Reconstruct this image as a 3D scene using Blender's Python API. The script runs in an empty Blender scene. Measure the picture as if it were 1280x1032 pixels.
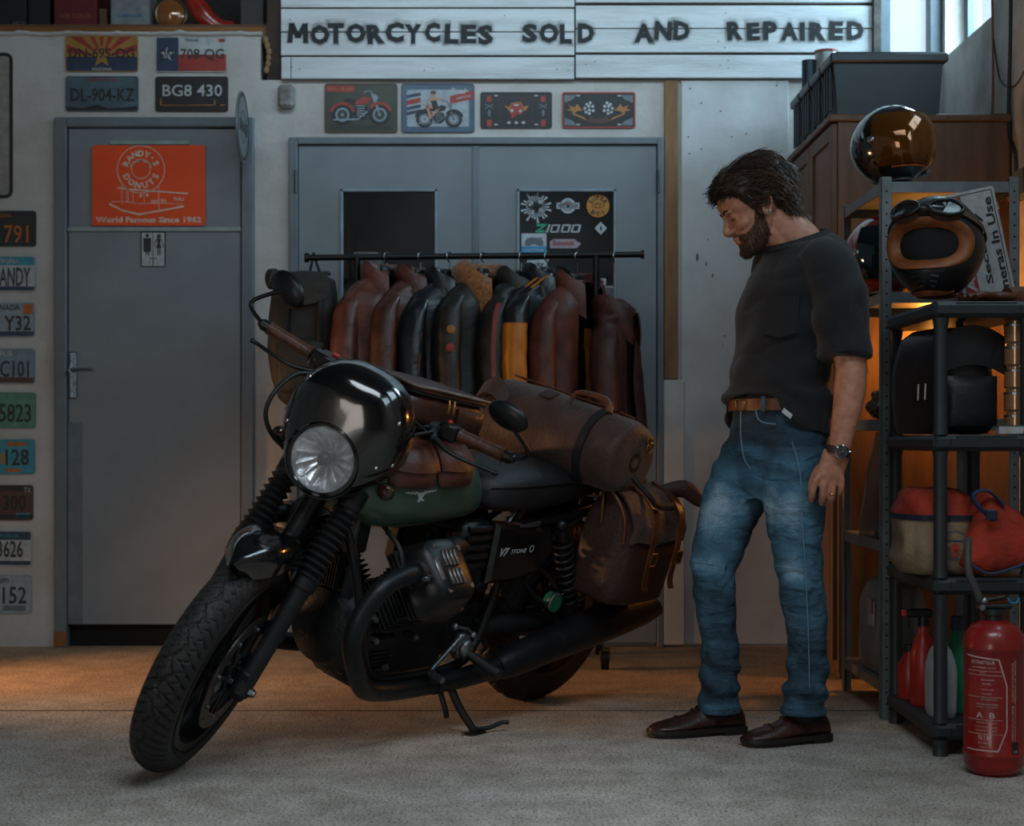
import bpy, bmesh, math, random
from mathutils import Matrix, Vector, noise
random.seed(7)
PI = math.pi
scene = bpy.context.scene
COL = scene.collection
# ------------------------------------------------------------------ camera
cam = bpy.data.cameras.new('camera')
camo = bpy.data.objects.new('camera', cam)
COL.objects.link(camo)
camo.location = (0, -6.667, 0.86)
camo.rotation_euler = (PI/2, 0, 0)
cam.sensor_width = 36.0
cam.lens = 56.25
cam.shift_y = (550-516)/1280.0
cam.clip_start = 0.05
cam.dof.use_dof = True
cam.dof.focus_distance = 4.75
cam.dof.aperture_fstop = 4.0
scene.camera = camo
scene.view_settings.view_transform = 'Standard'
scene.view_settings.look = 'None'
scene.view_settings.gamma = 1
scene.view_settings.use_curve_mapping = False
scene.view_settings.exposure = 0.0
# ------------------------------------------------------------------ world: overcast sky
w = bpy.data.worlds.new('World'); scene.world = w
w.use_nodes = True
bgn = w.node_tree.nodes['Background']
bgn.inputs[0].default_value = (0.66, 0.84, 1.0, 1)
bgn.inputs[1].default_value = 1.0

def area(name, loc, target, sx, sy, power, col, spread=180):
    l = bpy.data.lights.new(name, 'AREA'); l.shape = 'RECTANGLE'; l.size = sx; l.size_y = sy
    l.energy = power; l.color = col; l.spread = math.radians(spread)
    o = bpy.data.objects.new(name, l); COL.objects.link(o); o.location = loc
    o.rotation_euler = (Vector(target)-Vector(loc)).to_track_quat('-Z', 'Y').to_euler()
    return o
# daylight through the high windows of the right wall (panes are at x = 1.90)
area('window_daylight', (2.00, -.34, 2.88), (0, -.34, 2.3), .6, .8, 42, (.52, .81, 1))
area('window_daylight', (2.06, -2.25, 2.90), (0, -1.6, 1.2), 1.5, .8, 24, (.60, .86, 1))
area('window_daylight', (2.06, -4.50, 2.90), (0, -3.6, 1.0), 1.7, .8, 24, (.62, .86, 1))
# daylight through the open garage door behind the camera, to the left
area('door_daylight', (-2.7, -9.3, 1.35), (-.4, 0, .9), 1.7, 2.3, 44, (1, .86, .74))
# fills added overhead for the upper back wall and the foreground floor
area('overhead_fill', (.0, -2.1, 3.40), (.0, .0, 2.80), 2.2, .5, 14.5, (.64, .85, 1), 80)
area('overhead_fill', (.25, -4.9, 3.42), (.25, -4.4, 0), 2.0, 1.0, 38, (.84, .92, 1), 130)
# dim fill added to lift the black store room behind the glazed doors
area('store_room_fill', (-.1, .9, 2.4), (-.1, 1.4, 0), .5, .2, 5, (.8, .9, 1))
# low warm work lamp standing left of the frame
area('work_lamp', (-2.9, -1.05, .62), (.9, -.95, -.15), .25, .25, 9.5, (1, .50, .22), 75)

# ------------------------------------------------------------------ colour and material helpers
def lin(c):
    return c/12.92 if c <= .04045 else ((c+.055)/1.055)**2.4
def hx(s):
    return tuple(lin(int(s[i:i+2], 16)/255) for i in (0, 2, 4))
MATS = {}
def mat(name, col, rough=.6, metal=0., var=.12, scale=12., bump=0., bscale=60., coat=0., trans=0., col2=None, alpha=1., emis=None, es=0., spec=.5, detail=4, sheen=0., lo=.35, hi=.7, aniso=None, ior=1.45):
    if name in MATS: return MATS[name]
    m = bpy.data.materials.new(name); MATS[name] = m
    m.use_nodes = True
    nt = m.node_tree; N = nt.nodes; L = nt.links
    b = N['Principled BSDF']
    c = hx(col) if isinstance(col, str) else col
    b.inputs['Roughness'].default_value = rough
    b.inputs['Metallic'].default_value = metal
    b.inputs['Specular IOR Level'].default_value = spec
    b.inputs['IOR'].default_value = ior
    if coat: b.inputs['Coat Weight'].default_value = coat; b.inputs['Coat Roughness'].default_value = .06
    if trans: b.inputs['Transmission Weight'].default_value = trans
    if sheen: b.inputs['Sheen Weight'].default_value = sheen
    if alpha < 1: b.inputs['Alpha'].default_value = alpha
    if emis:
        b.inputs['Emission Color'].default_value = (*hx(emis), 1); b.inputs['Emission Strength'].default_value = es
    b.inputs['Base Color'].default_value = (*c, 1)
    tc = N.new('ShaderNodeTexCoord'); src = tc.outputs['Object']
    if aniso:
        mp = N.new('ShaderNodeMapping'); mp.inputs['Scale'].default_value = aniso
        L.new(src, mp.inputs[0]); src = mp.outputs[0]
    if var > 0 or col2:
        n = N.new('ShaderNodeTexNoise'); n.inputs['Scale'].default_value = scale; n.inputs['Detail'].default_value = detail
        n.inputs['Roughness'].default_value = .62
        L.new(src, n.inputs['Vector'])
        r = N.new('ShaderNodeValToRGB')
        c2 = hx(col2) if col2 else tuple(x*(1-var*2) for x in c)
        c1 = c if col2 else tuple(min(1, x*(1+var)) for x in c)
        r.color_ramp.elements[0].position = lo; r.color_ramp.elements[1].position = hi
        r.color_ramp.elements[0].color = (*c2, 1); r.color_ramp.elements[1].color = (*c1, 1)
        L.new(n.outputs['Fac'], r.inputs[0]); L.new(r.outputs[0], b.inputs['Base Color'])
    if bump:
        n2 = N.new('ShaderNodeTexNoise'); n2.inputs['Scale'].default_value = bscale; n2.inputs['Detail'].default_value = 5
        L.new(src, n2.inputs['Vector'])
        bp = N.new('ShaderNodeBump'); bp.inputs['Strength'].default_value = bump; bp.inputs['Distance'].default_value = .01
        L.new(n2.outputs['Fac'], bp.inputs['Height']); L.new(bp.outputs[0], b.inputs['Normal'])
    return m
# ------------------------------------------------------------------ mesh builder
def rotm(ax, deg, o=(0, 0, 0)):
    o = Vector(o)
    return Matrix.Translation(o) @ Matrix.Rotation(math.radians(deg), 4, ax) @ Matrix.Translation(-o)
def lookm(p, d, up=(0, 0, 1)):
    """frame at p whose z axis is d"""
    d = Vector(d).normalized(); up = Vector(up)
    if abs(d.dot(up)) > .98: up = Vector((0, 1, 0))
    x = up.cross(d).normalized(); y = d.cross(x)
    m = Matrix.Identity(4)
    for i in range(3): m[i][0] = x[i]; m[i][1] = y[i]; m[i][2] = d[i]; m[i][3] = Vector(p)[i]
    return m
def crom(pts, k=6):
    P = [Vector(p) for p in pts]; out = []
    for i in range(len(P)-1):
        a = P[max(i-1, 0)]; b = P[i]; c = P[i+1]; d = P[min(i+2, len(P)-1)]
        for j in range(k):
            t = j/k
            out.append(.5*((2*b)+(c-a)*t+(2*a-5*b+4*c-d)*t*t+(3*b-3*c+d-a)*t**3))
    out.append(P[-1]); return out
def mw(o):
    return (mw(o.parent) if o.parent else Matrix.Identity(4)) @ o.matrix_basis
class MB:
    def __init__(s, T=None): s.v = []; s.f = []; s.T = T; s.nadd = 0
    def add(s, vs, fs, T=None):
        s.nadd += 1; b = len(s.v); M = T
        if s.T is not None: M = s.T @ T if T is not None else s.T
        if M is None: s.v += [Vector(p) for p in vs]
        else: s.v += [M @ Vector(p) for p in vs]
        s.f += [tuple(b+i for i in f) for f in fs]
        return s
    def box(s, x0, x1, y0, y1, z0, z1, ch=0., T=None):
        if x0 > x1: x0, x1 = x1, x0
        if y0 > y1: y0, y1 = y1, y0
        if z0 > z1: z0, z1 = z1, z0
        if ch <= 0:
            vs = [(x, y, z) for x in (x0, x1) for y in (y0, y1) for z in (z0, z1)]
            return s.add(vs, [(0, 1, 3, 2), (4, 6, 7, 5), (0, 4, 5, 1), (2, 3, 7, 6), (0, 2, 6, 4), (1, 5, 7, 3)], T)
        ch = min(ch, (x1-x0)*.49, (y1-y0)*.49, (z1-z0)*.49)
        vs = []; idx = {}
        for i, x in enumerate((x0, x1)):
            for j, y in enumerate((y0, y1)):
                for k, z in enumerate((z0, z1)):
                    sx = ch if i == 0 else -ch; sy = ch if j == 0 else -ch; sz = ch if k == 0 else -ch
                    for a in range(3):
                        idx[(i, j, k, a)] = len(vs)
                        vs.append((x+(0 if a == 0 else sx), y+(0 if a == 1 else sy), z+(0 if a == 2 else sz)))
        fs = []
        for a in range(3):
            b, c = (a+1) % 3, (a+2) % 3
            for e in (0, 1):
                q = []
                for (p, r) in ((0, 0), (1, 0), (1, 1), (0, 1)):
                    k = [0, 0, 0]; k[a] = e; k[b] = p; k[c] = r; q.append(idx[(k[0], k[1], k[2], a)])
                fs.append(tuple(q if e else q[::-1]))
        for a in range(3):
            b, c = (a+1) % 3, (a+2) % 3
            for p in (0, 1):
                for r in (0, 1):
                    k0 = [0, 0, 0]; k0[b] = p; k0[c] = r; k1 = list(k0); k1[a] = 1
                    q = [idx[(*k0, b)], idx[(*k1, b)], idx[(*k1, c)], idx[(*k0, c)]]
                    fs.append(tuple(q if (p+r) % 2 == 0 else q[::-1]))
        for i in (0, 1):
            for j in (0, 1):
                for k in (0, 1):
                    q = [idx[(i, j, k, 0)], idx[(i, j, k, 1)], idx[(i, j, k, 2)]]
                    fs.append(tuple(q if (i+j+k) % 2 else q[::-1]))
        return s.add(vs, fs, T)
    def loft(s, rings, cap=True, T=None, closed=True, loop=False):
        n = len(rings[0]); vs = [p for r in rings for p in r]; fs = []
        m = len(rings)
        for i in range(m if loop else m-1):
            for j in range(n if closed else n-1):
                a = i*n+j; b = i*n+(j+1) % n; i2 = (i+1) % m
                fs.append((a, b, i2*n+(j+1) % n, i2*n+j))
        if cap and not loop and closed:
            fs.append(tuple(range(n))[::-1]); fs.append(tuple(range((m-1)*n, m*n)))
        return s.add(vs, fs, T)
    def tube(s, pts, r, n=10, k=0, T=None, cap=True, sx=1., up=(0, 0, 1)):
        P = crom(pts, k) if k else [Vector(p) for p in pts]
        m = len(P)
        if callable(r): R = [r(i/(m-1)) for i in range(m)]
        elif isinstance(r, (list, tuple)):
            R = []
            for i in range(m):
                t = i/(m-1)*(len(r)-1); a = min(int(t), len(r)-2); R.append(r[a]+(r[a+1]-r[a])*(t-a))
        else: R = [r]*m
        rings = []; nx = None
        for i in range(m):
            d = (P[min(i+1, m-1)]-P[max(i-1, 0)])
            if d.length < 1e-9: d = Vector((0, 0, 1))
            d.normalize()
            if nx is None:
                u = Vector(up)
                if abs(d.dot(u)) > .95: u = Vector((1, 0, 0)) if abs(d.x) < .9 else Vector((0, 1, 0))
                nx = u.cross(d).normalized()
            else:
                nx = (nx-d*nx.dot(d)).normalized()
            ny = d.cross(nx)
            rings.append([P[i]+(nx*math.cos(a)*sx+ny*math.sin(a))*R[i] for a in [2*PI*j/n for j in range(n)]])
        return s.loft(rings, cap, T)
    def lathe(s, prof, T=None, n=24, cap=True):
        rings = [[(r*math.cos(2*PI*j/n), r*math.sin(2*PI*j/n), z) for j in range(n)] for r, z in prof]
        return s.loft(rings, cap, T)
    def cyl(s, a, b, r, n=14, r2=None, T=None):
        a = Vector(a); b = Vector(b); L = (b-a).length
        M = lookm(a, b-a)
        if T is not None: M = T @ M
        return s.lathe([(r, 0), (r if r2 is None else r2, L)], M, n)
    def ell(s, c, rx, ry=None, rz=None, T=None, n=16, m=10):
        ry = rx if ry is None else ry; rz = rx if rz is None else rz
        rings = []
        for i in range(m+1):
            a = PI*(i/m)-PI/2; a = max(min(a, PI/2-1e-3), -PI/2+1e-3)
            rings.append([(c[0]+rx*math.cos(a)*math.cos(2*PI*j/n), c[1]+ry*math.cos(a)*math.sin(2*PI*j/n), c[2]+rz*math.sin(a)) for j in range(n)])
        return s.loft(rings, True, T)
    def torus(s, R, r, T=None, n=32, k=10, a0=0, a1=2*PI, sz=1.):
        full = abs(a1-a0-2*PI) < 1e-6
        c = n if full else n+1; rings = []
        for i in range(c):
            a = a0+(a1-a0)*i/n
            rings.append([((R+r*math.cos(b))*math.cos(a), (R+r*math.cos(b))*math.sin(a), r*sz*math.sin(b)) for b in [2*PI*j/k for j in range(k)]])
        return s.loft(rings, True, T, loop=full)
    def prism(s, poly, h0, h1, T=None):
        """poly in xy, extruded in z"""
        n = len(poly)
        vs = [(x, y, h0) for x, y in poly]+[(x, y, h1) for x, y in poly]
        fs = [tuple(range(n))[::-1], tuple(range(n, 2*n))]+[(i, (i+1) % n, n+(i+1) % n, n+i) for i in range(n)]
        return s.add(vs, fs, T)
    def grid(s, fn, nu, nv, T=None, thick=0.):
        vs = [Vector(fn(i/nu, j/nv)) for i in range(nu+1) for j in range(nv+1)]
        W = nv+1
        fs = [(i*W+j, (i+1)*W+j, (i+1)*W+j+1, i*W+j+1) for i in range(nu) for j in range(nv)]
        if thick:
            N = len(vs); nr = []
            for i in range(nu+1):
                for j in range(nv+1):
                    a = vs[min(i+1, nu)*W+j]-vs[max(i-1, 0)*W+j]; b = vs[i*W+min(j+1, nv)]-vs[i*W+max(j-1, 0)]
                    c = a.cross(b); nr.append(c.normalized() if c.length > 1e-12 else Vector((0, 0, 1)))
            vs = vs+[vs[i]-nr[i]*thick for i in range(N)]
            fs = fs+[(d+N, c+N, b+N, a+N) for a, b, c, d in fs]
            for i in range(nu):
                fs += [(i*W, i*W+N, (i+1)*W+N, (i+1)*W), ((i+1)*W+nv, (i+1)*W+nv+N, i*W+nv+N, i*W+nv)]
            for j in range(nv):
                fs += [(j+1, j+1+N, j+N, j), (nu*W+j, nu*W+j+N, nu*W+j+1+N, nu*W+j+1)]
        return s.add(vs, fs, T)
    def build(s, name, m, parent=None, sm=35, world=True, me_only=False):
        me = bpy.data.meshes.new(name)
        vs = s.v
        o = None; loc = Vector((0, 0, 0))
        if parent is not None:
            if world:
                I = mw(parent).inverted(); vs = [I @ p for p in vs]
        else:
            xs = [p.x for p in vs]; ys = [p.y for p in vs]; zs = [p.z for p in vs]
            loc = Vector(((min(xs)+max(xs))/2, (min(ys)+max(ys))/2, min(zs)))
            vs = [p-loc for p in vs]
        me.from_pydata([tuple(p) for p in vs], [], s.f)
        bm = bmesh.new(); bm.from_mesh(me); bmesh.ops.recalc_face_normals(bm, faces=bm.faces[:]); bm.to_mesh(me); bm.free()
        if sm:
            me.shade_smooth(); me.set_sharp_from_angle(angle=math.radians(sm))
        me.materials.append(m)
        o = bpy.data.objects.new(name, me); COL.objects.link(o)
        o.location = loc
        if parent is not None: o.parent = parent
        return o
def tag(o, label=None, cat=None, group=None, kind=None):
    if label: o['label'] = label
    if cat: o['category'] = cat
    if group: o['group'] = group
    if kind: o['kind'] = kind
    return o
def thing(name, label, cat, loc=(0, 0, 0), rz=0., group=None):
    o = bpy.data.objects.new(name, None); COL.objects.link(o); o.empty_display_size = .1
    o.location = loc; o.rotation_euler = (0, 0, math.radians(rz))
    return tag(o, label, cat, group)
def struct(name, mb, m, sm=35):
    return tag(mb.build(name, m, None, sm), kind='structure')
def at(px, py, Y):
    s = 2000/(Y+6.667); return Vector(((px-640)/s, Y, .86+(550-py)/s))
def WX(px): return (px-640)/300.0
def WZ(py): return .86+(550-py)/300.0
FT = {}
def text(mb, s, size, T, ext=.0008, offset=0., spacing=1., cx=True, shear=0., sx=1.):
    """extruded lettering: reading along local x, up local y, facing local z"""
    key = (s, round(offset/size, 3), spacing, shear)
    if key not in FT:
        c = bpy.data.curves.new('t', 'FONT'); c.body = s; c.size = 1; c.extrude = 0; c.offset = offset/size
        c.space_character = spacing; c.shear = shear; c.resolution_u = 2; c.fill_mode = 'FRONT'
        o = bpy.data.objects.new('t', c); COL.objects.link(o)
        dg = bpy.context.evaluated_depsgraph_get()
        me = bpy.data.meshes.new_from_object(o.evaluated_get(dg))
        FT[key] = ([tuple(v.co) for v in me.vertices], [tuple(p.vertices) for p in me.polygons])
        bpy.data.objects.remove(o); bpy.data.curves.remove(c); bpy.data.meshes.remove(me)
    vs, fs = FT[key]
    if not vs: return mb
    x0 = min(v[0] for v in vs); x1 = max(v[0] for v in vs)
    y0 = min(v[1] for v in vs); y1 = max(v[1] for v in vs)
    k = size
    ox = (x0+x1)/2 if cx else x0; oy = (y0+y1)/2
    n = len(vs)
    V = [((v[0]-ox)*k*sx, (v[1]-oy)*k, ext) for v in vs]
    mb.add(V, fs, T)
    return mb
def textw(s, size=1.):
    text(MB(), s, 1, None)
    vs = FT[(s, 0.0, 1., 0.)][0]; return max(v[0] for v in vs)-min(v[0] for v in vs)
def fit(mb, s, w, h, T, ext=.0008, bold=0., shear=0.):
    """lettering stretched to w by h metres"""
    text(MB(), s, 1, None, offset=bold, shear=shear)
    vs = FT[(s, round(bold, 3), 1., shear)][0]
    ww = max(v[0] for v in vs)-min(v[0] for v in vs); hh = max(v[1] for v in vs)-min(v[1] for v in vs)
    k = h/hh
    return text(mb, s, k, T, ext, offset=bold*k, shear=shear, sx=w/(ww*k))
def wallT(x, z, y=-.001, rot=0.):
    """frame on a plane facing -Y: local x right, local y up, local z to the camera"""
    return Matrix.Translation((x, y, z)) @ Matrix.Rotation(PI/2, 4, 'X') @ Matrix.Rotation(math.radians(rot), 4, 'Z')
def shot(name, me_obj, parent): pass
# ------------------------------------------------------------------ materials of the room
m_wall = mat('white_plaster', 'b4b2af', .85, var=.05, scale=3.5, bump=.25, bscale=45, col2='9d9891', lo=.25, hi=.6)
m_wallr = mat('grey_plaster', 'c6c2bc', .9, var=.08, scale=2.5, bump=.3, bscale=40, col2='8a8680', lo=.3, hi=.6)
m_board = mat('white_wallboard', 'b2b5b6', .8, scale=2.2, bump=.12, bscale=30, col2='9a9896', lo=.3, hi=.6)
m_grey = mat('grey_door_paint', '737b80', .5, scale=5, bump=.03, bscale=90, col2='6b7277')
m_frame = mat('grey_frame_paint', '646d74', .55, scale=8, bump=.05, col2='5a6268')
m_dark = mat('dark_void', '0b0d0f', .9, var=.1)
m_glass = mat('door_glass', 'ffffff', .03, trans=1., var=0, spec=.5)
m_white = mat('clear_window_glass', 'ffffff', .04, var=0, alpha=.10)
m_wood = mat('brown_wood', '7a5538', .6, scale=3, bump=.2, bscale=25, col2='573720', aniso=(9, 9, 1))
m_woodh = mat('orange_wood', '8a5a24', .6, scale=3, bump=.2, bscale=25, col2='63390f', aniso=(1, 9, 9))
m_plank = mat('white_painted_plank', 'bcc1c3', .7, scale=2.5, bump=.25, bscale=22, col2='a2a5a6', aniso=(1, 6, 9), lo=.3, hi=.6)
m_black = mat('black_plastic', '14161a', .5, var=.1)
m_metal = mat('bare_metal', '8d9296', .35, 1., var=.1)

# floor : speckled concrete with a slab joint
def floor_mat(nm='concrete_floor', ca='a39e96', cb='c9c4bc'):
    m = bpy.data.materials.new(nm); m.use_nodes = True
    nt = m.node_tree; N = nt.nodes; L = nt.links; b = N['Principled BSDF']
    tc = N.new('ShaderNodeTexCoord')
    def noi(sc, det, lo, hi, c0, c1):
        n = N.new('ShaderNodeTexNoise'); n.inputs['Scale'].default_value = sc; n.inputs['Detail'].default_value = det
        L.new(tc.outputs['Object'], n.inputs['Vector'])
        r = N.new('ShaderNodeValToRGB'); r.color_ramp.elements[0].position = lo; r.color_ramp.elements[1].position = hi
        r.color_ramp.elements[0].color = (*c0, 1); r.color_ramp.elements[1].color = (*c1, 1)
        L.new(n.outputs['Fac'], r.inputs[0]); return r.outputs[0], n.outputs['Fac']
    def mix(a, b_, t='MULTIPLY'):
        x = N.new('ShaderNodeMix'); x.data_type = 'RGBA'; x.blend_type = t; x.inputs[0].default_value = 1
        L.new(a, x.inputs[6]); L.new(b_, x.inputs[7]); return x.outputs[2]
    big, _ = noi(1.3, 5, .3, .7, hx(ca), hx(cb))
    mid, _ = noi(9, 6, .35, .65, (.72, .70, .68), (1, 1, 1))
    fine, fv = noi(150, 3, .39, .50, (.36, .35, .34), (1, 1, 1))
    grit, gv = noi(75, 4, .30, .48, (.5, .48, .46), (1, 1, 1))
    c = mix(mix(mix(big, mid), fine), grit)
    # lamp glow near the back wall painted into the floor as a brown tint
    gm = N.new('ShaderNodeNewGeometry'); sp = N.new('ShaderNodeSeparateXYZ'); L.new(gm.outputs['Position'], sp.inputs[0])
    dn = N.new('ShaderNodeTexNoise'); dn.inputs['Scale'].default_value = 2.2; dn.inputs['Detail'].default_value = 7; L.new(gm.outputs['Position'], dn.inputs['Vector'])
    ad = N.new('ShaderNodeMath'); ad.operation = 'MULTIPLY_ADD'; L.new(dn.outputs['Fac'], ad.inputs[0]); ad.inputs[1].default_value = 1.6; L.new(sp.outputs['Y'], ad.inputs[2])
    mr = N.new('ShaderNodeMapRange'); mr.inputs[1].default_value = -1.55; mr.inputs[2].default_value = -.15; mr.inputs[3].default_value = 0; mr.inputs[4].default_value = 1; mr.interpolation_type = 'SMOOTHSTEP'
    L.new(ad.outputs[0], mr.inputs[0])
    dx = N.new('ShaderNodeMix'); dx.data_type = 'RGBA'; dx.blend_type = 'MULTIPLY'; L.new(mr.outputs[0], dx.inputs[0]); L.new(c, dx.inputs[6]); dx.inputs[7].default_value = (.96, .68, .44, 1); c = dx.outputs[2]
    L.new(c, b.inputs['Base Color']); b.inputs['Roughness'].default_value = .78
    bp = N.new('ShaderNodeBump'); bp.inputs['Strength'].default_value = .5; bp.inputs['Distance'].default_value = .004
    L.new(gv, bp.inputs['Height']); L.new(bp.outputs[0], b.inputs['Normal'])
    return m
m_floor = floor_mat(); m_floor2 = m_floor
JY = 2000/((888-550)/.86)-6.667   # slab joint row
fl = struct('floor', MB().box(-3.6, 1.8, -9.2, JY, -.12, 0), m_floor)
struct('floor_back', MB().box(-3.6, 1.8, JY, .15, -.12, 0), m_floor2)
tag(MB().box(-3.6, 1.8, JY-.004, JY+.004, 0, .0012).build('slab_joint', mat('joint_dirt', '2e2a26', .95), fl, 0), 'dark slab joint running across the concrete')
struct('ceiling', MB().box(-3.75, 1.95, -9.2, .15, 3.5, 3.65), mat('dark_ceiling', '4a4a4a', .9))
struct('wall_left', MB().box(-3.75, -3.6, -9.2, .15, 0, 3.5), m_wallr)
F = MB(); F.box(-3.75, -3.5, -9.35, -9.2, 0, 3.5); F.box(-1.9, 1.95, -9.35, -9.2, 0, 3.5); F.box(-3.5, -1.9, -9.35, -9.2, 2.5, 3.5)
struct('wall_front', F, m_wallr)
# ---- back wall with its openings
X0, X1, X2, X3 = WX(70), WX(318), WX(362), WX(829)
W = MB()
W.box(-3.6, X0, 0, .15, 0, 2.545)
W.box(X0, X1, 0, .15, WZ(148), 2.545)
W.box(X1, X2, 0, .15, 0, 2.36)
W.box(X1, WX(326), 0, .15, 2.36, 2.545)
W.box(X2, X3, 0, .15, WZ(172), 2.36)
W.box(X3, WX(1100), .0, .15, 0, 3.5)
W.box(WX(1100), 1.8, .0, .15, 0, 2.44)
W.box(WX(1100), 1.8, .0, .15, 3.3, 3.5)
W.box(WX(352), X3, .02, .15, 2.36, 3.5)
wall_back = struct('wall_back', W, m_wall)
# rough plaster lip along the top of the left wall part
lip = MB()
def lipf(u, v):
    x = -2.16+u*(WX(328)+2.16)
    h = noise.noise(Vector((x*9, 1, 3)))*.020+noise.noise(Vector((x*27, 5, 3)))*.010
    a = v*PI
    return (x, .02-math.sin(a)*.035, 2.535+(1-math.cos(a))*.0*1+math.sin(a)*0+(.030+h)*v)
lip.grid(lipf, 120, 6, thick=.02)
tag(lip.build('plaster_edge', m_wall, wall_back), 'ragged foam edge along the wall top')
# right wall with high windows
R = MB()
wins = [(-.66, -.02), (-3.05, -1.45), (-5.4, -3.6)]
R.box(1.8, 1.95, -9.2, .15, 0, 2.45); R.box(1.8, 1.95, -9.2, .15, 3.3, 3.5)
R.box(1.8, 1.95, -9.2, -5.4, 2.45, 3.3); R.box(1.8, 1.95, -3.6, -3.05, 2.45, 3.3); R.box(1.8, 1.95, -1.45, -.66, 2.45, 3.3); R.box(1.8, 1.95, -.02, .15, 2.45, 3.3)
wall_right = struct('wall_right', R, m_wallr)
m_alu = mat('grey_window_frame', '5d6a72', .5, .0, var=.08)
for i, (a, b) in enumerate(wins):
    f = MB()
    f.box(1.88, 1.93, a, a+.05, 2.45, 3.3); f.box(1.88, 1.93, b-.05, b, 2.45, 3.3)
    f.box(1.88, 1.93, a, b, 3.25, 3.3); f.box(1.88, 1.93, a, b, 2.45, 2.462)
    if b-a > 1: f.box(1.885, 1.925, (a+b)/2-.02, (a+b)/2+.02, 2.45, 3.3)
    wo = struct('window_%d' % (i+1), f, m_alu)
    MB().box(1.90, 1.904, a+.05, b-.05, 2.46, 3.25).build('pane', m_white, wo, 0)
    if i == 0:
        MB().box(1.84, 1.90, a+.10, a+.135, 2.475, 2.53, .004).build('window_latch', m_alu, wo)
f = MB()
f.box(WX(1097), WX(1115), .03, .10, 2.44, 3.3); f.box(WX(1165), WX(1178), .02, .10, 2.44, 3.3)
f.box(WX(1097), 1.8, .03, .10, 3.24, 3.3); f.box(WX(1097), 1.8, .03, .10, 2.43, 2.447)
wo = struct('window_4', f, m_alu)
MB().box(WX(1115), WX(1165), .06, .064, 2.447, 3.24).build('pane', m_white, wo, 0)
# small plaster wear marks : recessed nail holes and stains on the wall right of the double door
# brown upright board and white wallboards right of the double door
tag(MB().box(WX(830), WX(847), -.022, -.002, WZ(474), WZ(102), .002).build('upright_board', mat('bare_brown_board', '80603e', .7, scale=4, bump=.2, col2='6a4a2c', aniso=(12, 12, 1.5))),
    'bare brown upright board fixed right of the grey double door', 'board')
t = struct('trim_1', MB().box(WX(829), WX(855), -.03, -.002, 0.01, WZ(475), .004), m_wall)
t = struct('trim_2', MB().box(WX(851), 1.15, -.018, -.002, .012, WZ(102), .003), m_board)
for (px, py) in ((862, 112), (900, 140), (860, 172), (876, 187), (914, 172), (876, 130), (932, 168), (861, 193), (970, 108), (884, 300), (905, 420)):
    MB().cyl((WX(px), -.0205, WZ(py)), (WX(px), -.017, WZ(py)), .0032, 8).build('nail_head', mat('nail_iron', '3c3835', .7), t)
for (px, py, a, b) in ((871, 322, .006, .017), (882, 330, .004, .011), (890, 345, .004, .009), (903, 432, .004, .003)):
    MB().ell((WX(px), -.0178, WZ(py)), a, .0008, b, n=10, m=6).build('scuff_mark', mat('scuff', '5e564d', .8), t)
struct('trim_3', MB().box(WX(1088), WX(1099), -.05, -.001, 2.36, 3.3, .004), mat('weathered_wood', '5a5550', .8, col2='2f2a26', scale=14))
# cornerd small lamp box / stain boss at left of the planks
bx = MB(); bx.box(WX(349), WX(369), -.05, -.001, WZ(137), WZ(108), .012)
tag(bx.build('sensor_box', mat('dirty_white_box', '8c8a88', .6, scale=20, col2='5f5a56')), 'small dirty white box on the wall below the left end of the planks', 'sensor')
# ---- floor-level dark skirting gap below door and base plaster lumps
# ------------------------------------------------------------------ single door (door_1)
d = MB()
d.box(X0, WX(85), -.03, .10, 0.0, WZ(148), .004); d.box(WX(303), X1, -.03, .10, 0.0, WZ(148), .004)
d.box(WX(85), WX(303), -.03, .10, WZ(160), WZ(148), .004)
door1 = struct('door_1', d, m_frame)
leaf = MB().box(WX(86.5), WX(301.5), -.012, .045, WZ(780), WZ(161.5), .003).build('door_leaf', m_grey, door1)
MB().box(WX(80), WX(303), .03, .10, 0, WZ(780)).build('dark_gap', m_dark, door1)
s = MB().box(WX(86), WX(302), -.022, -.012, WZ(289.5), WZ(284.5), .001).build('ledge_strip', mat('pale_green_strip', '86938f', .5), leaf)
s = MB().box(WX(139), WX(238), -.020, -.012, WZ(181.5), WZ(176.5), .001).build('ledge_strip', MATS['pale_green_strip'], leaf)
s = MB().box(WX(86), WX(104), -.0145, -.0118, WZ(779), WZ(528), .0005).build('edge_plate', mat('bluer_grey', '5b656e', .5), leaf)
h = MB().box(WX(88), WX(98), -.022, -.011, WZ(498), WZ(440), .004); h.cyl((WX(93), -.022, WZ(463)), (WX(93), -.06, WZ(463)), .008)
h.tube([(WX(93), -.058, WZ(463)), (WX(100), -.06, WZ(462.5)), (WX(119), -.06, WZ(462.5))], .006, 8)
h.cyl((WX(93), -.026, WZ(482)), (WX(93), -.018, WZ(482)), .007)
h.build('door_handle', mat('worn_steel', '6c7a83', .35, .9, scale=40, bump=.3), leaf)
o = MB()
o.box(X0, WX(85), -.034, -.03, WZ(806), WZ(788))
o.build('bare_wood_corner', mat('raw_wood', '84512c', .8, scale=30), door1)
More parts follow.
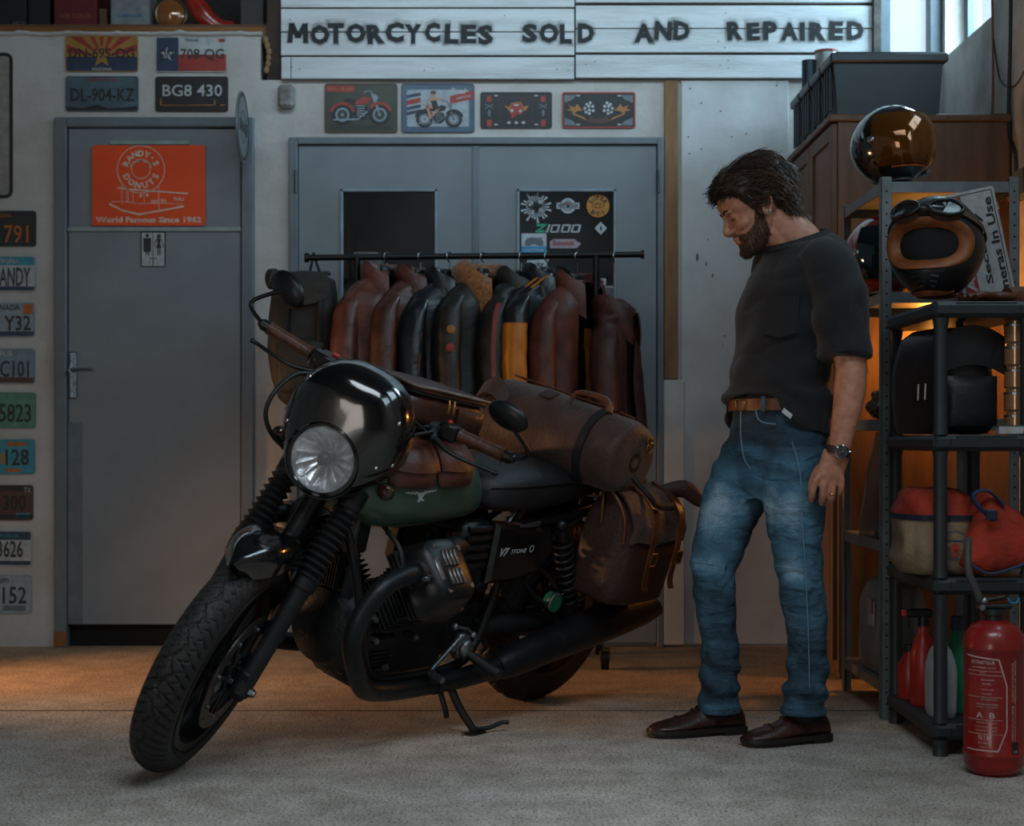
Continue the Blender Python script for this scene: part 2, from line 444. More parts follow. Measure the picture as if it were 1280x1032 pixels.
# ------------------------------------------------------------------ double door (door_2)
d = MB()
d.box(X2, WX(373), -.03, .10, 0, WZ(173), .003); d.box(WX(821), X3, -.03, .10, 0, WZ(173), .003)
d.box(WX(373), WX(821), -.03, .10, WZ(181.5), WZ(173), .003)
door2 = struct('door_2', d, m_frame)
def door_leaf(x0, x1, w0, w1, ztop=WZ(182.5), wb=WZ(556)):
    m = MB()
    zt = WZ(237); zb = .02
    m.box(x0, w0, -.012, .04, zb, ztop); m.box(w1, x1, -.012, .04, zb, ztop)
    m.box(w0, w1, -.012, .04, zt, ztop); m.box(w0, w1, -.012, .04, zb, wb)
    l = m.build('door_leaf', m_grey, door2)
    b = MB(); t = .011
    b.box(w0, w0+t, -.024, .0, wb, zt, .002); b.box(w1-t, w1, -.024, .0, wb, zt, .002)
    b.box(w0, w1, -.024, .0, zt-t, zt, .002); b.box(w0, w1, -.024, .0, wb, wb+t, .002)
    b.build('glazing_bead', mat('pale_bead', '7b8b96', .45), l)
    g = MB().box(w0+.005, w1-.005, .006, .012, wb, zt).build('pane', m_glass, l, 0)
    return l, g
lf1, gl1 = door_leaf(WX(374), WX(591), WX(426), WX(547))
lf2, gl2 = door_leaf(WX(593), WX(820), WX(646), WX(770))
MB().box(WX(590.5), WX(599), -.02, .0, .02, WZ(183), .002).build('overlap_strip', m_frame, lf2)
for px, py in ((371, 228), (822, 228), (371, 700), (822, 700)):
    MB().cyl((WX(px), -.034, WZ(py+14)), (WX(px), -.034, WZ(py-14)), .0065, 10).build('hinge', mat('hinge_steel', '4c5359', .4, .6), door2)
# dim store room behind the double door
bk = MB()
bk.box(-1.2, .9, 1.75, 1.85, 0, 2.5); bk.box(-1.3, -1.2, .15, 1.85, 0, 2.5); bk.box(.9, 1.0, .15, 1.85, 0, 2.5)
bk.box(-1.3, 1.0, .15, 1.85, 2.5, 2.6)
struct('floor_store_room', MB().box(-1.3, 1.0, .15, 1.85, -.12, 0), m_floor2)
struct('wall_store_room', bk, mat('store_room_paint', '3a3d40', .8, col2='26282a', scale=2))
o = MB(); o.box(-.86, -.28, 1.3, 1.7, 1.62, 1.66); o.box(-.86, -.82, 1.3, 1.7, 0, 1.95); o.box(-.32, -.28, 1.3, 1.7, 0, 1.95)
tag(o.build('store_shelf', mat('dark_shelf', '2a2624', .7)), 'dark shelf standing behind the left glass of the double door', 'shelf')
o = MB().box(-.80, -.66, 1.32, 1.6, 1.662, 1.80, .01)
tag(o.build('storage_box', mat('pale_carton', '77797a', .8)), 'pale small box on the shelf behind the left door glass', 'box')
o = MB().box(.44, .60, 1.2, 1.35, 0.002, 1.62, .01)
tag(o.build('cardboard_sheet', mat('pale_sheet', '8e9698', .7)), 'pale upright carton behind the right door glass', 'carton')
# ------------------------------------------------------------------ plank sign
sign = thing('plank_sign', 'white plank sign lettered MOTORCYCLES SOLD AND REPAIRED above the double door', 'sign', (.3, -.01, 2.36))
MB().box(WX(353), WX(1089), -.012, -.001, 2.365, 3.3).build('backing_board', mat('brown_backing', '5e3c24', .85, col2='2a1a10', scale=6), sign)
rowsL = [(13.5, 41.5), (43, 71), (73.5, 100.5), (-16, 11.5), (-47, -18), (-78, -49), (-109, -80), (-140, -111), (-171, -142)]
rowsR = [(9.5, 37.5), (38.7, 67.5), (71, 99.5), (-22, 5.5), (-53, -24), (-84, -55), (-115, -86), (-146, -117), (-174, -148)]
def plank(x0, x1, y0, y1, tl):
    m = MB(Matrix.Translation((WX((x0+x1)/2), -.012-.013, WZ((y0+y1)/2))) @ Matrix.Rotation(math.radians(tl), 4, 'Y'))
    a = (x1-x0)/600; h = (y1-y0)/600
    m.box(-a, a, -.006-random.random()*.003, .012, -h, h, .0018)
    p = m.build('plank', m_plank, sign)
    for xx in ([-a+.03, -a+.06] if a > .2 else [])+[a*.0+.01, .05, a-.03, a-.06]:
        q = MB(m.T).cyl((xx, -.0095, h*random.uniform(-.4, .4)), (xx, -.006, h*0+.0), .002, 6)
    return p
for i, (a, b) in enumerate(rowsL):
    if i == 2: plank(353, 364.3, a, b, 0); plank(365.2, 717.5, a, b, .05)
    else: plank(352.5, 717.5, a, b, random.uniform(-.06, .06))
for i, (a, b) in enumerate(rowsR): plank(719.3, 1088, a, b, random.uniform(-.04, .1))
for (px, py) in ((366, 86), (376, 88), (531, 90), (542, 88), (696, 89), (710, 90), (732, 83), (743, 79), (899, 84), (909, 78), (909, 87), (970, 105), (906, 19), (905, 62), (897, 54), (364, 27), (631, 22)):
    MB().cyl((WX(px), -.0345, WZ(py)), (WX(px), -.03, WZ(py)), .0024, 7).build('nail_head', MATS['nail_iron'], sign)
# sprayed stencil letters: (letter, centre x, centre y, w, h, tilt) in photo pixels on the plank plane
LT = [('M', 374, 44, 27, 24, -2), ('O', 401, 46, 25, 24, 0), ('T', 421, 44, 21, 25, 0), ('O', 446, 44, 25, 24, 0), ('R', 470, 45, 22, 24, 5), ('C', 494, 43, 24, 25, 0), ('Y', 517, 45, 22, 24, 0), ('C', 541, 43, 20, 24, 0), ('L', 565, 45, 18, 24, -2), ('E', 586, 45, 20, 23, 0), ('S', 607, 46, 20, 24, 3),
      ('S', 662, 44, 20, 23, 0), ('O', 686, 44, 25, 24, 0), ('L', 707, 45, 16, 24, 0), ('D', 732, 44, 21, 24, 0),
      ('A', 804, 44, 25, 23, 0), ('N', 828, 41, 22, 23, -3), ('D', 851, 41, 21, 23, -3),
      ('R', 917, 41, 20, 23, 3), ('E', 940, 42, 17, 22, 3), ('P', 961, 41, 18, 23, 0), ('A', 985, 42, 22, 22, 0), ('I', 1001, 42, 7, 23, 0), ('R', 1020, 42, 21, 23, 0), ('E', 1043, 41, 18, 23, -2), ('D', 1067, 41, 21, 23, 0)]
m_ink = mat('black_spray_paint', '191b1d', .7, var=.2, scale=50)
def haze_mat():
    m = bpy.data.materials.new('spray_paint_haze'); m.use_nodes = True
    nt = m.node_tree; N = nt.nodes; L = nt.links; b = N['Principled BSDF']
    b.inputs['Base Color'].default_value = (.012, .013, .014, 1); b.inputs['Roughness'].default_value = .8
    tc = N.new('ShaderNodeTexCoord'); n = N.new('ShaderNodeTexNoise'); n.inputs['Scale'].default_value = 30; n.inputs['Detail'].default_value = 8
    L.new(tc.outputs['Object'], n.inputs['Vector'])
    r = N.new('ShaderNodeMapRange'); r.inputs[1].default_value = .3; r.inputs[2].default_value = .7; r.inputs[3].default_value = .04; r.inputs[4].default_value = .26
    L.new(n.outputs['Fac'], r.inputs[0]); L.new(r.outputs[0], b.inputs['Alpha'])
    return m
m_haze = haze_mat()
H1 = MB(); H2 = MB()
def letter(mb, c, w_, h_, T, bold):
    if c != 'M': return fit(mb, c, w_, h_, T, 0, bold)
    g = h_*(.20+bold*1.3); a, b = w_/2-g/2, h_/2
    for (x0, y0, x1, y1) in ((-a, -b, -a*.86, b), (-a*.86, b, 0, -b*.5), (0, -b*.5, a*.86, b), (a*.86, b, a, -b)):
        mb.add([(x0-g/2, y0, 0), (x0+g/2, y0, 0), (x1+g/2, y1, 0), (x1-g/2, y1, 0)], [(0, 1, 2, 3)], T @ Matrix.Translation((0, 0, .00002*x0)))
for (c, x, y, ww, hh, tl) in LT:
    LM = MB(); letter(LM, c, (ww-1)/300, hh/300, wallT(WX(x), WZ(y), -.0352, tl), .05); LM.build('stencil_letter', m_ink, sign, 0)
    if c != 'M':
        letter(H1, c, (ww+2)/300, (hh+4)/300, wallT(WX(x), WZ(y), -.0350, tl), .06)
        letter(H2, c, (ww+6)/300, (hh+9)/300, wallT(WX(x), WZ(y-1), -.0348, tl), .08)
    else: letter(H1, c, (ww+2)/300, (hh+3)/300, wallT(WX(x), WZ(y), -.0350, tl), .08)
tag(H1.build('paint_overspray', m_haze, sign, 0), kind='stuff'); tag(H2.build('paint_overspray', m_haze, sign, 0), kind='stuff')
# ------------------------------------------------------------------ flat things on the wall
def rrect(w, h, r, n=4):
    P = []
    for cx, cy, a0 in ((w/2-r, h/2-r, 0), (-w/2+r, h/2-r, 90), (-w/2+r, -h/2+r, 180), (w/2-r, -h/2+r, 270)):
        for i in range(n+1):
            a = math.radians(a0+90*i/n); P.append((cx+r*math.cos(a), cy+r*math.sin(a)))
    return P
def flat(mb, poly, z=.0012, T=None):
    return mb.add([(x, y, z) for x, y in poly], [tuple(range(len(poly)))], T)
def disc(cx, cy, r, n=24, r2=None):
    return [(cx+r*math.cos(2*PI*i/n), cy+(r2 or r)*math.sin(2*PI*i/n)) for i in range(n)]
def ringp(mb, cx, cy, r0, r1, z, T, n=32, a0=0, a1=2*PI):
    vs = []; fs = []
    for i in range(n+1):
        a = a0+(a1-a0)*i/n
        vs += [(cx+r0*math.cos(a), cy+r0*math.sin(a), z), (cx+r1*math.cos(a), cy+r1*math.sin(a), z)]
    fs = [(2*i, 2*i+1, 2*i+3, 2*i+2) for i in range(n)]
    return mb.add(vs, fs, T)
def line(mb, pts, wd, z, T):
    for a, b in zip(pts[:-1], pts[1:]):
        dx, dy = b[0]-a[0], b[1]-a[1]; l = math.hypot(dx, dy) or 1; nx, ny = -dy/l*wd/2, dx/l*wd/2
        ex, ey = dx/l*wd*.3, dy/l*wd*.3
        mb.add([(a[0]+nx-ex, a[1]+ny-ey, z), (a[0]-nx-ex, a[1]-ny-ey, z), (b[0]-nx+ex, b[1]-ny+ey, z), (b[0]+nx+ex, b[1]+ny+ey, z)], [(0, 1, 2, 3)], T)
    return mb
def pc(name, col, rough=.5, **k): return mat('print_'+name, col, rough, var=k.pop('var', .12), scale=k.pop('scale', 25), **k)
P_ink = pc('dark_ink', '1d1f22'); P_white = pc('white', 'a3a7a8'); P_navy = pc('navy', '22314a'); P_red = pc('red', '8e2c22')
P_yel = pc('yellow', '946c2c'); P_cyan = pc('cyan', '2f8496'); P_orange = pc('orange', 'a4581e'); P_grey = pc('grey', '5c666c')
P_brown = pc('brown', '4b2c20'); P_black = pc('black', '141517'); P_skin = pc('skin', 'a9785c'); P_gold = pc('gold', '9a6626')
def panel(name, label, cat, x0, y0, x1, y1, m, r=.008, y=-.004, th=.003, group=None, rot=0):
    """flat panel hung on the back wall, given by its corners in wall pixels; returns object, frame, w, h"""
    cx, cy = (x0+x1)/2, (y0+y1)/2; w_, h_ = (x1-x0)/300, (y1-y0)/300
    T = wallT(WX(cx), WZ(cy), y, rot)
    mb = MB(); mb.prism(rrect(w_, h_, r), -th, 0, T)
    # raised rim
    o = mb.build(name, m, None, 30); tag(o, label, cat, group)
    return o, T, w_, h_
def pr(o, name, m, fn, label=None):
    mb = MB(); fn(mb); q = mb.build(name, m, o, 0)
    if mb.nadd > 1: q['kind'] = 'stuff'
    if label: q['label'] = label
    return q
def rect(x0, x1, y0, y1): return [(x0, y0), (x1, y0), (x1, y1), (x0, y1)]
def rim(o, T, w_, h_, r, m, t=.003, name='rim'):
    mb = MB(); A = rrect(w_, h_, r); B = rrect(w_-2*t, h_-2*t, max(r-t, .001))
    n = len(A)
    vs = [(x, y, 0) for x, y in A]+[(x, y, .002) for x, y in A]+[(x, y, .002) for x, y in B]+[(x, y, .0) for x, y in B]
    fs = []
    for k in range(3):
        fs += [(k*n+i, k*n+(i+1) % n, (k+1)*n+(i+1) % n, (k+1)*n+i) for i in range(n)]
    mb.add(vs, fs, T); return mb.build(name, m, o, 40)
def holes(o, T, w_, h_, m=None):
    mb = MB()
    for sx in (-1, 1):
        for sy in (-1, 1): flat(mb, [(x+sx*w_*.28, y+sy*h_*.40) for x, y in rrect(.016, .006, .0029)], .0016, T)
    mb.build('bolt_slot', m or P_white, o, 0)
PLG = 'licence plates on the wall'
def lplate(x0, y0, x1, y1, base, num, nm, label, numrect, rotv=0):
    o, T, w_, h_ = panel('licence_plate', label, 'licence plate', x0, y0, x1, y1, base, .012, -.006, .003, PLG, rotv)
    rim(o, T, w_, h_, .012, base)
    a, b, c, d = numrect
    pr(o, 'number', nm, lambda mb: fit(mb, num, (b-a)*w_, (d-c)*h_, T @ Matrix.Translation(((a+b)/2*w_-w_/2, (c+d)/2*h_-h_/2, 0)), .0022, .012))
    return o, T, w_, h_
# four above the single door
o, T, w_, h_ = lplate(82.5, 45.5, 173, 90, P_yel, 'DN-695-QG', P_ink, 'plate with red and yellow sunrays reading DN-695-QG, upper left above the single grey door', (.05, .95, .33, .66))
def rays(mb):
    for k in range(7):
        a0 = math.radians(8+k*25.5); a1 = a0+math.radians(12.5); c = (0, -.012)
        def e(a):
            dx, dy = math.cos(a), math.sin(a); s = min(w_/2*.97/abs(dx) if dx else 9, (h_/2*.96+.012)/dy if dy > 0 else 9); return (c[0]+dx*s, c[1]+dy*s)
        flat(mb, [c, e(a0), e(a1)], .0004, T)
pr(o, 'sun_rays', P_red, rays)
pr(o, 'blue_field', P_navy, lambda mb: flat(mb, rect(-w_/2+.003, w_/2-.003, -h_/2+.003, -.012), .0008, T))
def star(cx, cy, r, rr=.4, n=5, rot=90):
    return [(cx+(r if i % 2 == 0 else r*rr)*math.cos(math.radians(rot+i*180/n)), cy+(r if i % 2 == 0 else r*rr)*math.sin(math.radians(rot+i*180/n))) for i in range(2*n)]
def starfan(mb, cx, cy, r, z, T, rr=.4, n=5, rot=90):
    s = star(cx, cy, r, rr, n, rot); mb.add([(cx, cy, z)]+[(x, y, z) for x, y in s], [(0, 1+i, 1+(i+1) % len(s)) for i in range(len(s))], T)
pr(o, 'star', P_yel, lambda mb: starfan(mb, 0, -.012, .05, .0012, T))
pr(o, 'state_name', P_white, lambda mb: fit(mb, 'ARIZONA', .085, .012, T @ Matrix.Translation((0, -h_/2+.011, 0)), .0016, .02))
o, T, w_, h_ = lplate(195, 46.5, 284, 90.5, P_white, '708-QG', P_ink, 'plate with blue, white and red fields reading 708-QG, upper right above the single grey door', (.35, .96, .33, .66))
pr(o, 'blue_field', P_navy, lambda mb: flat(mb, rect(-w_/2+.002, -w_/2+.095, -h_/2+.002, h_/2-.002), .0006, T))
pr(o, 'red_field', P_red, lambda mb: flat(mb, rect(-w_/2+.095, w_/2-.002, -h_/2+.002, 0), .0006, T))
pr(o, 'star', P_white, lambda mb: starfan(mb, -w_/2+.048, 0, .032, .001, T))
pr(o, 'number', P_ink, lambda mb: fit(mb, 'DN', .05, .048, T @ Matrix.Translation((-w_/2+.046, -.002, 0)), .0018, .012))
pr(o, 'state_name', P_navy, lambda mb: fit(mb, 'TEXAS', .058, .012, T @ Matrix.Translation((0, h_/2-.014, 0)), .0016, .02))
pr(o, 'small_flag', P_red, lambda mb: flat(mb, rect(w_/2-.035, w_/2-.008, h_/2-.022, h_/2-.008), .001, T))
o, T, w_, h_ = lplate(82.5, 95.5, 173.5, 139.5, pc('slate_blue', '4f6470', scale=9, col2='36464e'), 'DL-904-KZ', P_ink, 'grey-blue plate reading DL-904-KZ, lower left above the single grey door', (.07, .95, .28, .66))
pr(o, 'state_name', P_red, lambda mb: fit(mb, 'California', .115, .014, T @ Matrix.Translation((0, h_/2-.014, 0)), .0016, 0, .3))
pr(o, 'dark_shoreline', P_ink, lambda mb: flat(mb, [(-w_/2+.004, -h_/2+.004), (w_/2-.004, -h_/2+.004), (w_/2-.004, -h_/2+.022), (.03, -h_/2+.012), (-.02, -h_/2+.028), (-.08, -h_/2+.014), (-w_/2+.004, -h_/2+.02)], .0008, T))
o, T, w_, h_ = lplate(194.5, 96, 285.5, 139.8, pc('night', '1c1614', scale=12, col2='0e0d0f'), 'BG8 430', P_white, 'black night-skyline plate reading BG8 430, lower right above the single grey door', (.10, .92, .43, .77))
pr(o, 'skyline', P_gold, lambda mb: [flat(mb, rect(-w_/2+a, -w_/2+a+b, -h_/2+.025, -h_/2+.025+c), .0008, T) for a, b, c in ((.02, .006, .03), (.03, .1, .003), (.14, .1, .004), (.245, .005, .025), (.06, .15, .002), (.27, .02, .004))])
# left column
col = [
 (-45, 263.5, 45.5, 308, P_ink, '791', P_orange, (.56, .90, .10, .60), 'blackened plate with orange 791, topmost in the left column beside the single door'),
 (-45, 320, 45, 364, P_white, 'ANDY', P_navy, (.50, .93, .15, .68), 'white plate with a blue top band reading ANDY, left column'),
 (-46, 378.5, 43.5, 421, pc('pale_blue_plate', '7f8f98'), 'Y32', P_ink, (.58, .95, .18, .62), 'pale plate with orange corner square reading Y32, left column'),
 (-46, 435.5, 44, 479, pc('blue_grey_plate', '6b7f8c'), 'C101', P_ink, (.52, .92, .18, .66), 'blue-grey plate with a brown foot band reading C101, left column'),
 (-46, 490, 45, 534.5, pc('sea_green', '4c7d69'), '5823', P_ink, (.50, .94, .16, .68), 'sea green plate reading 5823, left column'),
 (-47, 549, 44, 592.5, P_cyan, '128', P_ink, (.60, .92, .25, .72), 'turquoise plate reading 128, left column'),
 (-48, 606, 42, 650, P_brown, '300', P_black, (.58, .90, .28, .72), 'rusty brown plate reading 300 with a small blue tag, left column'),
 (-49, 663, 40, 706.5, P_white, '3626', P_ink, (.52, .88, .24, .72), 'white plate with blue top band reading 3626 above the lowest plate, left column'),
 (-50, 718.5, 40, 766, pc('pale_plate', '8d979c'), '152', P_ink, (.60, .93, .25, .70), 'pale grey plate reading 152, lowest in the left column beside the single door'),
]
for i, (x0, y0, x1, y1, b, n, nm, nr, lb) in enumerate(col):
    o, T, w_, h_ = lplate(x0, y0, x1, y1, b, n, nm, lb, nr, random.uniform(-.6, .6))
    def band(y0_, y1_, m, nmn='colour_band', x0_=-.49, x1_=.49):
        pr(o, nmn, m, lambda mb: flat(mb, rect(x0_*w_, x1_*w_, y0_*h_, y1_*h_), .0007, T))
    def nmz(s, m, cx, cy, ww, hh):
        pr(o, 'state_name', m, lambda mb: fit(mb, s, ww*w_, hh*h_, T @ Matrix.Translation((cx*w_, cy*h_, 0)), .0014, .01))
    if i == 0: nmz('ARIZONA', P_orange, .05, .36, .22, .1)
    if i == 1: band(.24, .48, P_cyan); band(-.48, -.36, P_navy); nmz('VIRGINIA', P_white, .12, .36, .30, .13)
    if i == 2: band(-.48, -.34, P_navy); band(.16, .46, P_orange, 'renewal_sticker', .34, .48); nmz('NADA', P_ink, .16, .36, .28, .17)
    if i == 3: band(-.48, -.32, P_brown); nmz('RS', P_white, .1, .36, .18, .14)
    if i == 5:
        band(-.2, .1, P_yel, 'star_sticker', .03, .09); band(.3, .42, P_orange, 'top_print', .12, .38); band(-.44, -.34, P_orange, 'foot_print', .1, .3)
    if i == 6: band(.34, .48, P_black); band(-.46, -.34, P_black); band(-.44, -.30, P_cyan, 'blue_tag', .26, .46); nmz('TX', P_white, .42, .36, .10, .14)
    if i == 7: band(.24, .48, P_navy); band(-.48, -.36, P_navy); nmz('CALIFORNIA', P_cyan, .12, .36, .4, .1)
    if i == 8: nmz('eum', P_ink, .08, .36, .2, .12); band(-.44, -.3, P_grey, 'foot_print', .1, .42)
# black outlined white board leaving the frame at the left
o, T, w_, h_ = panel('outlined_board', 'grey board with a black rounded outline cut by the left edge of the photo', 'board', -130, 66, 16.5, 248, pc('board_grey', '8c8985', .8), .03, -.004, .003)
rim(o, T, w_-.002, h_-.002, .03, P_black, .013, 'black_outline')
# ------------------------------------------------------------------ orange poster on the door
o, T, w_, h_ = panel('orange_poster', 'bright orange poster with a round doughnut drawing taped to the grey single door', 'poster', 117, 183, 258, 283, mat('orange_paper', 'dd4404', .55, var=.06, scale=3), .002, -.026, .002)
m_pr = pc('poster_white', 'c9b7a6', .6)
def PX(x): return (x-187.5)/300
def PY(y): return (233-y)/300
dn = (PX(178), PY(213))
def f(mb):
    ringp(mb, dn[0], dn[1], 29/300, 30/300, .0006, T); ringp(mb, dn[0], dn[1], 11/300, 12/300, .0006, T)
    ringp(mb, dn[0], dn[1]-.002, 11/300, 13.6/300, .0006, T, 20, .2, PI-.2)
    line(mb, [(PX(149), PY(236)), (PX(178), PY(239)), (PX(236), PY(243))], .006, .0006, T)
    line(mb, [(PX(139), PY(256)), (PX(155), PY(264)), (PX(176), PY(269)), (PX(231), PY(259))], .007, .0006, T)
    line(mb, [(PX(138), PY(256)), (PX(142), PY(253)), (PX(156), PY(253)), (PX(178), PY(256)), (PX(200), PY(255)), (PX(230), PY(256))], .002, .0006, T)
    for x, a, b in ((154, 232, 257), (160, 240, 253), (162, 240, 253), (168, 241, 254), (200, 232, 262), (182, 244, 255)): line(mb, [(PX(x), PY(a)), (PX(x+.5), PY(b))], .0022, .0006, T)
    line(mb, [(PX(160), PY(253)), (PX(170), PY(255)), (PX(185), PY(256))], .0025, .0006, T)
    for a, b in ((178, 246), (186, 245)): flat(mb, disc(PX(a), PY(b), .006, 8), .0006, T)
    for s, x, y, ww in (('DRIVE', 195, 253, 9), ('IN', 206, 252, 6), ('THRU', 225, 250, 13)): fit(mb, s, ww/300, 4.5/300, T @ Matrix.Translation((PX(x), PY(y), 0)), .0006, .01)
    for k, c in enumerate("RANDY'S"):
        a = math.radians(158-k*22.6); r = 20/300
        text(mb, c, .034, T @ Matrix.Translation((dn[0]+r*math.cos(a), dn[1]+r*math.sin(a), 0)) @ Matrix.Rotation(a-PI/2, 4, 'Z'), .0006, .0016)
    for k, c in enumerate('DONUTS'):
        a = math.radians(208+k*25.5); r = 20/300
        text(mb, c, .034, T @ Matrix.Translation((dn[0]+r*math.cos(a), dn[1]+r*math.sin(a), 0)) @ Matrix.Rotation(a+PI/2, 4, 'Z'), .0006, .0016)
    fit(mb, 'World Famous Since 1962', 132/300, 7.6/300, T @ Matrix.Translation((PX(187.5), PY(275.5), 0)), .0006, .035)
pr(o, 'poster_print', m_pr, f)
pr(o, 'drawing_pin', P_grey, lambda mb: [flat(mb, disc(sx*.228, sy*.158, .003, 8), .0012, T) for sx in (-1, 1) for sy in (-1, 1)])
# ------------------------------------------------------------------ toilet sign
o, T, w_, h_ = panel('toilet_sign', 'small black and white toilet sign with a man and a woman on the single door', 'sign', 176.5, 289.5, 208, 334, P_ink, .003, -.014, .002)
pr(o, 'white_panel', P_white, lambda mb: (flat(mb, rect(-.047, -.002, -.070, .068), .0004, T), flat(mb, rect(.001, .047, -.070, .068), .0004, T)))
def f(mb):
    flat(mb, disc(-.024, .056, .0075, 12), .001, T); flat(mb, [(-.040, .046), (-.008, .046), (-.008, -.008), (-.013, -.012), (-.035, -.012), (-.040, -.008)], .001, T)
    flat(mb, rect(-.031, -.026, -.026, -.010), .001, T); flat(mb, rect(-.022, -.017, -.026, -.010), .001, T)
    flat(mb, disc(.024, .053, .009, 12), .001, T); flat(mb, [(.016, .044), (.032, .044), (.030, .022), (.036, .004), (.012, .004), (.018, .022)], .001, T)
    flat(mb, rect(.018, .023, -.026, .005), .001, T); flat(mb, rect(.026, .031, -.026, .005), .001, T)
    line(mb, [(.015, .042), (.007, .022), (.008, .012)], .004, .001, T); line(mb, [(.033, .042), (.041, .022), (.044, .008)], .004, .001, T)
    fit(mb, 'BAD', .034, .010, T @ Matrix.Translation((.002, -.038, 0)), .001, .0)
    ringp(mb, .002, -.056, .005, .006, .001, T, 14); line(mb, [(-.014, -.049), (-.014, -.062)], .002, .001, T); line(mb, [(.018, -.049), (.018, -.062)], .002, .001, T)
pr(o, 'figures', P_ink, f)
# ------------------------------------------------------------------ round sign that juts out from the wall by the door
o = thing('round_sign', 'round sign seen almost edge-on, jutting from the wall right of the single door', 'sign', (WX(311), -.02, WZ(168)))
Tm = Matrix.Translation((WX(311), -.16, WZ(168))) @ Matrix.Rotation(math.radians(90), 4, 'Z') @ Matrix.Rotation(PI/2, 4, 'X')
MB().lathe([(.143, -.004), (.145, 0), (.143, .004)], Tm, 40).build('disc', pc('grey_metal_sign', '6d757a', .35, metal=.3), o)
g = MB(); ringp(g, 0, 0, .125, .137, .0047, Tm); ringp(g, 0, 0, .060, .066, .0047, Tm); fit(g, 'GARAGE', .2, .05, Tm, .0047, .02)
ringp(g, 0, 0, .125, .137, -.0047, Tm); g.build('sign_print', P_ink, o, 0)
MB().cyl((WX(311), -.03, WZ(168)), (WX(311), -.0, WZ(168)), .008).build('wall_bracket', m_metal, o)
# ------------------------------------------------------------------ four pressed metal pictures above the double door
def motorcycle_print(T, s, ox, oy, body, flip=1, wheelc=P_white, o=None):
    def X(x): return ox+flip*x*s
    def Y(y): return oy+y*s
    def tyres(mb):
        for cx in (-.62, .62): ringp(mb, X(cx), Y(-.25), .24*s, .36*s, .0010, T, 24)
        flat(mb, [(X(-.75), Y(.05)), (X(-.15), Y(.1)), (X(-.1), Y(.25)), (X(-.5), Y(.3))], .0010, T)
        flat(mb, disc(X(0), Y(-.18), .26*s, 14), .0008, T)
    pr(o, 'printed_tyres', P_black, tyres)
    def met(mb):
        for cx in (-.62, .62): ringp(mb, X(cx), Y(-.25), .17*s, .235*s, .0012, T, 20); flat(mb, disc(X(cx), Y(-.25), .05*s, 10), .0013, T)
        for a in range(5): flat(mb, rect(min(X(-.14), X(.12)), max(X(-.14), X(.12)), Y(-.3+a*.08), Y(-.265+a*.08)), .0013, T)
        line(mb, [(X(.62), Y(-.25)), (X(.36), Y(.42))], .05*s, .0013, T); line(mb, [(X(.62), Y(-.25)), (X(.44), Y(.42))], .04*s, .0013, T)
        line(mb, [(X(.1), Y(.5)), (X(.3), Y(.55)), (X(.4), Y(.42))], .035*s, .0013, T)
        flat(mb, disc(X(.48), Y(.32), .09*s, 12), .0014, T)
        line(mb, [(X(-.9), Y(-.42)), (X(-.1), Y(-.40)), (X(.2), Y(-.15))], .05*s, .0013, T)
    pr(o, 'printed_metal', wheelc, met)
    def bod(mb):
        flat(mb, [(X(-.2), Y(.05)), (X(.25), Y(.12)), (X(.32), Y(.3)), (X(.1), Y(.36)), (X(-.2), Y(.2))], .0014, T)
        for c, a0, a1 in ((-.62, .25, 2.9), (.62, .3, 2.5)):
            if flip < 0: a0, a1 = PI-a1, PI-a0
            ringp(mb, X(c), Y(-.25), .33*s, .43*s, .0015, T, 14, a0, a1)
    pr(o, 'printed_body', body, bod)
o, T, w_, h_ = panel('metal_picture', 'olive metal picture with a red vintage motorcycle above the double door', 'metal sign', 406, 105, 497, 166, pc('olive', '3a4233', col2='2c2f25', scale=5), .012, -.006, .003)
rim(o, T, w_, h_, .012, P_brown, .004)
motorcycle_print(T, .125, 0, .004, P_red, 1, pc('steel_blue', '7b8794'), o)
pr(o, 'red_caption', P_red, lambda mb: flat(mb, rect(-w_/2+.005, -w_/2+.125, h_/2-.034, h_/2-.008), .0006, T))
pr(o, 'caption_text', P_yel, lambda mb: fit(mb, '1951 - Model', .10, .010, T @ Matrix.Translation((-w_/2+.065, h_/2-.021, 0)), .0009, .01))
pr(o, 'maker_text', P_ink, lambda mb: fit(mb, 'HARLEY-DAVIDSON', .26, .018, T @ Matrix.Translation((0, -h_/2+.019, 0)), .0016, .01))
o, T, w_, h_ = panel('metal_picture', 'blue-edged metal picture of a woman on a motorcycle above the double door', 'metal sign', 502, 105, 593, 166, pc('blue_edge', '41566a', scale=8), .012, -.006, .003)
rim(o, T, w_, h_, .012, P_navy, .003)
pr(o, 'pale_field', pc('pale_field', '8d979d'), lambda mb: flat(mb, rrect(w_-.045, h_-.05, .006), .0004, T))
pr(o, 'stripe', P_navy, lambda mb: [flat(mb, [(-w_/2+.022, b), (-w_/2+.08, b+.012), (-w_/2+.08, b+.026), (-w_/2+.022, b+.014)], .0006, T) for b in (.04, -.01, -.03)])
pr(o, 'stripe', P_red, lambda mb: (flat(mb, [(-w_/2+.022, .012), (-w_/2+.08, .024), (-w_/2+.08, .045), (-w_/2+.022, .032)], .0007, T), flat(mb, [(.05, .018), (w_/2-.004, .038), (w_/2-.004, .075), (.05, .05)], .0007, T)))
motorcycle_print(T, .098, .005, -.022, P_black, 1, P_grey, o)
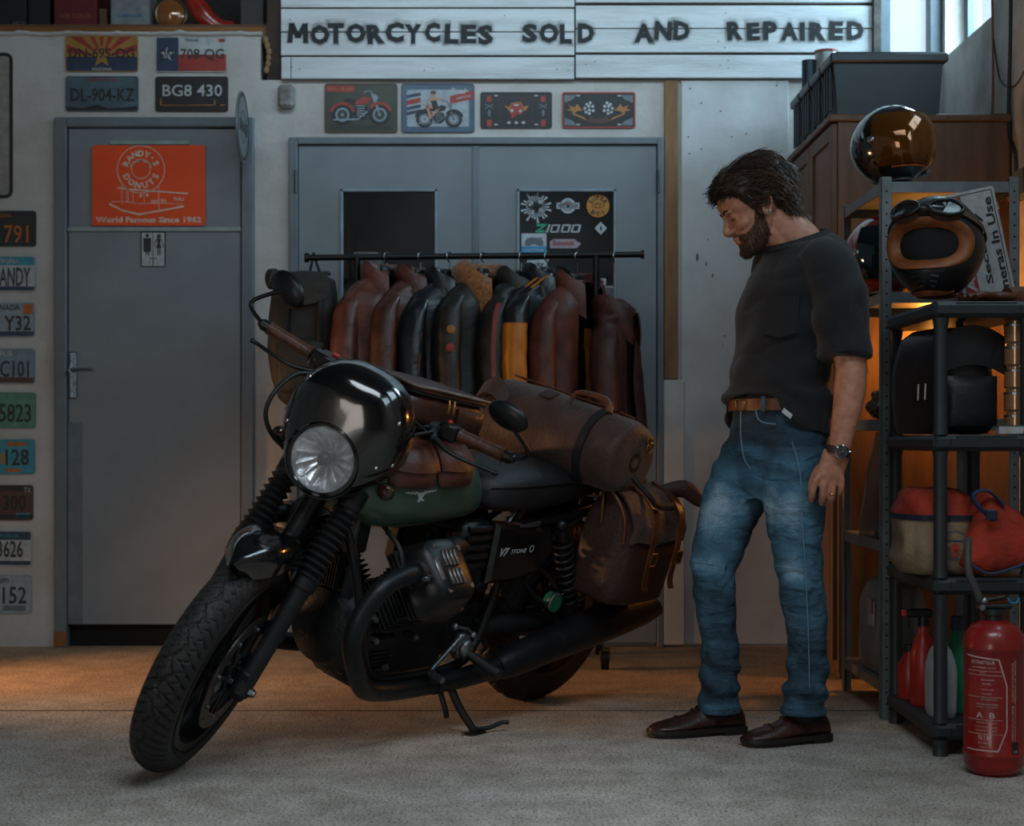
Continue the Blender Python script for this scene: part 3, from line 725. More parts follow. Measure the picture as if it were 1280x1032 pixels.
def f(mb):
    flat(mb, disc(-.018, .058, .011, 12), .0020, T); flat(mb, [(-.03, .04), (-.008, .046), (.002, .0), (-.02, -.004)], .0018, T)
    line(mb, [(-.012, .040), (.022, .036)], .007, .0019, T); line(mb, [(-.03, .04), (-.045, .03), (-.036, .012)], .006, .0019, T)
    line(mb, [(-.012, .0), (-.045, .008), (-.03, -.04)], .011, .0019, T); line(mb, [(-.008, -.004), (.006, .002), (-.022, -.03)], .010, .0019, T)
pr(o, 'printed_woman', P_skin, f)
pr(o, 'printed_dress', P_black, lambda mb: flat(mb, [(-.03, .030), (-.006, .032), (.004, -.002), (-.02, -.008)], .0021, T))
pr(o, 'printed_hair', P_brown, lambda mb: flat(mb, disc(-.019, .065, .012, 12, .008), .0021, T))
pr(o, 'caption_text', P_white, lambda mb: (fit(mb, 'Real', .062, .024, T @ Matrix.Translation((.085, .072, 0)), .0012, .02, .2), fit(mb, 'AMERICAN', .06, .008, T @ Matrix.Translation((.105, .045, 0)) @ Matrix.Rotation(.2, 4, 'Z'), .0012, .01)))
o, T, w_, h_ = panel('metal_picture', 'black metal plate with a small flaming red emblem in its middle', 'metal sign', 600.5, 115.5, 690, 160.5, P_black, .01, -.006, .003)
rim(o, T, w_, h_, .01, P_ink); holes(o, T, w_, h_)
pr(o, 'frame_line', P_brown, lambda mb: [line(mb, [(-.068, -.05), (-.068, .052), (.068, .052), (.068, -.05), (-.068, -.05)], .0016, .0008, T)])
pr(o, 'side_ornament', P_red, lambda mb: [flat(mb, rect(sx*.112-.01, sx*.112+.01, a, b), .0008, T) for sx in (-1, 1) for a, b in ((.034, .06), (-.068, -.040))])
pr(o, 'side_ornament', P_grey, lambda mb: [(line(mb, [(sx*.112-.016, .025), (sx*.112+.016, .008)], .004, .0008, T), line(mb, [(sx*.112-.016, .008), (sx*.112+.016, .025)], .004, .0008, T), flat(mb, disc(sx*.112, -.012, .006, 8, .016), .0008, T)) for sx in (-1, 1)])
pr(o, 'flame_emblem', P_gold, lambda mb: (flat(mb, [(-.05, .022), (-.03, .012), (-.02, .03), (.02, .034), (.03, .014), (.052, .02), (.04, -.002), (.028, -.004), (-.03, -.004)], .001, T)))
pr(o, 'flame_emblem', P_red, lambda mb: (flat(mb, [(-.03, .0), (-.02, .026), (.02, .03), (.03, .004), (.022, -.02), (.004, -.018), (-.018, -.036), (-.024, -.02)], .0014, T)))
pr(o, 'emblem_marks', P_white, lambda mb: (flat(mb, disc(-.018, -.002, .007, 8), .0018, T), flat(mb, disc(.017, -.004, .006, 8), .0018, T), flat(mb, rect(-.01, .01, .018, .024), .0018, T), [flat(mb, disc(x, -.052, .008, 8, .006), .0012, T) for x in (-.03, 0, .03)]))
o, T, w_, h_ = panel('metal_picture', 'red-edged black metal plate with two white flag clusters amid flames', 'metal sign', 702.5, 115.5, 794, 160.5, P_black, .01, -.006, .003)
rim(o, T, w_, h_, .01, P_red, .006); holes(o, T, w_, h_)
pr(o, 'corner_smoke', P_grey, lambda mb: [flat(mb, [(sx*(w_/2-.01), sy*(h_/2-.012)), (sx*(w_/2-.06), sy*(h_/2-.012)), (sx*(w_/2-.045), sy*(h_/2-.03)), (sx*(w_/2-.01), sy*(h_/2-.045))], .0006, T) for sx in (-1, 1) for sy in (-1, 1)])
pr(o, 'flame', P_gold, lambda mb: [flat(mb, [(sx*.135, .0), (sx*.115, .006), (sx*.125, .02), (sx*.10, .012), (sx*.09, .026), (sx*.075, .006), (sx*.06, .0), (sx*.09, -.004), (sx*.10, -.014), (sx*.06, -.03), (sx*.045, -.045), (sx*.075, -.032), (sx*.108, -.018), (sx*.11, -.004)], .0008, T) for sx in (-1, 1)])
pr(o, 'flag_cluster', P_white, lambda mb: [flat(mb, disc(sx*(.035+a), b, .0065, 7), .001, T) for sx in (-1, 1) for a, b in ((0, .03), (.014, .024), (.022, .008), (.018, -.008), (.004, .0), (-.01, .016), (-.012, -.002), (.006, .016), (.004, -.014))])
pr(o, 'centre_ornament', P_brown, lambda mb: (flat(mb, disc(0, -.045, .05, 14, .010), .0008, T), flat(mb, disc(-.03, -.035, .010, 8), .001, T), flat(mb, disc(.03, -.035, .010, 8), .001, T)))
# ------------------------------------------------------------------ stickers on the right door glass
GY = .003
def stick(name, label, x, y, m, polys, extra=()):
    T = wallT(WX(x), WZ(y), GY)
    mb = MB()
    for p in polys: flat(mb, p, .0, T)
    # give the sticker a skin of its own thickness
    mb.v += [v+Vector((0, .0006, 0)) for v in mb.v]; n = len(mb.v)//2; mb.f += [tuple(i+n for i in f)[::-1] for f in mb.f]
    o = tag(mb.build(name, m, None, 0), label, 'sticker', 'stickers on the door glass')
    for nm, mm, fn in extra:
        q = MB(); fn(q, T); q = (q, q.build(nm, mm, o, 0)); q[1]['kind'] = 'stuff' if q[0].nadd > 1 else 'part'
        if q[1]['kind'] == 'part': del q[1]['kind']
    return o
m_st = pc('sticker_white', 'aab4ba')
spl = []
for k in range(26):
    a = k*2*PI/26; r1 = .055*(1+.25*math.sin(k*2.3)); spl.append([(.018*math.cos(a), .018*math.sin(a)), (r1*math.cos(a-.06), r1*math.sin(a-.06)), (r1*math.cos(a+.08), r1*math.sin(a+.08))])
stick('sticker', 'white splash-shaped script sticker at the top left of the right door glass', 670, 258.5, m_st, spl+[disc(-.02, .015, .010, 8), disc(.018, .02, .009, 8), disc(-.015, -.02, .010, 8), disc(.02, -.014, .009, 8)],
      [('sticker_print', P_ink, lambda q, T: fit(q, 'Oldies', .075, .022, T @ Matrix.Translation((0, .012, 0)) @ Matrix.Rotation(.12, 4, 'Z'), .0006, .0, .2)), ('sticker_print', P_ink, lambda q, T: fit(q, 'Yard', .05, .018, T @ Matrix.Translation((0, -.016, 0)), .0006, .0, .2))])
stick('sticker', 'white winged round sticker at the top middle of the right door glass', 710, 257, m_st, [disc(0, 0, .032), rect(-.048, .048, -.013, .013)],
      [('sticker_print', P_ink, lambda q, T: (ringp(q, 0, 0, .018, .021, .0006, T), flat(q, disc(0, -.002, .007, 10), .0006, T), line(q, [(-.043, -.009), (-.028, .009)], .003, .0006, T), line(q, [(-.043, .009), (-.028, -.009)], .003, .0006, T), line(q, [(.043, -.009), (.028, .009)], .003, .0006, T), line(q, [(.043, .009), (.028, -.009)], .003, .0006, T))),
       ('sticker_print', P_red, lambda q, T: ringp(q, 0, 0, .010, .015, .0007, T, 16, .3, 2.8))])
def f(q, T):
    for k, c in enumerate('SUPER'):
        a = math.radians(150-k*30); text(q, c, .024, T @ Matrix.Translation((.034*math.cos(a), .034*math.sin(a), 0)) @ Matrix.Rotation(a-PI/2, 4, 'Z'), .0006, .001)
    for k, c in enumerate('B.T.I'):
        a = math.radians(232+k*19); text(q, c, .026, T @ Matrix.Translation((.034*math.cos(a), .034*math.sin(a), 0)) @ Matrix.Rotation(a+PI/2, 4, 'Z'), .0006, .001)
    ringp(q, 0, 0, .008, .011, .0006, T, 16); line(q, [(-.026, 0), (-.012, .009), (.012, .009), (.028, .001), (.012, -.009), (-.012, -.009), (-.026, 0)], .0025, .0006, T)
stick('sticker', 'round amber sticker with black lettering at the top right of the right door glass', 747.5, 257, pc('amber', 'b5781f'), [disc(0, 0, .048, 30)], [('sticker_print', P_ink, f)])
GRN = pc('sticker_green', '1d9070')
def para(x0, x1, y0, y1, sh=.012): return [(x0, y0), (x1, y0), (x1+sh, y1), (x0+sh, y1)]
zz = [[(-.085, .008), (-.045, .008), (-.041, .018), (-.083, .018)], [(-.057, .010), (-.045, .010), (-.073, -.010), (-.086, -.010)], [(-.088, -.018), (-.05, -.018), (-.048, -.008), (-.088, -.008)]]
o = stick('sticker', 'Z1000 sticker with a green Z and white digits on the right door glass', 696, 285, m_st, [para(-.046, -.038, -.018, .016, .012)]+[q for x in (-.03, .015, .057) for q in (para(x, x+.034, -.018, -.012, .002), para(x+.01, x+.044, .010, .016, .002), [(x, -.018), (x+.007, -.018), (x+.017, .016), (x+.010, .016)], [(x+.028, -.018), (x+.036, -.018), (x+.046, .016), (x+.038, .016)])],
      [('green_letter', GRN, lambda q, T: [flat(q, p, .0006, T) for p in zz])])
stick('sticker', 'small white diamond sticker on the right door glass', 751, 285, m_st, [[(0, .027), (-.026, 0), (0, -.027), (.026, 0)]], [('sticker_print', P_ink, lambda q, T: flat(q, [(0, .014), (-.004, 0), (0, -.014), (.006, -.004)], .0006, T))])
stick('sticker', 'white and blue square sticker with a bear-like shape on the right door glass', 667.5, 303.5, m_st, [rect(-.052, .052, -.040, .040)], [('blue_band', pc('sticker_blue', '2a87b5'), lambda q, T: flat(q, rect(-.052, .052, -.040, -.014), .0006, T)), ('sticker_print', P_grey, lambda q, T: (flat(q, [(-.036, -.012), (-.04, .004), (-.03, .02), (-.01, .024), (.01, .02), (.03, .024), (.04, .004), (.038, -.012), (.02, -.012), (.0, -.004), (-.018, -.012)], .0007, T))), ('sticker_text', m_st, lambda q, T: fit(q, 'CALIFORNIA', .08, .010, T @ Matrix.Translation((0, -.029, 0)), .0009, .01))])
stick('sticker', 'pink-edged arrow sticker with red script on the right door glass', 707, 304, pc('pink_edge', '9a8c98'), [[(-.064, -.02), (.045, -.02), (.066, 0), (.045, .010), (.04, .018), (-.05, .018), (-.066, .008)]], [('sticker_print', P_red, lambda q, T: fit(q, 'Summit', .09, .022, T @ Matrix.Translation((-.01, .002, 0)), .0007, .03, .1))])
stick('sticker', 'pale script sticker just under the clothes rail on the right door glass', 670, 330.5, m_st, [[(-.05, -.022), (.035, -.018), (.055, .022), (-.035, .018)]], [('sticker_print', P_ink, lambda q, T: fit(q, 'Lucky', .07, .024, T, .0006, .03, .2))])
stick('sticker', 'small pale sticker with a red mark low on the right door glass', 751, 352, m_st, [rect(-.016, .022, -.014, .014)], [('sticker_print', P_red, lambda q, T: ringp(q, .003, 0, .006, .010, .0006, T, 14))])
# ------------------------------------------------------------------ shelf niche above the single door
ws = thing('high_shelf', 'orange-brown wooden storage shelf high above the single door', 'shelf', (-2.2, .3, 2.545))
MB().box(-3.6, WX(338), .10, .60, WZ(30), WZ(22.5), .002).build('shelf_board', mat('shelf_top', '6d4526', .6, scale=3, col2='3c2412', aniso=(1, 8, 8)), ws)
MB().box(-3.6, WX(344), .05, .10, WZ(52), WZ(29.5), .002).build('front_rail', m_woodh, ws)
MB().box(WX(333), WX(345), .04, .10, WZ(96), WZ(28), .002).build('post', m_wood, ws)
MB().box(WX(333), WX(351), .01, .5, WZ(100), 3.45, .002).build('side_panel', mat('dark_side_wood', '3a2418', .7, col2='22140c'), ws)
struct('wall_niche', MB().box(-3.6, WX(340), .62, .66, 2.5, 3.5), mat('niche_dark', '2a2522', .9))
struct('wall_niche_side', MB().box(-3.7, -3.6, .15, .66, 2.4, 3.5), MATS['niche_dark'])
zt = WZ(22.5)
def sbox(name, label, cat, x0, x1, y, dep, h, m, prints=()):
    s = 2000/(y+6.667); X0_, X1_ = (x0-640)/s, (x1-640)/s
    o = tag(MB().box(X0_, X1_, y, y+dep, zt+.002, zt+h, .004).build(name, m), label, cat)
    for nm, mm, tx, cx, cz, ww, hh in prints:
        q = MB(); fit(q, tx, ww, hh, wallT(X0_+(X1_-X0_)*cx, zt+cz, y-.001), .0004, .02); q.build(nm, mm, o, 0)
    return o
sbox('storage_case', 'black case at the far left end of the high wooden shelf', 'case', -60, 33, .2, .3, .24, P_black, [('case_text', P_grey, 'MCS', .90, .03, .05, .015)])
sbox('storage_case', 'second black case on the high shelf, beside the dark red box', 'case', 35, 62, .2, .3, .24, pc('case_black2', '101214'))
sbox('red_box', 'dark red box lettered ICE COLD on the high wooden shelf', 'box', 67, 121, .2, .3, .30, pc('dark_red', '5e1218'), [('box_text', pc('dull_gold', '8a4a33'), 'ICE COLD', .5, .062, .13, .018)])
sbox('amber_jar', 'small brown carton between the red box and the pale tin on the high shelf', 'box', 123, 134, .22, .1, .10, pc('amber_dark', '5a4028'))
sbox('pale_tin', 'pale grey tin with blue lettering on the high wooden shelf', 'tin', 138, 187, .18, .14, .24, pc('tin_grey', '7c8386', .35, metal=.2), [('tin_text', pc('tin_blue', '3d6a88'), 'COMPRESSOR', .5, .058, .11, .014)])
hl = thing('old_headlamp', 'old round brass headlamp on the high wooden shelf', 'lamp', (WX(217), .25, zt))
Th = Matrix.Translation((at(215, 0, .25).x, .22, zt+.075)) @ Matrix.Rotation(PI/2, 4, 'X')
MB().lathe([(.02, -.10), (.05, -.08), (.068, -.02), (.072, 0), (.066, .004), (.06, 0)], Th, 28).build('lamp_bowl', mat('old_brass', '6e5a3c', .35, .8), hl)
g = MB().lathe([(.06, 0), (.045, .012), (.001, .018)], Th, 24, False); g.build('lens', mat('amber_lens', '8e5a2e', .15, .2, coat=.6), hl)
# red crash guard leaning on the shelf
x0 = at(235, 0, .25).x
tag(MB().tube([(x0, .25, zt+.20), (x0+.06, .25, zt+.09), (x0+.13, .25, zt+.035), (x0+.20, .25, zt+.03)], [.03, .045, .03, .02], 10, 5, sx=.5).build('red_fairing', mat('glossy_red', '8e1f10', .25, coat=.5)), 'curved glossy red bodywork piece lying on the high wooden shelf', 'fairing')
sbox('dark_crate', 'dark brown crate at the right end of the high shelf beside the plank sign', 'crate', 300, 330, .25, .25, .26, pc('crate_brown', '2a1f18'))
# yellow foam lumps spilling down the post
fm = MB()
for k in range(6): fm.ell((WX(334)+random.uniform(-.006, .008), -.0, WZ(50+k*7.5)), .013, .014, .017, n=8, m=6)
tag(fm.build('foam_bead', mat('old_foam', '8a6f50', .9, bump=.5, bscale=50), wall_back), 'old yellowed foam bead')
MB().box(WX(334), WX(345), .03, .04, WZ(84), WZ(78)).build('paper_tag', P_grey, ws)
# ------------------------------------------------------------------ clothes rail with hanging things
RY = -.44
def RX(px): return at(px, 0, RY).x
def RZ(py): return at(0, py, RY).z
m_rail = mat('black_rail', '101113', .35, .3, var=.1)
rail = thing('clothes_rail', 'black metal clothes rail on castors in front of the double door', 'clothes rail', (0, RY, 0))
rb = MB().tube([(RX(383), RY, RZ(322)), (RX(803), RY, RZ(318))], .012, 12); rb.build('rail_bar', m_rail, rail)
ec = MB(); ec.cyl((RX(381), RY, RZ(322)), (RX(386), RY, RZ(322)), .019); ec.build('end_stop', m_rail, rail)
ec = MB(); ec.cyl((RX(801), RY, RZ(318)), (RX(805), RY, RZ(318)), .017); ec.build('end_stop', m_rail, rail)
for px in (446, 745):
    MB().tube([(RX(px), RY, .09), (RX(px), RY, RZ(320))], .0135, 12).build('post', m_rail, rail)
    MB().tube([(RX(px), RY-.24, .085), (RX(px), RY+.22, .085)], .013, 10).build('foot_bar', m_rail, rail)
MB().tube([(RX(446), RY, .11), (RX(745), RY, .11)], .011, 10).build('lower_bar', m_rail, rail)
for px in (446, 752):
    for dy in (-.22, .20):
        c = MB(); c.cyl((RX(px)-.014, RY+dy, .034), (RX(px)+.014, RY+dy, .034), .034, 18)
        q = c.build('castor_wheel', m_black, rail)
        c = MB(); c.box(RX(px)-.02, RX(px)-.015, RY+dy-.012, RY+dy+.012, .03, .075); c.box(RX(px)+.015, RX(px)+.02, RY+dy-.012, RY+dy+.012, .03, .075); c.box(RX(px)-.02, RX(px)+.02, RY+dy-.014, RY+dy+.014, .072, .085)
        c.build('castor_fork', mat('brass_fork', '8a6a44', .4, .6), q)
# jackets
def leather(name, col, col2, rough=.38, sc=14): return mat(name, col, rough, scale=sc, col2=col2, bump=.18, bscale=55, spec=.5)
m_hang = mat('black_hanger', '0d0e10', .4); m_hook = mat('hook_steel', 'a0a8ad', .25, 1.)
m_lining = mat('dark_lining', '0c0c0e', .8)
def jacket(hx_, label, m, ms=None, mc=None, zsh=352, zhem=545, yaw=45, wid=.215, thick=.085, collar='fold', open_=.15, seed=0, extra=None, slen=1., logo=True):
    """hook at rail pixel hx_; shoulder axis turned by yaw so the near shoulder comes toward the camera and left"""
    x = RX(hx_); zr = RZ(320.5); zs = RZ(zsh); zh = RZ(zhem)
    t = thing('jacket', label, 'jacket', (x, RY, zh), 0, 'jackets on the clothes rail')
    R_ = Matrix.Translation((x, RY, 0)) @ Matrix.Rotation(math.radians(180+yaw), 4, 'Z')   # local +x = near shoulder, local +y = front of jacket
    rnd = random.Random(seed)
    ph = [rnd.uniform(0, 6) for _ in range(6)]
    NS = 44; rings = []
    zz = [zs+.026, zs+.006, zs-.020, zs-.052, zs-.095, zs-.17, zs-.25, zs-.33, zs-.41, zs-.49, zh+.02, zh]
    wd = [.072, .100, .140, wid*.84, wid*.97, wid*.97, wid*.94, wid*.94, wid*.97, wid, wid*1.03, wid*1.03]
    tk = [.056, .060, .064, thick*.85, thick, thick*1.0, thick*.95, thick*.95, thick, thick*1.05, thick*1.1, thick*1.1]
    def ringat(i, ins=0., k=1.):
        out = []
        for j in range(NS+1):
            a = PI/2+open_*2.2+(2*PI-open_*4.4)*j/NS
            ca, sa = math.cos(a), math.sin(a)
            ww = (wd[i]-ins)*k; tt = (tk[i]-ins)
            ex = .75
            px_ = ww*math.copysign(abs(ca)**ex, ca); py_ = tt*math.copysign(abs(sa)**.9, sa)
            f = (max(0, i-2)/9)
            d = .011*f*math.sin(5*a+ph[0]+i*.25)+.008*f*math.sin(9*a+ph[1]-i*.3)+.004*noise.noise(Vector((a*2, i*.8, seed)))
            px_ += d*ca; py_ += d*sa
            out.append(R_ @ Vector((px_, py_, zz[i]+.004*math.sin(3*a+ph[2])*f)))
        return out
    outer = [ringat(i) for i in range(len(zz))]
    # refine by catmull along z
    cols = list(zip(*outer)); dense = [crom(c, 3) for c in cols]; rings = [list(r) for r in zip(*dense)]
    b = MB(); nV = len(rings); W = NS+1
    def fn(u, v): return rings[min(int(round(u*(nV-1))), nV-1)][int(round(v*NS))]
    b.grid(fn, nV-1, NS, thick=.006)
    body = b.build('body', m, t, 60)
    l = MB(); inn = [ringat(i, .012) for i in range(len(zz))]
    l.grid(lambda u, v: inn[int(round(u*(len(zz)-1)))][int(round(v*NS))], len(zz)-1, NS)
    l.build('lining', m_lining, body, 60)
    # sleeves
    for sd in (1, -1):
        pts = [(sd*(wid-.060), 0, zs-.062), (sd*(wid-.020), .004, zs-.115), (sd*(wid+.0), .008, zs-.20), (sd*(wid+.012), .015, zs-.30), (sd*(wid+.020), .028, zs-.42), (sd*(wid+.022), .045, zs-.42-.17*slen)]
        P = crom(pts, 7); rr = []
        N_ = len(P); ringsS = []
        base = [.040, .050, .054, .054, .052, .050]
        for i, p in enumerate(P):
            u = i/(N_-1)*5; a_ = min(int(u), 4); r0 = base[a_]+(base[a_+1]-base[a_])*(u-a_)
            ring = []
            for j in range(20):
                a = 2*PI*j/20
                d = 1+.04*math.sin(2*a+u*.8+ph[3])+.018*math.sin(u*6+2*math.cos(a)+ph[4])*min(1, u)+.06*noise.noise(Vector((math.cos(a), math.sin(a)+seed, u*1.3)))
                ring.append(R_ @ Vector((p.x+r0*.82*d*math.cos(a), p.y+r0*1.05*d*math.sin(a), p.z)))
            ringsS.append(ring)
        s_ = MB(); s_.loft(ringsS)
        so = s_.build('sleeve', ms or m, t, 70)
        if ms:
            cpm = MB(); k_ = 13; cpm.loft([[R_ @ (Vector((P[i].x, P[i].y, P[i].z))+((R_.inverted() @ p)-P[i])*1.035) for p in ringsS[i]] for i in range(k_)], True); cpm.build('sleeve_yoke', m, so, 70)
        if sd == 1 and extra: extra(t, so, R_, zs, P)
    # collar
    if collar:
        c = MB()
        def cf(u, v):
            a = PI/2+.50+(2*PI-1.0)*u
            big = collar == 'fur'
            r = (.078+(.030 if big else .020)*math.sin(v*PI*.9)+(.018 if big else .014)*v)
            drop = (.02-.085*v if v > .35 else .02+.02*v)
            fr = max(0, math.sin(a))
            z = zs+.012+.055*math.sin(min(1, v*2.2)*PI/2)-.085*max(0, v-.35)/.65-fr*(.030+.075*v)*(1.5 if big else 1.2)
            nn = .006*noise.noise(Vector((u*14, v*9, seed))) if big else 0
            return R_ @ Vector((r*math.cos(a)*(1+.15*fr), (r*.82)*math.sin(a)+.0+.018*fr*v, z+nn))
        c.grid(cf, 36, 6, thick=.016 if collar == 'fur' else .006)
        c.build('collar', mc or m, t, 70)
    # hanger
    h = MB()
    h.tube([(-.14, 0, zs-.055), (-.10, .0, zs-.035), (-.04, 0, zs+.0), (0, 0, zs+.02), (.04, 0, zs+.0), (.10, 0, zs-.035), (.14, 0, zs-.055)], .011, 8, 3, R_)
    h.box(-.032, .032, -.007, .007, zs+.012, zs+.052, .004, R_)
    ho = h.build('hanger', m_hang, t, 50)
    if logo:
        q = MB(); fit(q, 'Segura', .045, .014, R_ @ Matrix.Translation((0, .008, zs+.032)) @ Matrix.Rotation(PI/2, 4, 'X') @ Matrix.Rotation(PI, 4, 'Y'), .0002, .01)
        q.build('hanger_print', P_grey, ho, 0)
    k = MB(); hk = [(0, 0, zs+.045), (0, 0, zr-.028)]+[(-.014*math.cos(a)+.0*1-0.0, 0, zr+.0+.017*math.sin(a)) for a in [math.radians(-60+d) for d in (0, 60, 110, 160, 200, 240)]]
    k.tube([(0, 0, zs+.045), (0, 0, zr-.022)], .0022, 6, 0, R_)
    k.tube([(0, 0, zr-.022), (.010, 0, zr-.014), (.0165, 0, zr), (.012, 0, zr+.012), (0, 0, zr+.0168), (-.012, 0, zr+.011)], .003, 6, 3, R_)
    k.build('hook', m_hook, ho, 60)
    return t
L_b1 = leather('chestnut_leather', '744234', '42241c'); L_b2 = leather('dark_brown_leather', '5c3428', '33190f'); L_bk = leather('black_leather', '24282e', '121417', .3, 9)
L_gb = leather('worn_black_leather', '2b2724', '171412', .45); L_rb = leather('russet_leather', '683526', '3a1b13', .5); L_dr = leather('dark_maroon_leather', '4c231c', '2a110e', .55)
jacket(484, 'chestnut brown leather jacket with a wide collar, first jacket from the left on the rail', L_b1, zsh=349, zhem=560, seed=1, wid=.21, thick=.095, yaw=42, logo=False)
jacket(526, 'dark brown leather jacket, second jacket from the left on the rail', L_b2, zsh=353, zhem=560, seed=2, yaw=50, thick=.07)
jacket(562, 'glossy black leather jacket with a ribbed shoulder, third from the left on the rail', L_bk, zsh=355, zhem=560, seed=3, yaw=48, thick=.075, mc=L_bk)
def patches(t, so, R_, zs, P):
    for k, (dz, m) in enumerate(((-.22, P_gold), (-.31, P_red))):
        p = P[14 if k == 0 else 19]
        q = MB(); T = R_ @ Matrix.Translation((p.x+.035, p.y+.050, p.z)) @ Matrix.Rotation(math.radians(-35), 4, 'Z') @ Matrix.Rotation(-PI/2, 4, 'X')
        q.lathe([(.016, -.006), (.016, .001), (.0, .002)], T, 14); q.build('patch', m, so, 40)
jacket(604, 'worn black leather jacket with a tan sheepskin collar and sleeve patches', L_gb, zsh=352, zhem=560, seed=4, yaw=50, thick=.08, collar='fur', mc=mat('sheepskin', '9c6534', .95, scale=60, bump=.6, bscale=160, col2='6e4220', sheen=.4), extra=patches)
def stripe(t, so, R_, zs, P):
    q = MB()
    def fn(u, v):
        p = P[4+int(round(u*(len(P)-6)))]
        a = math.radians(35+14*v); r = .072-.012*u
        return R_ @ Vector((p.x+r*.86*math.cos(a), p.y+r*1.08*math.sin(a), p.z))
    q.grid(fn, len(P)-6, 2, thick=.003); q.build('red_stripe', mat('red_stripe_leather', '8a3427', .5), so)
jacket(652, 'dark leather jacket with a narrow red stripe down the sleeve', L_gb, zsh=356, zhem=560, seed=5, yaw=52, thick=.06, wid=.20, extra=stripe)
def bars(t, so, R_, zs, P):
    for k in (0, 1):
        q = MB()
        def fn(u, v):
            x = .075+.10*u; zc = zs+.012-.055*u
            return R_ @ Vector((x, .030+k*.028+.010*v, zc+.012-.006*k+.0*v))
        q.grid(fn, 6, 1, thick=.004); q.build('shoulder_bar', mat('orange_leather', 'c2761a', .5, scale=8, col2='a8620f'), t)
jacket(684, 'black jacket with a bright orange sleeve and orange shoulder bars', L_bk, ms=mat('orange_leather', 'c2761a', .5, scale=8, col2='a8620f'), zsh=352, zhem=560, seed=6, yaw=50, thick=.07, collar='fold', extra=bars)
jacket(722, 'russet brown leather coat near the right end of the rail', L_rb, zsh=360, zhem=575, seed=7, yaw=48, thick=.085, logo=False)
jacket(768, 'dark maroon leather coat, last on the right of the rail', L_dr, zsh=392, zhem=590, seed=8, yaw=70, thick=.07, wid=.17, logo=False)
# olive backpack on the left end of the rail
bp = thing('backpack', 'olive green waxed backpack hanging at the left end of the rail', 'backpack', (RX(390), RY, RZ(505)))
m_wax = mat('olive_waxed_canvas', '34322b', .65, scale=9, bump=.3, bscale=70, col2='201f1c'); m_bls = mat('dark_strap', '131313', .7)
def bpf(px, py, dy=0.): v = at(px, py, RY+dy); return v
rings = []
for (z, cx, hw, hd) in ((RZ(343), 386, .05, .04), (RZ(350), 384, .105, .075), (RZ(366), 382, .125, .09), (RZ(400), 380, .132, .10), (RZ(440), 379, .13, .105), (RZ(475), 380, .122, .10), (RZ(498), 382, .10, .085), (RZ(506), 382, .07, .06)):
    rings.append([(RX(cx)+hw*math.copysign(abs(math.cos(a))**.65, math.cos(a))+.004*math.sin(4*a+z*30), RY-.02+hd*math.copysign(abs(math.sin(a))**.65, math.sin(a)), z) for a in [2*PI*j/32 for j in range(32)]])
MB().loft([[Vector(p) for p in r] for r in rings]).build('bag_body', m_wax, bp, 60)
f = MB(); f.grid(lambda u, v: (RX(350+64*u)+0, RY-.02-.115*math.sin(min(1, v*1.6)*PI/2)-.012*math.sin(u*PI), RZ(342+3*abs(2*u-1)+44*max(0, v-.3)+12*math.sin(u*PI)*v)), 12, 10, thick=.01); f.build('top_flap', m_wax, bp, 60)
for dx in (-.055, .06):
    MB().tube([(RX(384)+dx, RY-.11, RZ(352)), (RX(384)+dx*1.1, RY-.137, RZ(390)), (RX(384)+dx*1.1, RY-.137, RZ(440)), (RX(384)+dx, RY-.118, RZ(480))], .011, 6, 4, sx=1.8).build('strap', m_bls, bp)
MB().tube([(RX(343), RY-.10, RZ(352)), (RX(350), RY-.11, RZ(352))], .04, 16).build('strap_roll', m_wax, bp)
MB().tube([(RX(386), RY, RZ(346)), (RX(390), RY-.003, RZ(328)), (RX(392), RY, RZ(316.5)), (RX(396), RY+.003, RZ(330)), (RX(402), RY, RZ(347))], .006, 6, 5, sx=.5).build('hanging_loop', m_bls, bp)
p = MB(); p.box(RX(352), RX(412), RY-.16, RY-.09, RZ(492), RZ(425), .02); p.build('front_pocket', m_wax, bp, 60)
# ------------------------------------------------------------------ wooden cabinet in the corner
m_cab = mat('cabinet_wood', '6a4c36', .5, scale=2.5, bump=.1, bscale=30, col2='4c3424', aniso=(8, 8, 1))
m_cabp = mat('cabinet_panel_wood', '6e5340', .5, scale=2.5, bump=.1, bscale=30, col2='594131', aniso=(8, 8, 1))
cab = thing('cabinet', 'tall brown wooden cabinet in the right corner under the black bins', 'cabinet', (1.47, -.46, 0))
CX0, CX1, CY0, CY1, CZ = 1.15, 1.79, -.92, -.035, 2.03
b = MB(); b.box(CX0+.02, CX1, CY0, CY1, .03, CZ-.025, .003); b.box(CX0+.03, CX1, CY0+.02, CY1, 0, .05); b.build('carcass', m_cab, cab)
MB().box(CX0-.012, CX1, CY0-.012, CY1, CZ-.025, CZ, .004).build('top_board', m_cab, cab)
for (a, c) in ((CY0+.006, -.485), (-.475, CY1-.006)):
    for (z0, z1) in ((.07, .98), (1.0, CZ-.032)):
        d = MB(); s_ = .055
        d.box(CX0-.0, CX0+.02, a, a+s_, z0, z1, .002); d.box(CX0-.0, CX0+.02, c-s_, c, z0, z1, .002)
        d.box(CX0-.0, CX0+.02, a+s_, c-s_, z1-s_, z1, .002); d.box(CX0-.0, CX0+.02, a+s_, c-s_, z0, z0+s_, .002)
        do = d.build('door', m_cab, cab)
        MB().box(CX0+.009, CX0+.018, a+s_-.003, c-s_+.003, z0+s_-.003, z1-s_+.003).build('door_panel', m_cabp, do)
        k = MB().ell((CX0-.012, c-.03, (z0+z1)/2), .012, .012, .012, n=10, m=6); k.build('knob', m_metal, do)
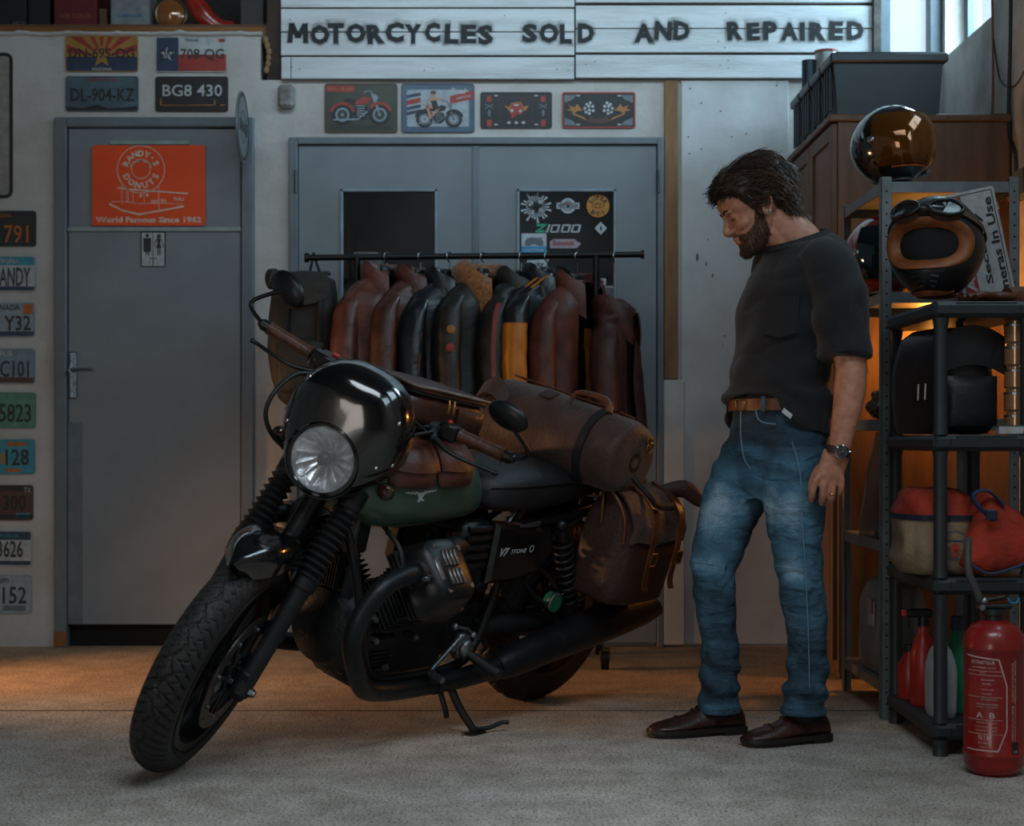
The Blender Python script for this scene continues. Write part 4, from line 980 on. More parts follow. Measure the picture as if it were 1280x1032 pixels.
# black lidded bins on the cabinet, in a row towards the back wall
m_bin = mat('black_bin_plastic', '2b343a', .42, var=.1, scale=6)
def bin_(y0, x0, label, h=.235, x1=1.555, dep=.19):
    t = thing('storage_bin', label, 'bin', ((x0+x1)/2, y0+dep/2, CZ), 0, 'black bins on the cabinet')
    b = MB(); zz0, zz1 = CZ+.001, CZ+h-.03
    def rr(x0_, x1_, y0_, y1_, z): return [(x0_, y0_, z), (x1_, y0_, z), (x1_, y1_, z), (x0_, y1_, z)]
    i = .018
    b.loft([rr(x0+i, x1-i, y0+i*.6, y0+dep-i*.6, zz0), rr(x0+.003, x1-.003, y0+.003, y0+dep-.003, zz1)])
    b.build('bin_body', m_bin, t, 30)
    l = MB(); l.box(x0-.012, x1+.012, y0-.012, y0+dep-.002, zz1-.018, zz1+.016, .006); l.box(x0+.01, x1-.01, y0+.01, y0+dep-.02, zz1+.012, zz1+.024, .004); l.build('lid', m_bin, t, 30)
    for k in range(3):
        yy = y0+dep*(.25+.25*k); MB().box(x0-.004, x0+.006, yy-.006, yy+.006, zz0+.02, zz1-.02, .002).build('rib', m_bin, t)
bin_(-.915, 1.155, 'nearest and widest black lidded bin on the wooden cabinet')
bin_(-.70, 1.155, 'black lidded bin directly behind the nearest one on the wooden cabinet')
bin_(-.485, 1.155, 'black lidded bin in the row on the cabinet, next to last before the wall')
bin_(-.265, 1.155, 'last black lidded bin on the cabinet, against the back wall', dep=.18)
c = MB().lathe([(.042, 0), (.044, .004), (.044, .135), (.046, .137), (.046, .145), (.040, .145), (.038, .14), (.001, .14)], Matrix.Translation((1.25, -.30, CZ+.2315)), 20)
cn = tag(c.build('paint_tin', mat('tin_plate', '9aa0a2', .35, .5)), 'pale tin with a red rim standing on the black bins', 'tin')
q = MB().lathe([(.0475, .138), (.0475, .146)], Matrix.Translation((1.25, -.30, CZ+.2315)), 20, False); q.build('red_rim', P_red, cn, 0)
c = MB().lathe([(.030, 0), (.030, .11), (.0, .11)], Matrix.Translation((1.185, -.29, CZ+.2315)), 18)
tag(c.build('spray_can', mat('dark_blue_can', '26333e', .4, .3)), 'dark blue can beside the pale tin on the bins', 'can')
c = MB().lathe([(.035, 0), (.035, .09), (.0, .09)], Matrix.Translation((1.34, -.40, CZ+.2315)), 18)
cn = tag(c.build('white_can', P_white), 'small white can with a red mark on the bins', 'can')
# ------------------------------------------------------------------ grey perforated metal rack
m_rk = mat('galvanised_steel', '6f777b', .45, .55, scale=10); m_rkd = mat('dark_steel', '4b4f50', .5, .4, scale=10)
GX0, GX1, GY0, GY1 = 1.135, 1.56, -1.75, -1.16
rk = thing('metal_rack', 'grey perforated metal rack in front of the wooden cabinet', 'rack', ((GX0+GX1)/2, (GY0+GY1)/2, 0))
for (x, y) in ((GX0, GY0), (GX1, GY0), (GX0, GY1), (GX1, GY1)):
    sx = 1 if x == GX0 else -1; sy = 1 if y == GY0 else -1
    b = MB(); b.box(x, x+sx*.032, y, y+sy*.003, 0, 1.67, .001); b.box(x, x+sx*.003, y, y+sy*.032, 0, 1.67, .001)
    po = b.build('post', m_rk, rk)
    if y == GY0:
        h = MB()
        for k in range(46): h.cyl((x+sx*.016, y-.0006, .05+k*.035), (x+sx*.016, y+.001, .05+k*.035), .0035, 6)
        tag(h.build('slot_hole', m_dark, po, 0), kind='stuff')
GZ = [1.655, 1.315, .925, .55, .115]
for z in GZ:
    b = MB(); b.box(GX0+.004, GX1-.004, GY0+.004, GY1-.004, z-.004, z, 0); b.box(GX0+.004, GX1-.004, GY0+.003, GY0+.006, z-.033, z); b.box(GX0+.004, GX1-.004, GY1-.006, GY1-.003, z-.033, z)
    b.box(GX0+.003, GX0+.006, GY0+.004, GY1-.004, z-.033, z); b.box(GX1-.006, GX1-.003, GY0+.004, GY1-.004, z-.033, z)
    b.build('shelf', m_rk, rk)
# ------------------------------------------------------------------ black plastic rack
m_pl = mat('black_shelf_plastic', '23282b', .5, scale=8)
BX0, BX1, BY0, BY1 = 1.145, 1.43, -2.325, -1.77
br = thing('plastic_rack', 'black plastic shelving rack with round posts standing nearest at the right', 'rack', ((BX0+BX1)/2, (BY0+BY1)/2, 0))
BZ = [1.238, .875, .485, .09]
for z in BZ:
    b = MB(); b.box(BX0, BX1, BY0, BY1, z-.045, z, .012)
    so = b.build('shelf', m_pl, br)
    q = MB(); q.box(BX0+.045, BX0+.047, BY0-.003, BY0, z-.034, z-.010); q.box(BX1-.05, BX1-.048, BY0-.003, BY0, z-.034, z-.010); q.box(BX0+.06, BX1-.06, BY0-.002, BY0, z-.008, z-.004)
    tag(q.build('moulded_line', m_black, so, 0), kind='stuff')
for (x, y) in ((BX0+.024, BY0+.024), (BX1-.024, BY0+.024), (BX0+.024, BY1-.024), (BX1-.024, BY1-.024)):
    for z0, z1 in ((.0, BZ[3]-.045), (BZ[3], BZ[2]-.045), (BZ[2], BZ[1]-.045), (BZ[1], BZ[0]-.045)):
        MB().lathe([(.022, z0), (.019, z0+.02), (.019, z1-.02), (.022, z1)], Matrix.Translation((x, y, 0)), 14).build('post', m_pl, br)
# ------------------------------------------------------------------ helmets
def shell_pt(u, v, R, c, yaw, drop=1.):
    a = 2*PI*u; e = v
    return None
def helmet(name, label, c, yaw, R, msh, mvis=None, mlin=None, kind='full', extra=None, tilt=0.):
    """local +y is the face; c is the base centre"""
    t = thing(name, label, 'helmet', c)
    T = Matrix.Translation(c) @ Matrix.Rotation(math.radians(yaw), 4, 'Z') @ Matrix.Rotation(math.radians(tilt), 4, 'X')
    def P(a, e, k=1.):
        # a azimuth (0 = face +y), e elevation -60..90
        ce, se = math.cos(e), math.sin(e)
        x = .122*R*math.sin(a)*ce; y = .150*R*math.cos(a)*ce; z = .135*R*se
        if e < 0:
            f = min(1, -e/1.0); x *= 1-.10*f; y *= (1-.16*f) if math.cos(a) < 0 else (1+.02*f)
        y += .010*R*max(0, math.cos(a))*max(0, -se)*2
        return T @ Vector((x*k, y*k, z*k+.125*R))
    e0 = math.radians(-62)
    ow, ot, ob = math.radians(62), math.radians(30 if kind != 'bell' else 26), math.radians(-22 if kind != 'bell' else -30)
    sh = MB(); NU, NV = 56, 30
    V = []
    for i in range(NU):
        for j in range(NV+1):
            V.append(P(2*PI*i/NU, e0+(PI/2-e0)*j/NV*.999))
    Fs = []
    def inopen(a, e):
        a = (a+PI) % (2*PI)-PI
        ee = (e-(ot+ob)/2)/((ot-ob)/2); aa = a/ow
        return abs(aa)**2.6+abs(ee)**2.6 < 1
    for i in range(NU):
        for j in range(NV):
            if inopen(2*PI*(i+.5)/NU, e0+(PI/2-e0)*(j+.5)/NV): continue
            i2 = (i+1) % NU; W_ = NV+1
            Fs.append((i*W_+j, i2*W_+j, i2*W_+j+1, i*W_+j+1))
    sh.add(V, Fs); so = sh.build('shell', msh, t, 60)
    md = so.modifiers.new('thick', 'SOLIDIFY'); md.thickness = .012; md.offset = -1
    # rim of the eye opening
    def ropen(r, k, n=60, z=0):
        pts = []
        for q in range(n):
            th = 2*PI*q/n; ca, sa = math.cos(th), math.sin(th)
            pts.append(P(ow*k*math.copysign(abs(ca)**(2/2.6), ca), (ot+ob)/2+(ot-ob)/2*k*math.copysign(abs(sa)**(2/2.6), sa), r))
        return pts
    mr = mlin or m_black
    g = MB(); g.loft([ropen(1.012, 1.05), ropen(1.03, 1.0), ropen(1.01, .94), ropen(.93, .86), ropen(.80, .80)], cap=False); g.build('opening_trim', mr, t, 60)
    g = MB(); inner = []
    for k in range(8):
        e = e0+.1+k*.28
        inner.append([P(2*PI*q/24, min(e, 1.5), .80) for q in range(24)])
    g.loft(inner, True); li = g.build('liner', m_dark, t, 60)
    b = MB(); rr = [P(2*PI*q/48, e0, 1.0) for q in range(48)]; rr2 = [P(2*PI*q/48, e0-.05, 1.03) for q in range(48)]; rr3 = [P(2*PI*q/48, e0-.10, .95) for q in range(48)]
    b.loft([rr, rr2, rr3], False); b.build('base_trim', (mlin if kind == 'bell' else m_metal) or m_black, t, 60)
    if mvis:
        g = MB()
        vw, vt, vb = math.radians(68), ot+math.radians(6), ob-math.radians(14)
        g.grid(lambda u, v: P((2*u-1)*vw, vb+(vt-vb)*v, 1.05+.035*math.cos((2*u-1)*PI/2)*math.sin(v*PI)), 30, 16, thick=.004)
        g.build('visor', mvis, t, 60)
        for sx in (-1, 1):
            p = P(sx*vw, (vt+vb)/2, 1.04); q = MB(); q.ell(p, .014, n=12, m=8); q.build('visor_pivot', m_metal, t)
    if extra: extra(t, P, T)
    return t
# gold visor helmet on top of the metal rack
m_gold = mat('gold_visor', '6a3f12', .06, .55, var=0, coat=.5)
m_shb = mat('gloss_black_shell', '101215', .12, .0, var=0, coat=.9)
def ex1(t, P, T):
    for k in range(6):
        q = MB(); e = math.radians(-40+k*4.2)
        q.grid(lambda u, v: P((2*u-1)*math.radians(48), e+math.radians(2.0)*v, 1.055+.01*math.cos((2*u-1)*PI/2)), 18, 1, thick=.002)
        q.build('reflection_band', mat('orange_reflection', 'b5560f', .2, coat=.5) if k % 2 == 0 else mat('red_reflection', '7a2a12', .2, coat=.5), t, 0)  # visor reflections painted as orange and red bands
    q = MB()
    for k in range(5): q.box(-.1-.01, -.1+.01, -.02+k*.016, -.010+k*.016, .03, .045, .002, T)
    tag(q.build('strap_studs', m_metal, t), kind='stuff')
helmet('visor_helmet', 'glossy black helmet with a gold mirrored visor on top of the metal rack', (1.205, -1.60, 1.668), 203, .97, m_shb, m_gold, None, 'full', ex1, 4)
# red helmet on the second shelf
def ex2(t, P, T): pass
helmet('red_helmet', 'glossy red helmet with a dark blue visor on the second shelf of the metal rack', (1.19, -1.54, 1.327), 180+12, .98, mat('gloss_red_shell', '6e1712', .12, var=0, coat=.8), mat('blue_visor', '1a2c33', .05, .6, var=0, coat=.5), None, 'full')
helmet('open_helmet', 'grey-black helmet half hidden behind the red helmet on the second shelf', (1.20, -1.29, 1.325), 150, .84, mat('smoky_shell', '34383a', .15, coat=.6))
# matte black helmet with tan lining and goggles
m_tan = mat('tan_leather', '8a5028', .55, scale=25, bump=.2, col2='6a391a')
def ex3(t, P, T):
    gf = mat('goggle_frame', '1c1b1a', .35, .4); gl = mat('goggle_lens', '232928', .12, .4, var=0)
    for sx in (-1, 1):
        q = MB(); pts = []
        for k in range(20):
            th = 2*PI*k/20; pts.append(P(sx*math.radians(27)+math.radians(21)*math.cos(th), math.radians(33)+math.radians(10)*math.sin(th)*(1 if sx*math.cos(th) > 0 else .85), 1.16))
        q.tube(pts+[pts[0], pts[1]], .0065, 8); go = q.build('goggle_rim', gf, t, 60)
        q = MB(); n = len(pts); c = sum(pts, Vector())/n; q.add([c]+pts, [(0, 1+i, 1+(i+1) % n) for i in range(n)]); q.build('goggle_lens', gl, go, 0)
        q = MB(); inner = [P(sx*math.radians(27)+math.radians(23)*math.cos(2*PI*k/20), math.radians(32)+math.radians(12)*math.sin(2*PI*k/20), 1.02) for k in range(20)]
        q.loft([inner, pts], False); q.build('goggle_skirt', mat('goggle_pad', '3a2417', .7), go)
    q = MB(); q.tube([P(math.radians(-8), math.radians(31), 1.13), P(0, math.radians(30), 1.14), P(math.radians(8), math.radians(31), 1.13)], .008, 8, 3); q.build('goggle_bridge', gf, t)
    q = MB(); q.grid(lambda u, v: P(math.radians(48)+u*math.radians(264), math.radians(34)-math.radians(30)*math.sin(u*PI)+math.radians(9)*(v-.5), 1.03), 40, 1, thick=.003)
    q.build('goggle_strap', mat('brown_elastic', '4a3226', .8), t)
    for k in range(3):
        for sx in (-1, 1):
            q = MB(); e = math.radians(-38-k*7)
            q.tube([P(sx*math.radians(9), e, 1.035), P(sx*math.radians(22-k*2), e-math.radians(2), 1.025)], .0028, 6); q.build('vent_bar', m_metal, t)
    q = MB(); q.tube([P(math.radians(a), e0_, .99) for a, e0_ in ((-70, math.radians(-60)), (-45, math.radians(-68)), (0, math.radians(-70)), (45, math.radians(-68)), (80, math.radians(-60)))], .007, 8, 4); q.build('chin_lining', m_tan, t, 60)
helmet('goggle_helmet', 'matte black full-face helmet with tan lining and goggles on the black rack', (1.205, -2.115, 1.268), 153, 1.10, mat('matte_black_shell', '15181b', .42, var=.05, coat=.1), None, m_tan, 'bell', ex3, 2)
# brown gloves on the rack top beside the helmet
g = thing('leather_gloves', 'pair of brown leather gloves lying beside the goggle helmet', 'gloves', (1.37, -2.15, 1.238))
for k, (ox, oy, rz) in enumerate(((1.355, -2.20, 20), (1.40, -2.06, -15))):
    T = Matrix.Translation((ox, oy, 1.240+.0)) @ Matrix.Rotation(math.radians(rz), 4, 'Z')
    b = MB(T); b.ell((0, 0, .018), .060, .045, .017)
    for j in range(4): b.tube([(-.03, -.03+j*.02, .018), (-.075, -.034+j*.022, .020), (-.11+abs(j-1.5)*.008, -.036+j*.024, .014)], [.012, .011, .009], 8, 3)
    b.tube([(.02, .03, .018), (-.02, .06, .018), (-.045, .07, .014)], [.012, .011, .009], 8, 3); b.tube([(.03, 0, .018), (.10, 0, .018)], [.03, .036], 14, 2, sx=1., cap=True)
    b.build('glove', leather('glove_leather', '5e3320', '3a1d12', .5), g, 60)
# tilted camera warning sign leaning behind the helmet
sc = 1.0
Ts = Matrix.Translation((1.425, -1.82, 1.41)) @ Matrix.Rotation(PI/2, 4, 'X') @ Matrix.Rotation(math.radians(-78), 4, 'Z') @ Matrix.Rotation(0, 4, 'X')
sgn = MB(); sgn.prism(rrect(.42, .155, .008), -.003, 0, Ts); sg = tag(sgn.build('warning_sign', P_white), 'white and red camera warning sign tipped on its end behind the goggle helmet', 'sign')
Fq = Ts @ Matrix.Identity(4)
def on(name, m, fn):
    q = MB(); fn(q); q = (q, q.build(name, m, sg, 0))
    if q[0].nadd > 1: q[1]['kind'] = 'stuff'
on('border_line', P_ink, lambda q: line(q, [(-.20, -.068), (-.20, .068), (.20, .068), (.20, -.068), (-.20, -.068)], .0025, .0006, Fq))
Fr = Ts @ Matrix.Rotation(PI, 4, 'Z')
on('red_band', P_red, lambda q: flat(q, rect(-.198, .198, -.066, -.028), .0005, Fq))
Ft = Ts
on('warning_text', P_white, lambda q: fit(q, 'WARNING', .34, .028, Matrix(Fr) @ Matrix.Translation((.0, .047, 0)), .0009, .03))
on('sign_text', P_ink, lambda q: (fit(q, 'Security', .22, .026, Fr @ Matrix.Translation((.03, -.012, 0)), .0009, .03), fit(q, 'Cameras In Use', .36, .026, Fr @ Matrix.Translation((.0, -.050, 0)), .0009, .03)))
on('camera_icon', P_ink, lambda q: (flat(q, [(-.19, .006), (-.13, .014), (-.13, -.008), (-.19, -.006)], .0009, Fr), flat(q, disc(-.115, -.0, .012, 12), .0009, Fr)))
# ------------------------------------------------------------------ things on the lower shelves
m_blk_l = leather('black_bag_leather', '191b1e', '0d0e10', .42, 12)
bg = thing('black_bag', 'black leather backpack on the middle shelf of the black rack', 'bag', (1.27, -2.03, .876))
def sbag(T, W_, D_, H_, ex=.5, top=.75, n=36, seed=0, wr=.004):
    rings = []
    for i in range(15):
        v = i/14; k = (1-(1-min(1, v/.12))**2*.12)*(1 if v < .6 else 1-(1-top)*((v-.6)/.4)**2)
        if v > .97: k *= .8
        ring = []
        for j in range(n):
            a = 2*PI*j/n; ca, sa = math.cos(a), math.sin(a)
            d = wr*noise.noise(Vector((ca*2, sa*2, v*4+seed)))*2
            ring.append(T @ Vector(((W_/2*k)*math.copysign(abs(ca)**ex, ca)+d*ca, (D_/2*k)*math.copysign(abs(sa)**ex, sa)+d*sa, H_*v)))
        rings.append(ring)
    return rings
Tb = Matrix.Translation((1.245, -2.03, .878)) @ Matrix.Rotation(math.radians(8), 4, 'Z')
MB().loft(sbag(Tb, .20, .40, .30, .55, .70, seed=3)).build('bag_body', m_blk_l, bg, 60)
q = MB(); q.grid(lambda u, v: Tb @ Vector((.10*(2*u-1)*(.9+.1*v), -.205+.03*(1-v)*0-.006*math.sin(u*PI), .30-.11*v-.03*(2*u-1)**2)), 12, 6, thick=.008); q.build('bag_flap', m_blk_l, bg, 60)
q = MB(); q.grid(lambda u, v: Tb @ Vector((.075*(2*u-1), -.205-.022*math.sin(u*PI)**.5*math.sin(max(.02, v)*PI)**.4, .02+.14*v)), 12, 8, thick=.004); q.build('front_pocket', m_blk_l, bg, 60)
for dy in (-.05, .0):
    q = MB(); q.tube([Tb @ Vector((-.11, dy-.10, .14)), Tb @ Vector((-.112, dy-.10, .095))], .004, 6); q.build('zip_pull', m_metal, bg)
q = MB(); q.tube([Tb @ Vector(p) for p in ((-.045, -.12, .285), (-.035, -.12, .34), (-.005, -.12, .34), (.005, -.12, .285))], .011, 8, 5); q.build('grab_handle', m_blk_l, bg, 60)
# glass jars stack + crumpled foil
for k in range(5):
    T = Matrix.Translation((1.395, -2.24, .878+k*.0625))
    j = MB().lathe([(.030, 0), (.033, .004), (.033, .048), (.027, .054), (.027, .060), (.0, .060)], T, 20)
    jj = tag(j.build('glass_jar', mat('smoky_jar_glass', '8c6a48', .08, .35, var=0, coat=.4)), ['lowest', 'second lowest', 'middle', 'second highest', 'topmost'][k]+' small glass jar stacked right of the black bag', 'jar', 'jars stacked on the black rack')
    q = MB().lathe([(.0335, .046), (.0335, .052)], T, 20, False); q.build('metal_band', m_metal, jj, 0)
def crumple(name, label, cat, c, r, m, seed, sx=1, sz=1):
    b = MB(); rings = []
    for i in range(19):
        e = -PI/2+PI*i/18; e = max(min(e, 1.55), -1.55); ring = []
        for j in range(32):
            a = 2*PI*j/32; p = Vector((math.cos(a)*math.cos(e), math.sin(a)*math.cos(e), math.sin(e)))
            d = 1+.35*noise.noise(p*2.2+Vector((seed, 0, 0)))+.22*abs(noise.noise(p*6+Vector((0, seed, 0))))
            ring.append((c[0]+p.x*r*d*sx, c[1]+p.y*r*d, c[2]+p.z*r*d*sz))
        rings.append(ring)
    b.loft(rings); return tag(b.build(name, m, None, 12), label, cat)
m_foil = mat('crumpled_foil', '6e6258', .25, .8, var=.1)
crumple('foil_wrap', 'crumpled dark foil wrap between the black bag and the jars', 'wrap', (1.348, -1.93, .878+.075), .055, m_foil, 3, .8, 1.2)
crumple('foil_wrap', 'crumpled clear wrap on the middle shelf of the metal rack', 'wrap', (1.20, -1.55, .925+.052), .055, m_foil, 9, 1, .85)
bk_ = thing('green_book', 'book with pale pages and green cover beside the black bag', 'book', (1.36, -2.27, .877))
MB().box(1.325, 1.405, -2.315, -2.275, .877, .898, .001).build('page_block', P_white, bk_); MB().box(1.322, 1.408, -2.317, -2.273, .898, .901, .001).build('cover', pc('cover_green', '2d4a3a'), bk_)
# orange and cream bag, orange strap bag
m_or = mat('orange_canvas', 'a5321c', .8, scale=14, bump=.3, bscale=90, col2='7e2414'); m_cr = mat('cream_canvas', '8f7c62', .85, scale=10, bump=.3, bscale=90, col2='6f5f4b'); m_bl = mat('blue_webbing', '21385a', .7, scale=20)
cb = thing('canvas_bag', 'cream canvas bag with an orange top and round print on the lower shelf', 'bag', (1.235, -2.05, .486))
Tc = Matrix.Translation((1.205, -2.06, .487)) @ Matrix.Rotation(math.radians(-6), 4, 'Z')
R_ = sbag(Tc, .205, .42, .235, .6, .80, seed=12, wr=.010)
MB().loft(R_[:10]).build('cream_body', m_cr, cb, 60); MB().loft(R_[9:]).build('orange_top', m_or, cb, 60)
q = MB(); rr = R_[9]; ce = sum((Vector(p) for p in rr), Vector())/len(rr)
q.loft([[ce+(Vector(p)-ce)*1.02 for p in rr], [ce+(Vector(p)-ce)*1.025+Vector((0, 0, .016)) for p in rr]], False); q.build('navy_band', mat('navy_band', '171c33', .8), cb, 0)
Tp = Tc @ Matrix.Translation((.03, -.232, .085)) @ Matrix.Rotation(PI/2, 4, 'X')
q = MB(); ringp(q, 0, 0, .037, .040, .0, Tp); line(q, [(-.02, .012), (.02, .012)], .006, 0, Tp); q = q.build('round_print', P_navy, cb, 0); q['kind'] = 'stuff'
q = MB(); flat(q, disc(0, -.006, .013, 10), 0, Tp); flat(q, rect(-.006, .006, -.03, -.01), 0, Tp); q = q.build('red_print', P_red, cb, 0); q['kind'] = 'stuff'
ob = thing('orange_bag', 'orange zipped bag with a blue strap slumped at the right of the canvas bag', 'bag', (1.37, -2.2, .487))
To = Matrix.Translation((1.355, -2.26, .478))
sh_ = [(-.125, .045), (-.06, .23), (-.02, .215), (.06, .17), (.11, .14), (.12, .06), (.02, .03), (-.07, .015)]
def dense2(p, k=4):
    q = crom([(x, y, 0) for x, y in p]+[(p[0][0], p[0][1], 0)], k)[:-1]; return [(v.x, v.y) for v in q]
dd = dense2(sh_)
cxx = sum(x for x, y in dd)/len(dd); cyy = sum(y for x, y in dd)/len(dd)
rings = []
for (yy, k) in ((-.06, .55), (-.055, .85), (-.035, 1), (.0, 1.03), (.05, 1.02), (.09, .9), (.10, .6)):
    rings.append([To @ Vector((cxx+(x-cxx)*k, yy+.006*noise.noise(Vector((x*30, y*30, yy*20))), cyy+(y-cyy)*k)) for x, y in dd])
MB().loft(rings).build('bag_body', m_or, ob, 60)
q = MB(); q.tube([To @ Vector(p) for p in ((-.02, -.062, .205), (-.065, -.07, .245), (-.105, -.07, .235), (-.09, -.075, .20), (-.05, -.075, .165))], .012, 8, 5, sx=.35, up=(0, 1, 0)); q.build('blue_strap', m_bl, ob, 60)
q = MB(); q.box(-.075, -.045, -.092, -.08, .165, .195, .003, To); q.build('buckle', mat('navy_buckle', '18243c', .4), ob)
q = MB(); q.tube([To @ Vector(p) for p in ((-.115, -.062, .05), (-.06, -.064, .02), (.02, -.062, .04), (.09, -.060, .07))], .004, 6, 4); q.build('blue_piping', m_bl, ob)
# bottom shelf bottles
def bottle(name, label, cat, c, prof, m, cap_m=None, cap_prof=None, sx=1., sy=1., n=24, rz=0):
    T = Matrix.Translation(c) @ Matrix.Rotation(math.radians(rz), 4, 'Z') @ Matrix.Diagonal((sx, sy, 1, 1))
    t = thing(name, label, cat, c)
    MB().lathe(prof, T, n).build('bottle_body', m, t, 50)
    if cap_prof: MB().lathe(cap_prof, T, 16).build('cap', cap_m, t, 50)
    return t, T
zb = BZ[3]+.001
t, T = bottle('green_bottle', 'tall green bottle with a blue cap on the bottom shelf of the black rack', 'bottle', (1.262, -2.13, zb), [(.036, 0), (.040, .006), (.040, .12), (.036, .16), (.020, .215), (.018, .23)], mat('green_plastic', '0e6b4a', .35, var=.05), P_navy, [(.018, .23), (.019, .235), (.017, .27), (.0, .27)])
t, T = bottle('spray_bottle', 'red spray bottle on the bottom shelf of the black rack', 'bottle', (1.195, -2.02, zb), [(.034, 0), (.038, .006), (.038, .15), (.026, .19), (.015, .21), (.015, .235)], mat('red_plastic', '8a1a14', .35, var=.05), m_black, [(.017, .23), (.017, .25), (.014, .26), (.0, .26)])
q = MB(T); q.box(-.055, .025, -.012, .012, .255, .28, .005); q.box(-.05, -.044, -.008, .008, .225, .256, .002); q.build('spray_head', m_black, t); MB(T).box(-.062, -.05, -.012, .012, .258, .277, .003).build('nozzle', mat('bright_red', 'b0221a', .4), t)
t, T = bottle('oil_bottle', 'small red oil bottle in front of the spray bottle', 'bottle', (1.185, -1.90, zb), [(.032, 0), (.036, .006), (.036, .10), (.018, .13), (.018, .14)], MATS['red_plastic'], m_black, [(.018, .14), (.018, .16), (.0, .16)])
t = thing('white_jug', 'white plastic jug with a looped handle on the bottom shelf of the black rack', 'jug', (1.18, -2.17, zb))
Tj = Matrix.Translation((1.20, -2.19, zb))
MB().loft(sbag(Tj, .075, .11, .20, .5, .45, seed=5, wr=.001)).build('jug_body', mat('white_jug_plastic', '8f9393', .45, var=.05), t, 60)
q = MB(); q.tube([Tj @ Vector(p) for p in ((-.028, -.06, .16), (-.036, -.078, .12), (-.036, -.078, .05), (-.026, -.058, .02))], .007, 8, 5); q.build('jug_handle', MATS['white_jug_plastic'], t, 60)
# big pale jerrycan and hanging clear bag on the metal rack
t = thing('jerrycan', 'large pale grey plastic jerrycan on the bottom shelf of the metal rack', 'jerrycan', (1.25, -1.45, GZ[4]))
Tj = Matrix.Translation((1.235, -1.47, GZ[4]+.002))
MB().loft(sbag(Tj, .17, .34, .30, .45, .62, seed=6, wr=.004)).build('can_body', mat('cloudy_plastic', '7d7f7e', .45, var=.08, col2='5f615f', scale=8), t, 60)
q = MB(); q.tube([Tj @ Vector(p) for p in ((0, -.09, .285), (0, -.075, .325), (0, .05, .33), (0, .075, .285))], .014, 10, 5); q.build('can_handle', MATS['cloudy_plastic'], t, 60)
q = MB(); q.box(-.087, -.082, -.11, -.03, .15, .23, .001, Tj); q.build('label', P_white, t); q = MB(); q.box(-.0885, -.085, -.11, -.09, .19, .24, .001, Tj); q.build('red_label', P_red, t)
m_cl = mat('clear_bag', '6a6a68', .2, .1, var=.2, scale=12, alpha=.55)
b = MB(); rings = []
for i in range(16):
    v = i/15; r = .03+.055*v**.8
    rings.append([(1.20+r*math.cos(2*PI*j/28)*(1+.25*noise.noise(Vector((math.cos(2*PI*j/28)*3, v*4, 2)))), -1.52+r*math.sin(2*PI*j/28), .885-.33*v) for j in range(28)])
b.loft(rings); tag(b.build('clear_bag', m_cl, None, 20), 'hanging clear plastic bag of small parts on the metal rack', 'bag')
crumple('glass_lump', 'small crumpled foil piece beside the clear bag on the metal rack', 'foil', (1.17, -1.62, .552+.022), .024, m_foil, 5)
# warm lamp on the second-lowest visible bay : bare bulb between rack and cabinet
lt = thing('warm_bulb', 'bare warm light bulb glowing between the metal rack and the cabinet', 'lamp', (1.50, -1.02, 1.22))
MB().cyl((1.50, -1.02, 1.285), (1.50, -1.02, 1.34), .017, 14).build('socket', m_black, lt)
MB().ell((1.50, -1.02, 1.255), .028, .028, .034).build('bulb_glass', mat('lit_bulb', 'ffc070', .3, var=0, emis='ff9a3a', es=9), lt, 60)
MB().tube([(1.50, -1.02, 1.34), (1.50, -1.02, 1.42), (1.50, -1.03, 1.60), (1.50, -1.10, 1.668), (1.50, -1.19, 1.662)], .004, 6).build('cord', m_black, lt)
pl = bpy.data.lights.new('bulb_light', 'POINT'); pl.energy = 11; pl.color = (1, .38, .06); pl.shadow_soft_size = .035
po = bpy.data.objects.new('bulb_light', pl); COL.objects.link(po); po.location = (1.50, -1.02, 1.255-.075)
# ------------------------------------------------------------------ fire extinguisher
ex = thing('fire_extinguisher', 'red fire extinguisher with white instruction panel standing at the lower right', 'fire extinguisher', (1.246, -2.53, 0))
m_er = mat('extinguisher_red', '8e1612', .35, var=.08, scale=8, coat=.3, col2='6f110e'); Te = Matrix.Translation((1.246, -2.53, 0))
MB().lathe([(.055, .0), (.068, .012), (.076, .03), (.0765, .05), (.079, .053), (.079, .058), (.0765, .062), (.0765, .32), (.079, .323), (.0785, .33), (.074, .36), (.058, .382), (.03, .395), (.0, .397)], Te, 44).build('cylinder', m_er, ex, 50)
q = MB().lathe([(.022, .393), (.022, .408), (.028, .410), (.028, .425), (.0, .425)], Te, 20); q.build('valve', m_black, ex)
q = MB(Te); q.box(-.032, .045, -.012, .012, .425, .436, .003); q.box(-.05, .03, -.010, .010, .445, .455, .003, rotm('Y', -10, (0, 0, .45))); q.build('lever', mat('black_lever', '17181a', .4), ex)
q = MB(Te); q.cyl((-.035, -.02, .43), (-.035, .02, .43), .008, 12); q.ell((-.030, -.018, .447), .010); q.build('pressure_fitting', m_metal, ex)
q = MB(Te); q.tube([(-.03, 0, .432), (-.045, .0, .47), (-.065, .0, .52), (-.062, .02, .57), (-.05, .06, .60)], .010, 10, 5); q.build('hose', mat('grey_hose', '3a3a3a', .6), ex, 60)
q = MB(); q.torus(.014, .003, Te @ Matrix.Translation((.045, -.02, .455)) @ Matrix.Rotation(PI/2, 4, 'X'), 20, 8, PI, 2*PI); q.build('blue_seal', mat('blue_seal', '1f6f9c', .4), ex)
def onc(fn_pts, wd, name=None):
    pass
def cyl_map(mb):
    """wrap a flat print (x = arc length, y = height, z = lift) round the cylinder; x=0 faces the camera"""
    out = []
    for p in mb.v:
        a = -PI/2+p.x/.0765; r = .0768+p.z
        out.append(Te @ Vector((r*math.cos(a), r*math.sin(a), p.y)))
    mb.v = out; return mb
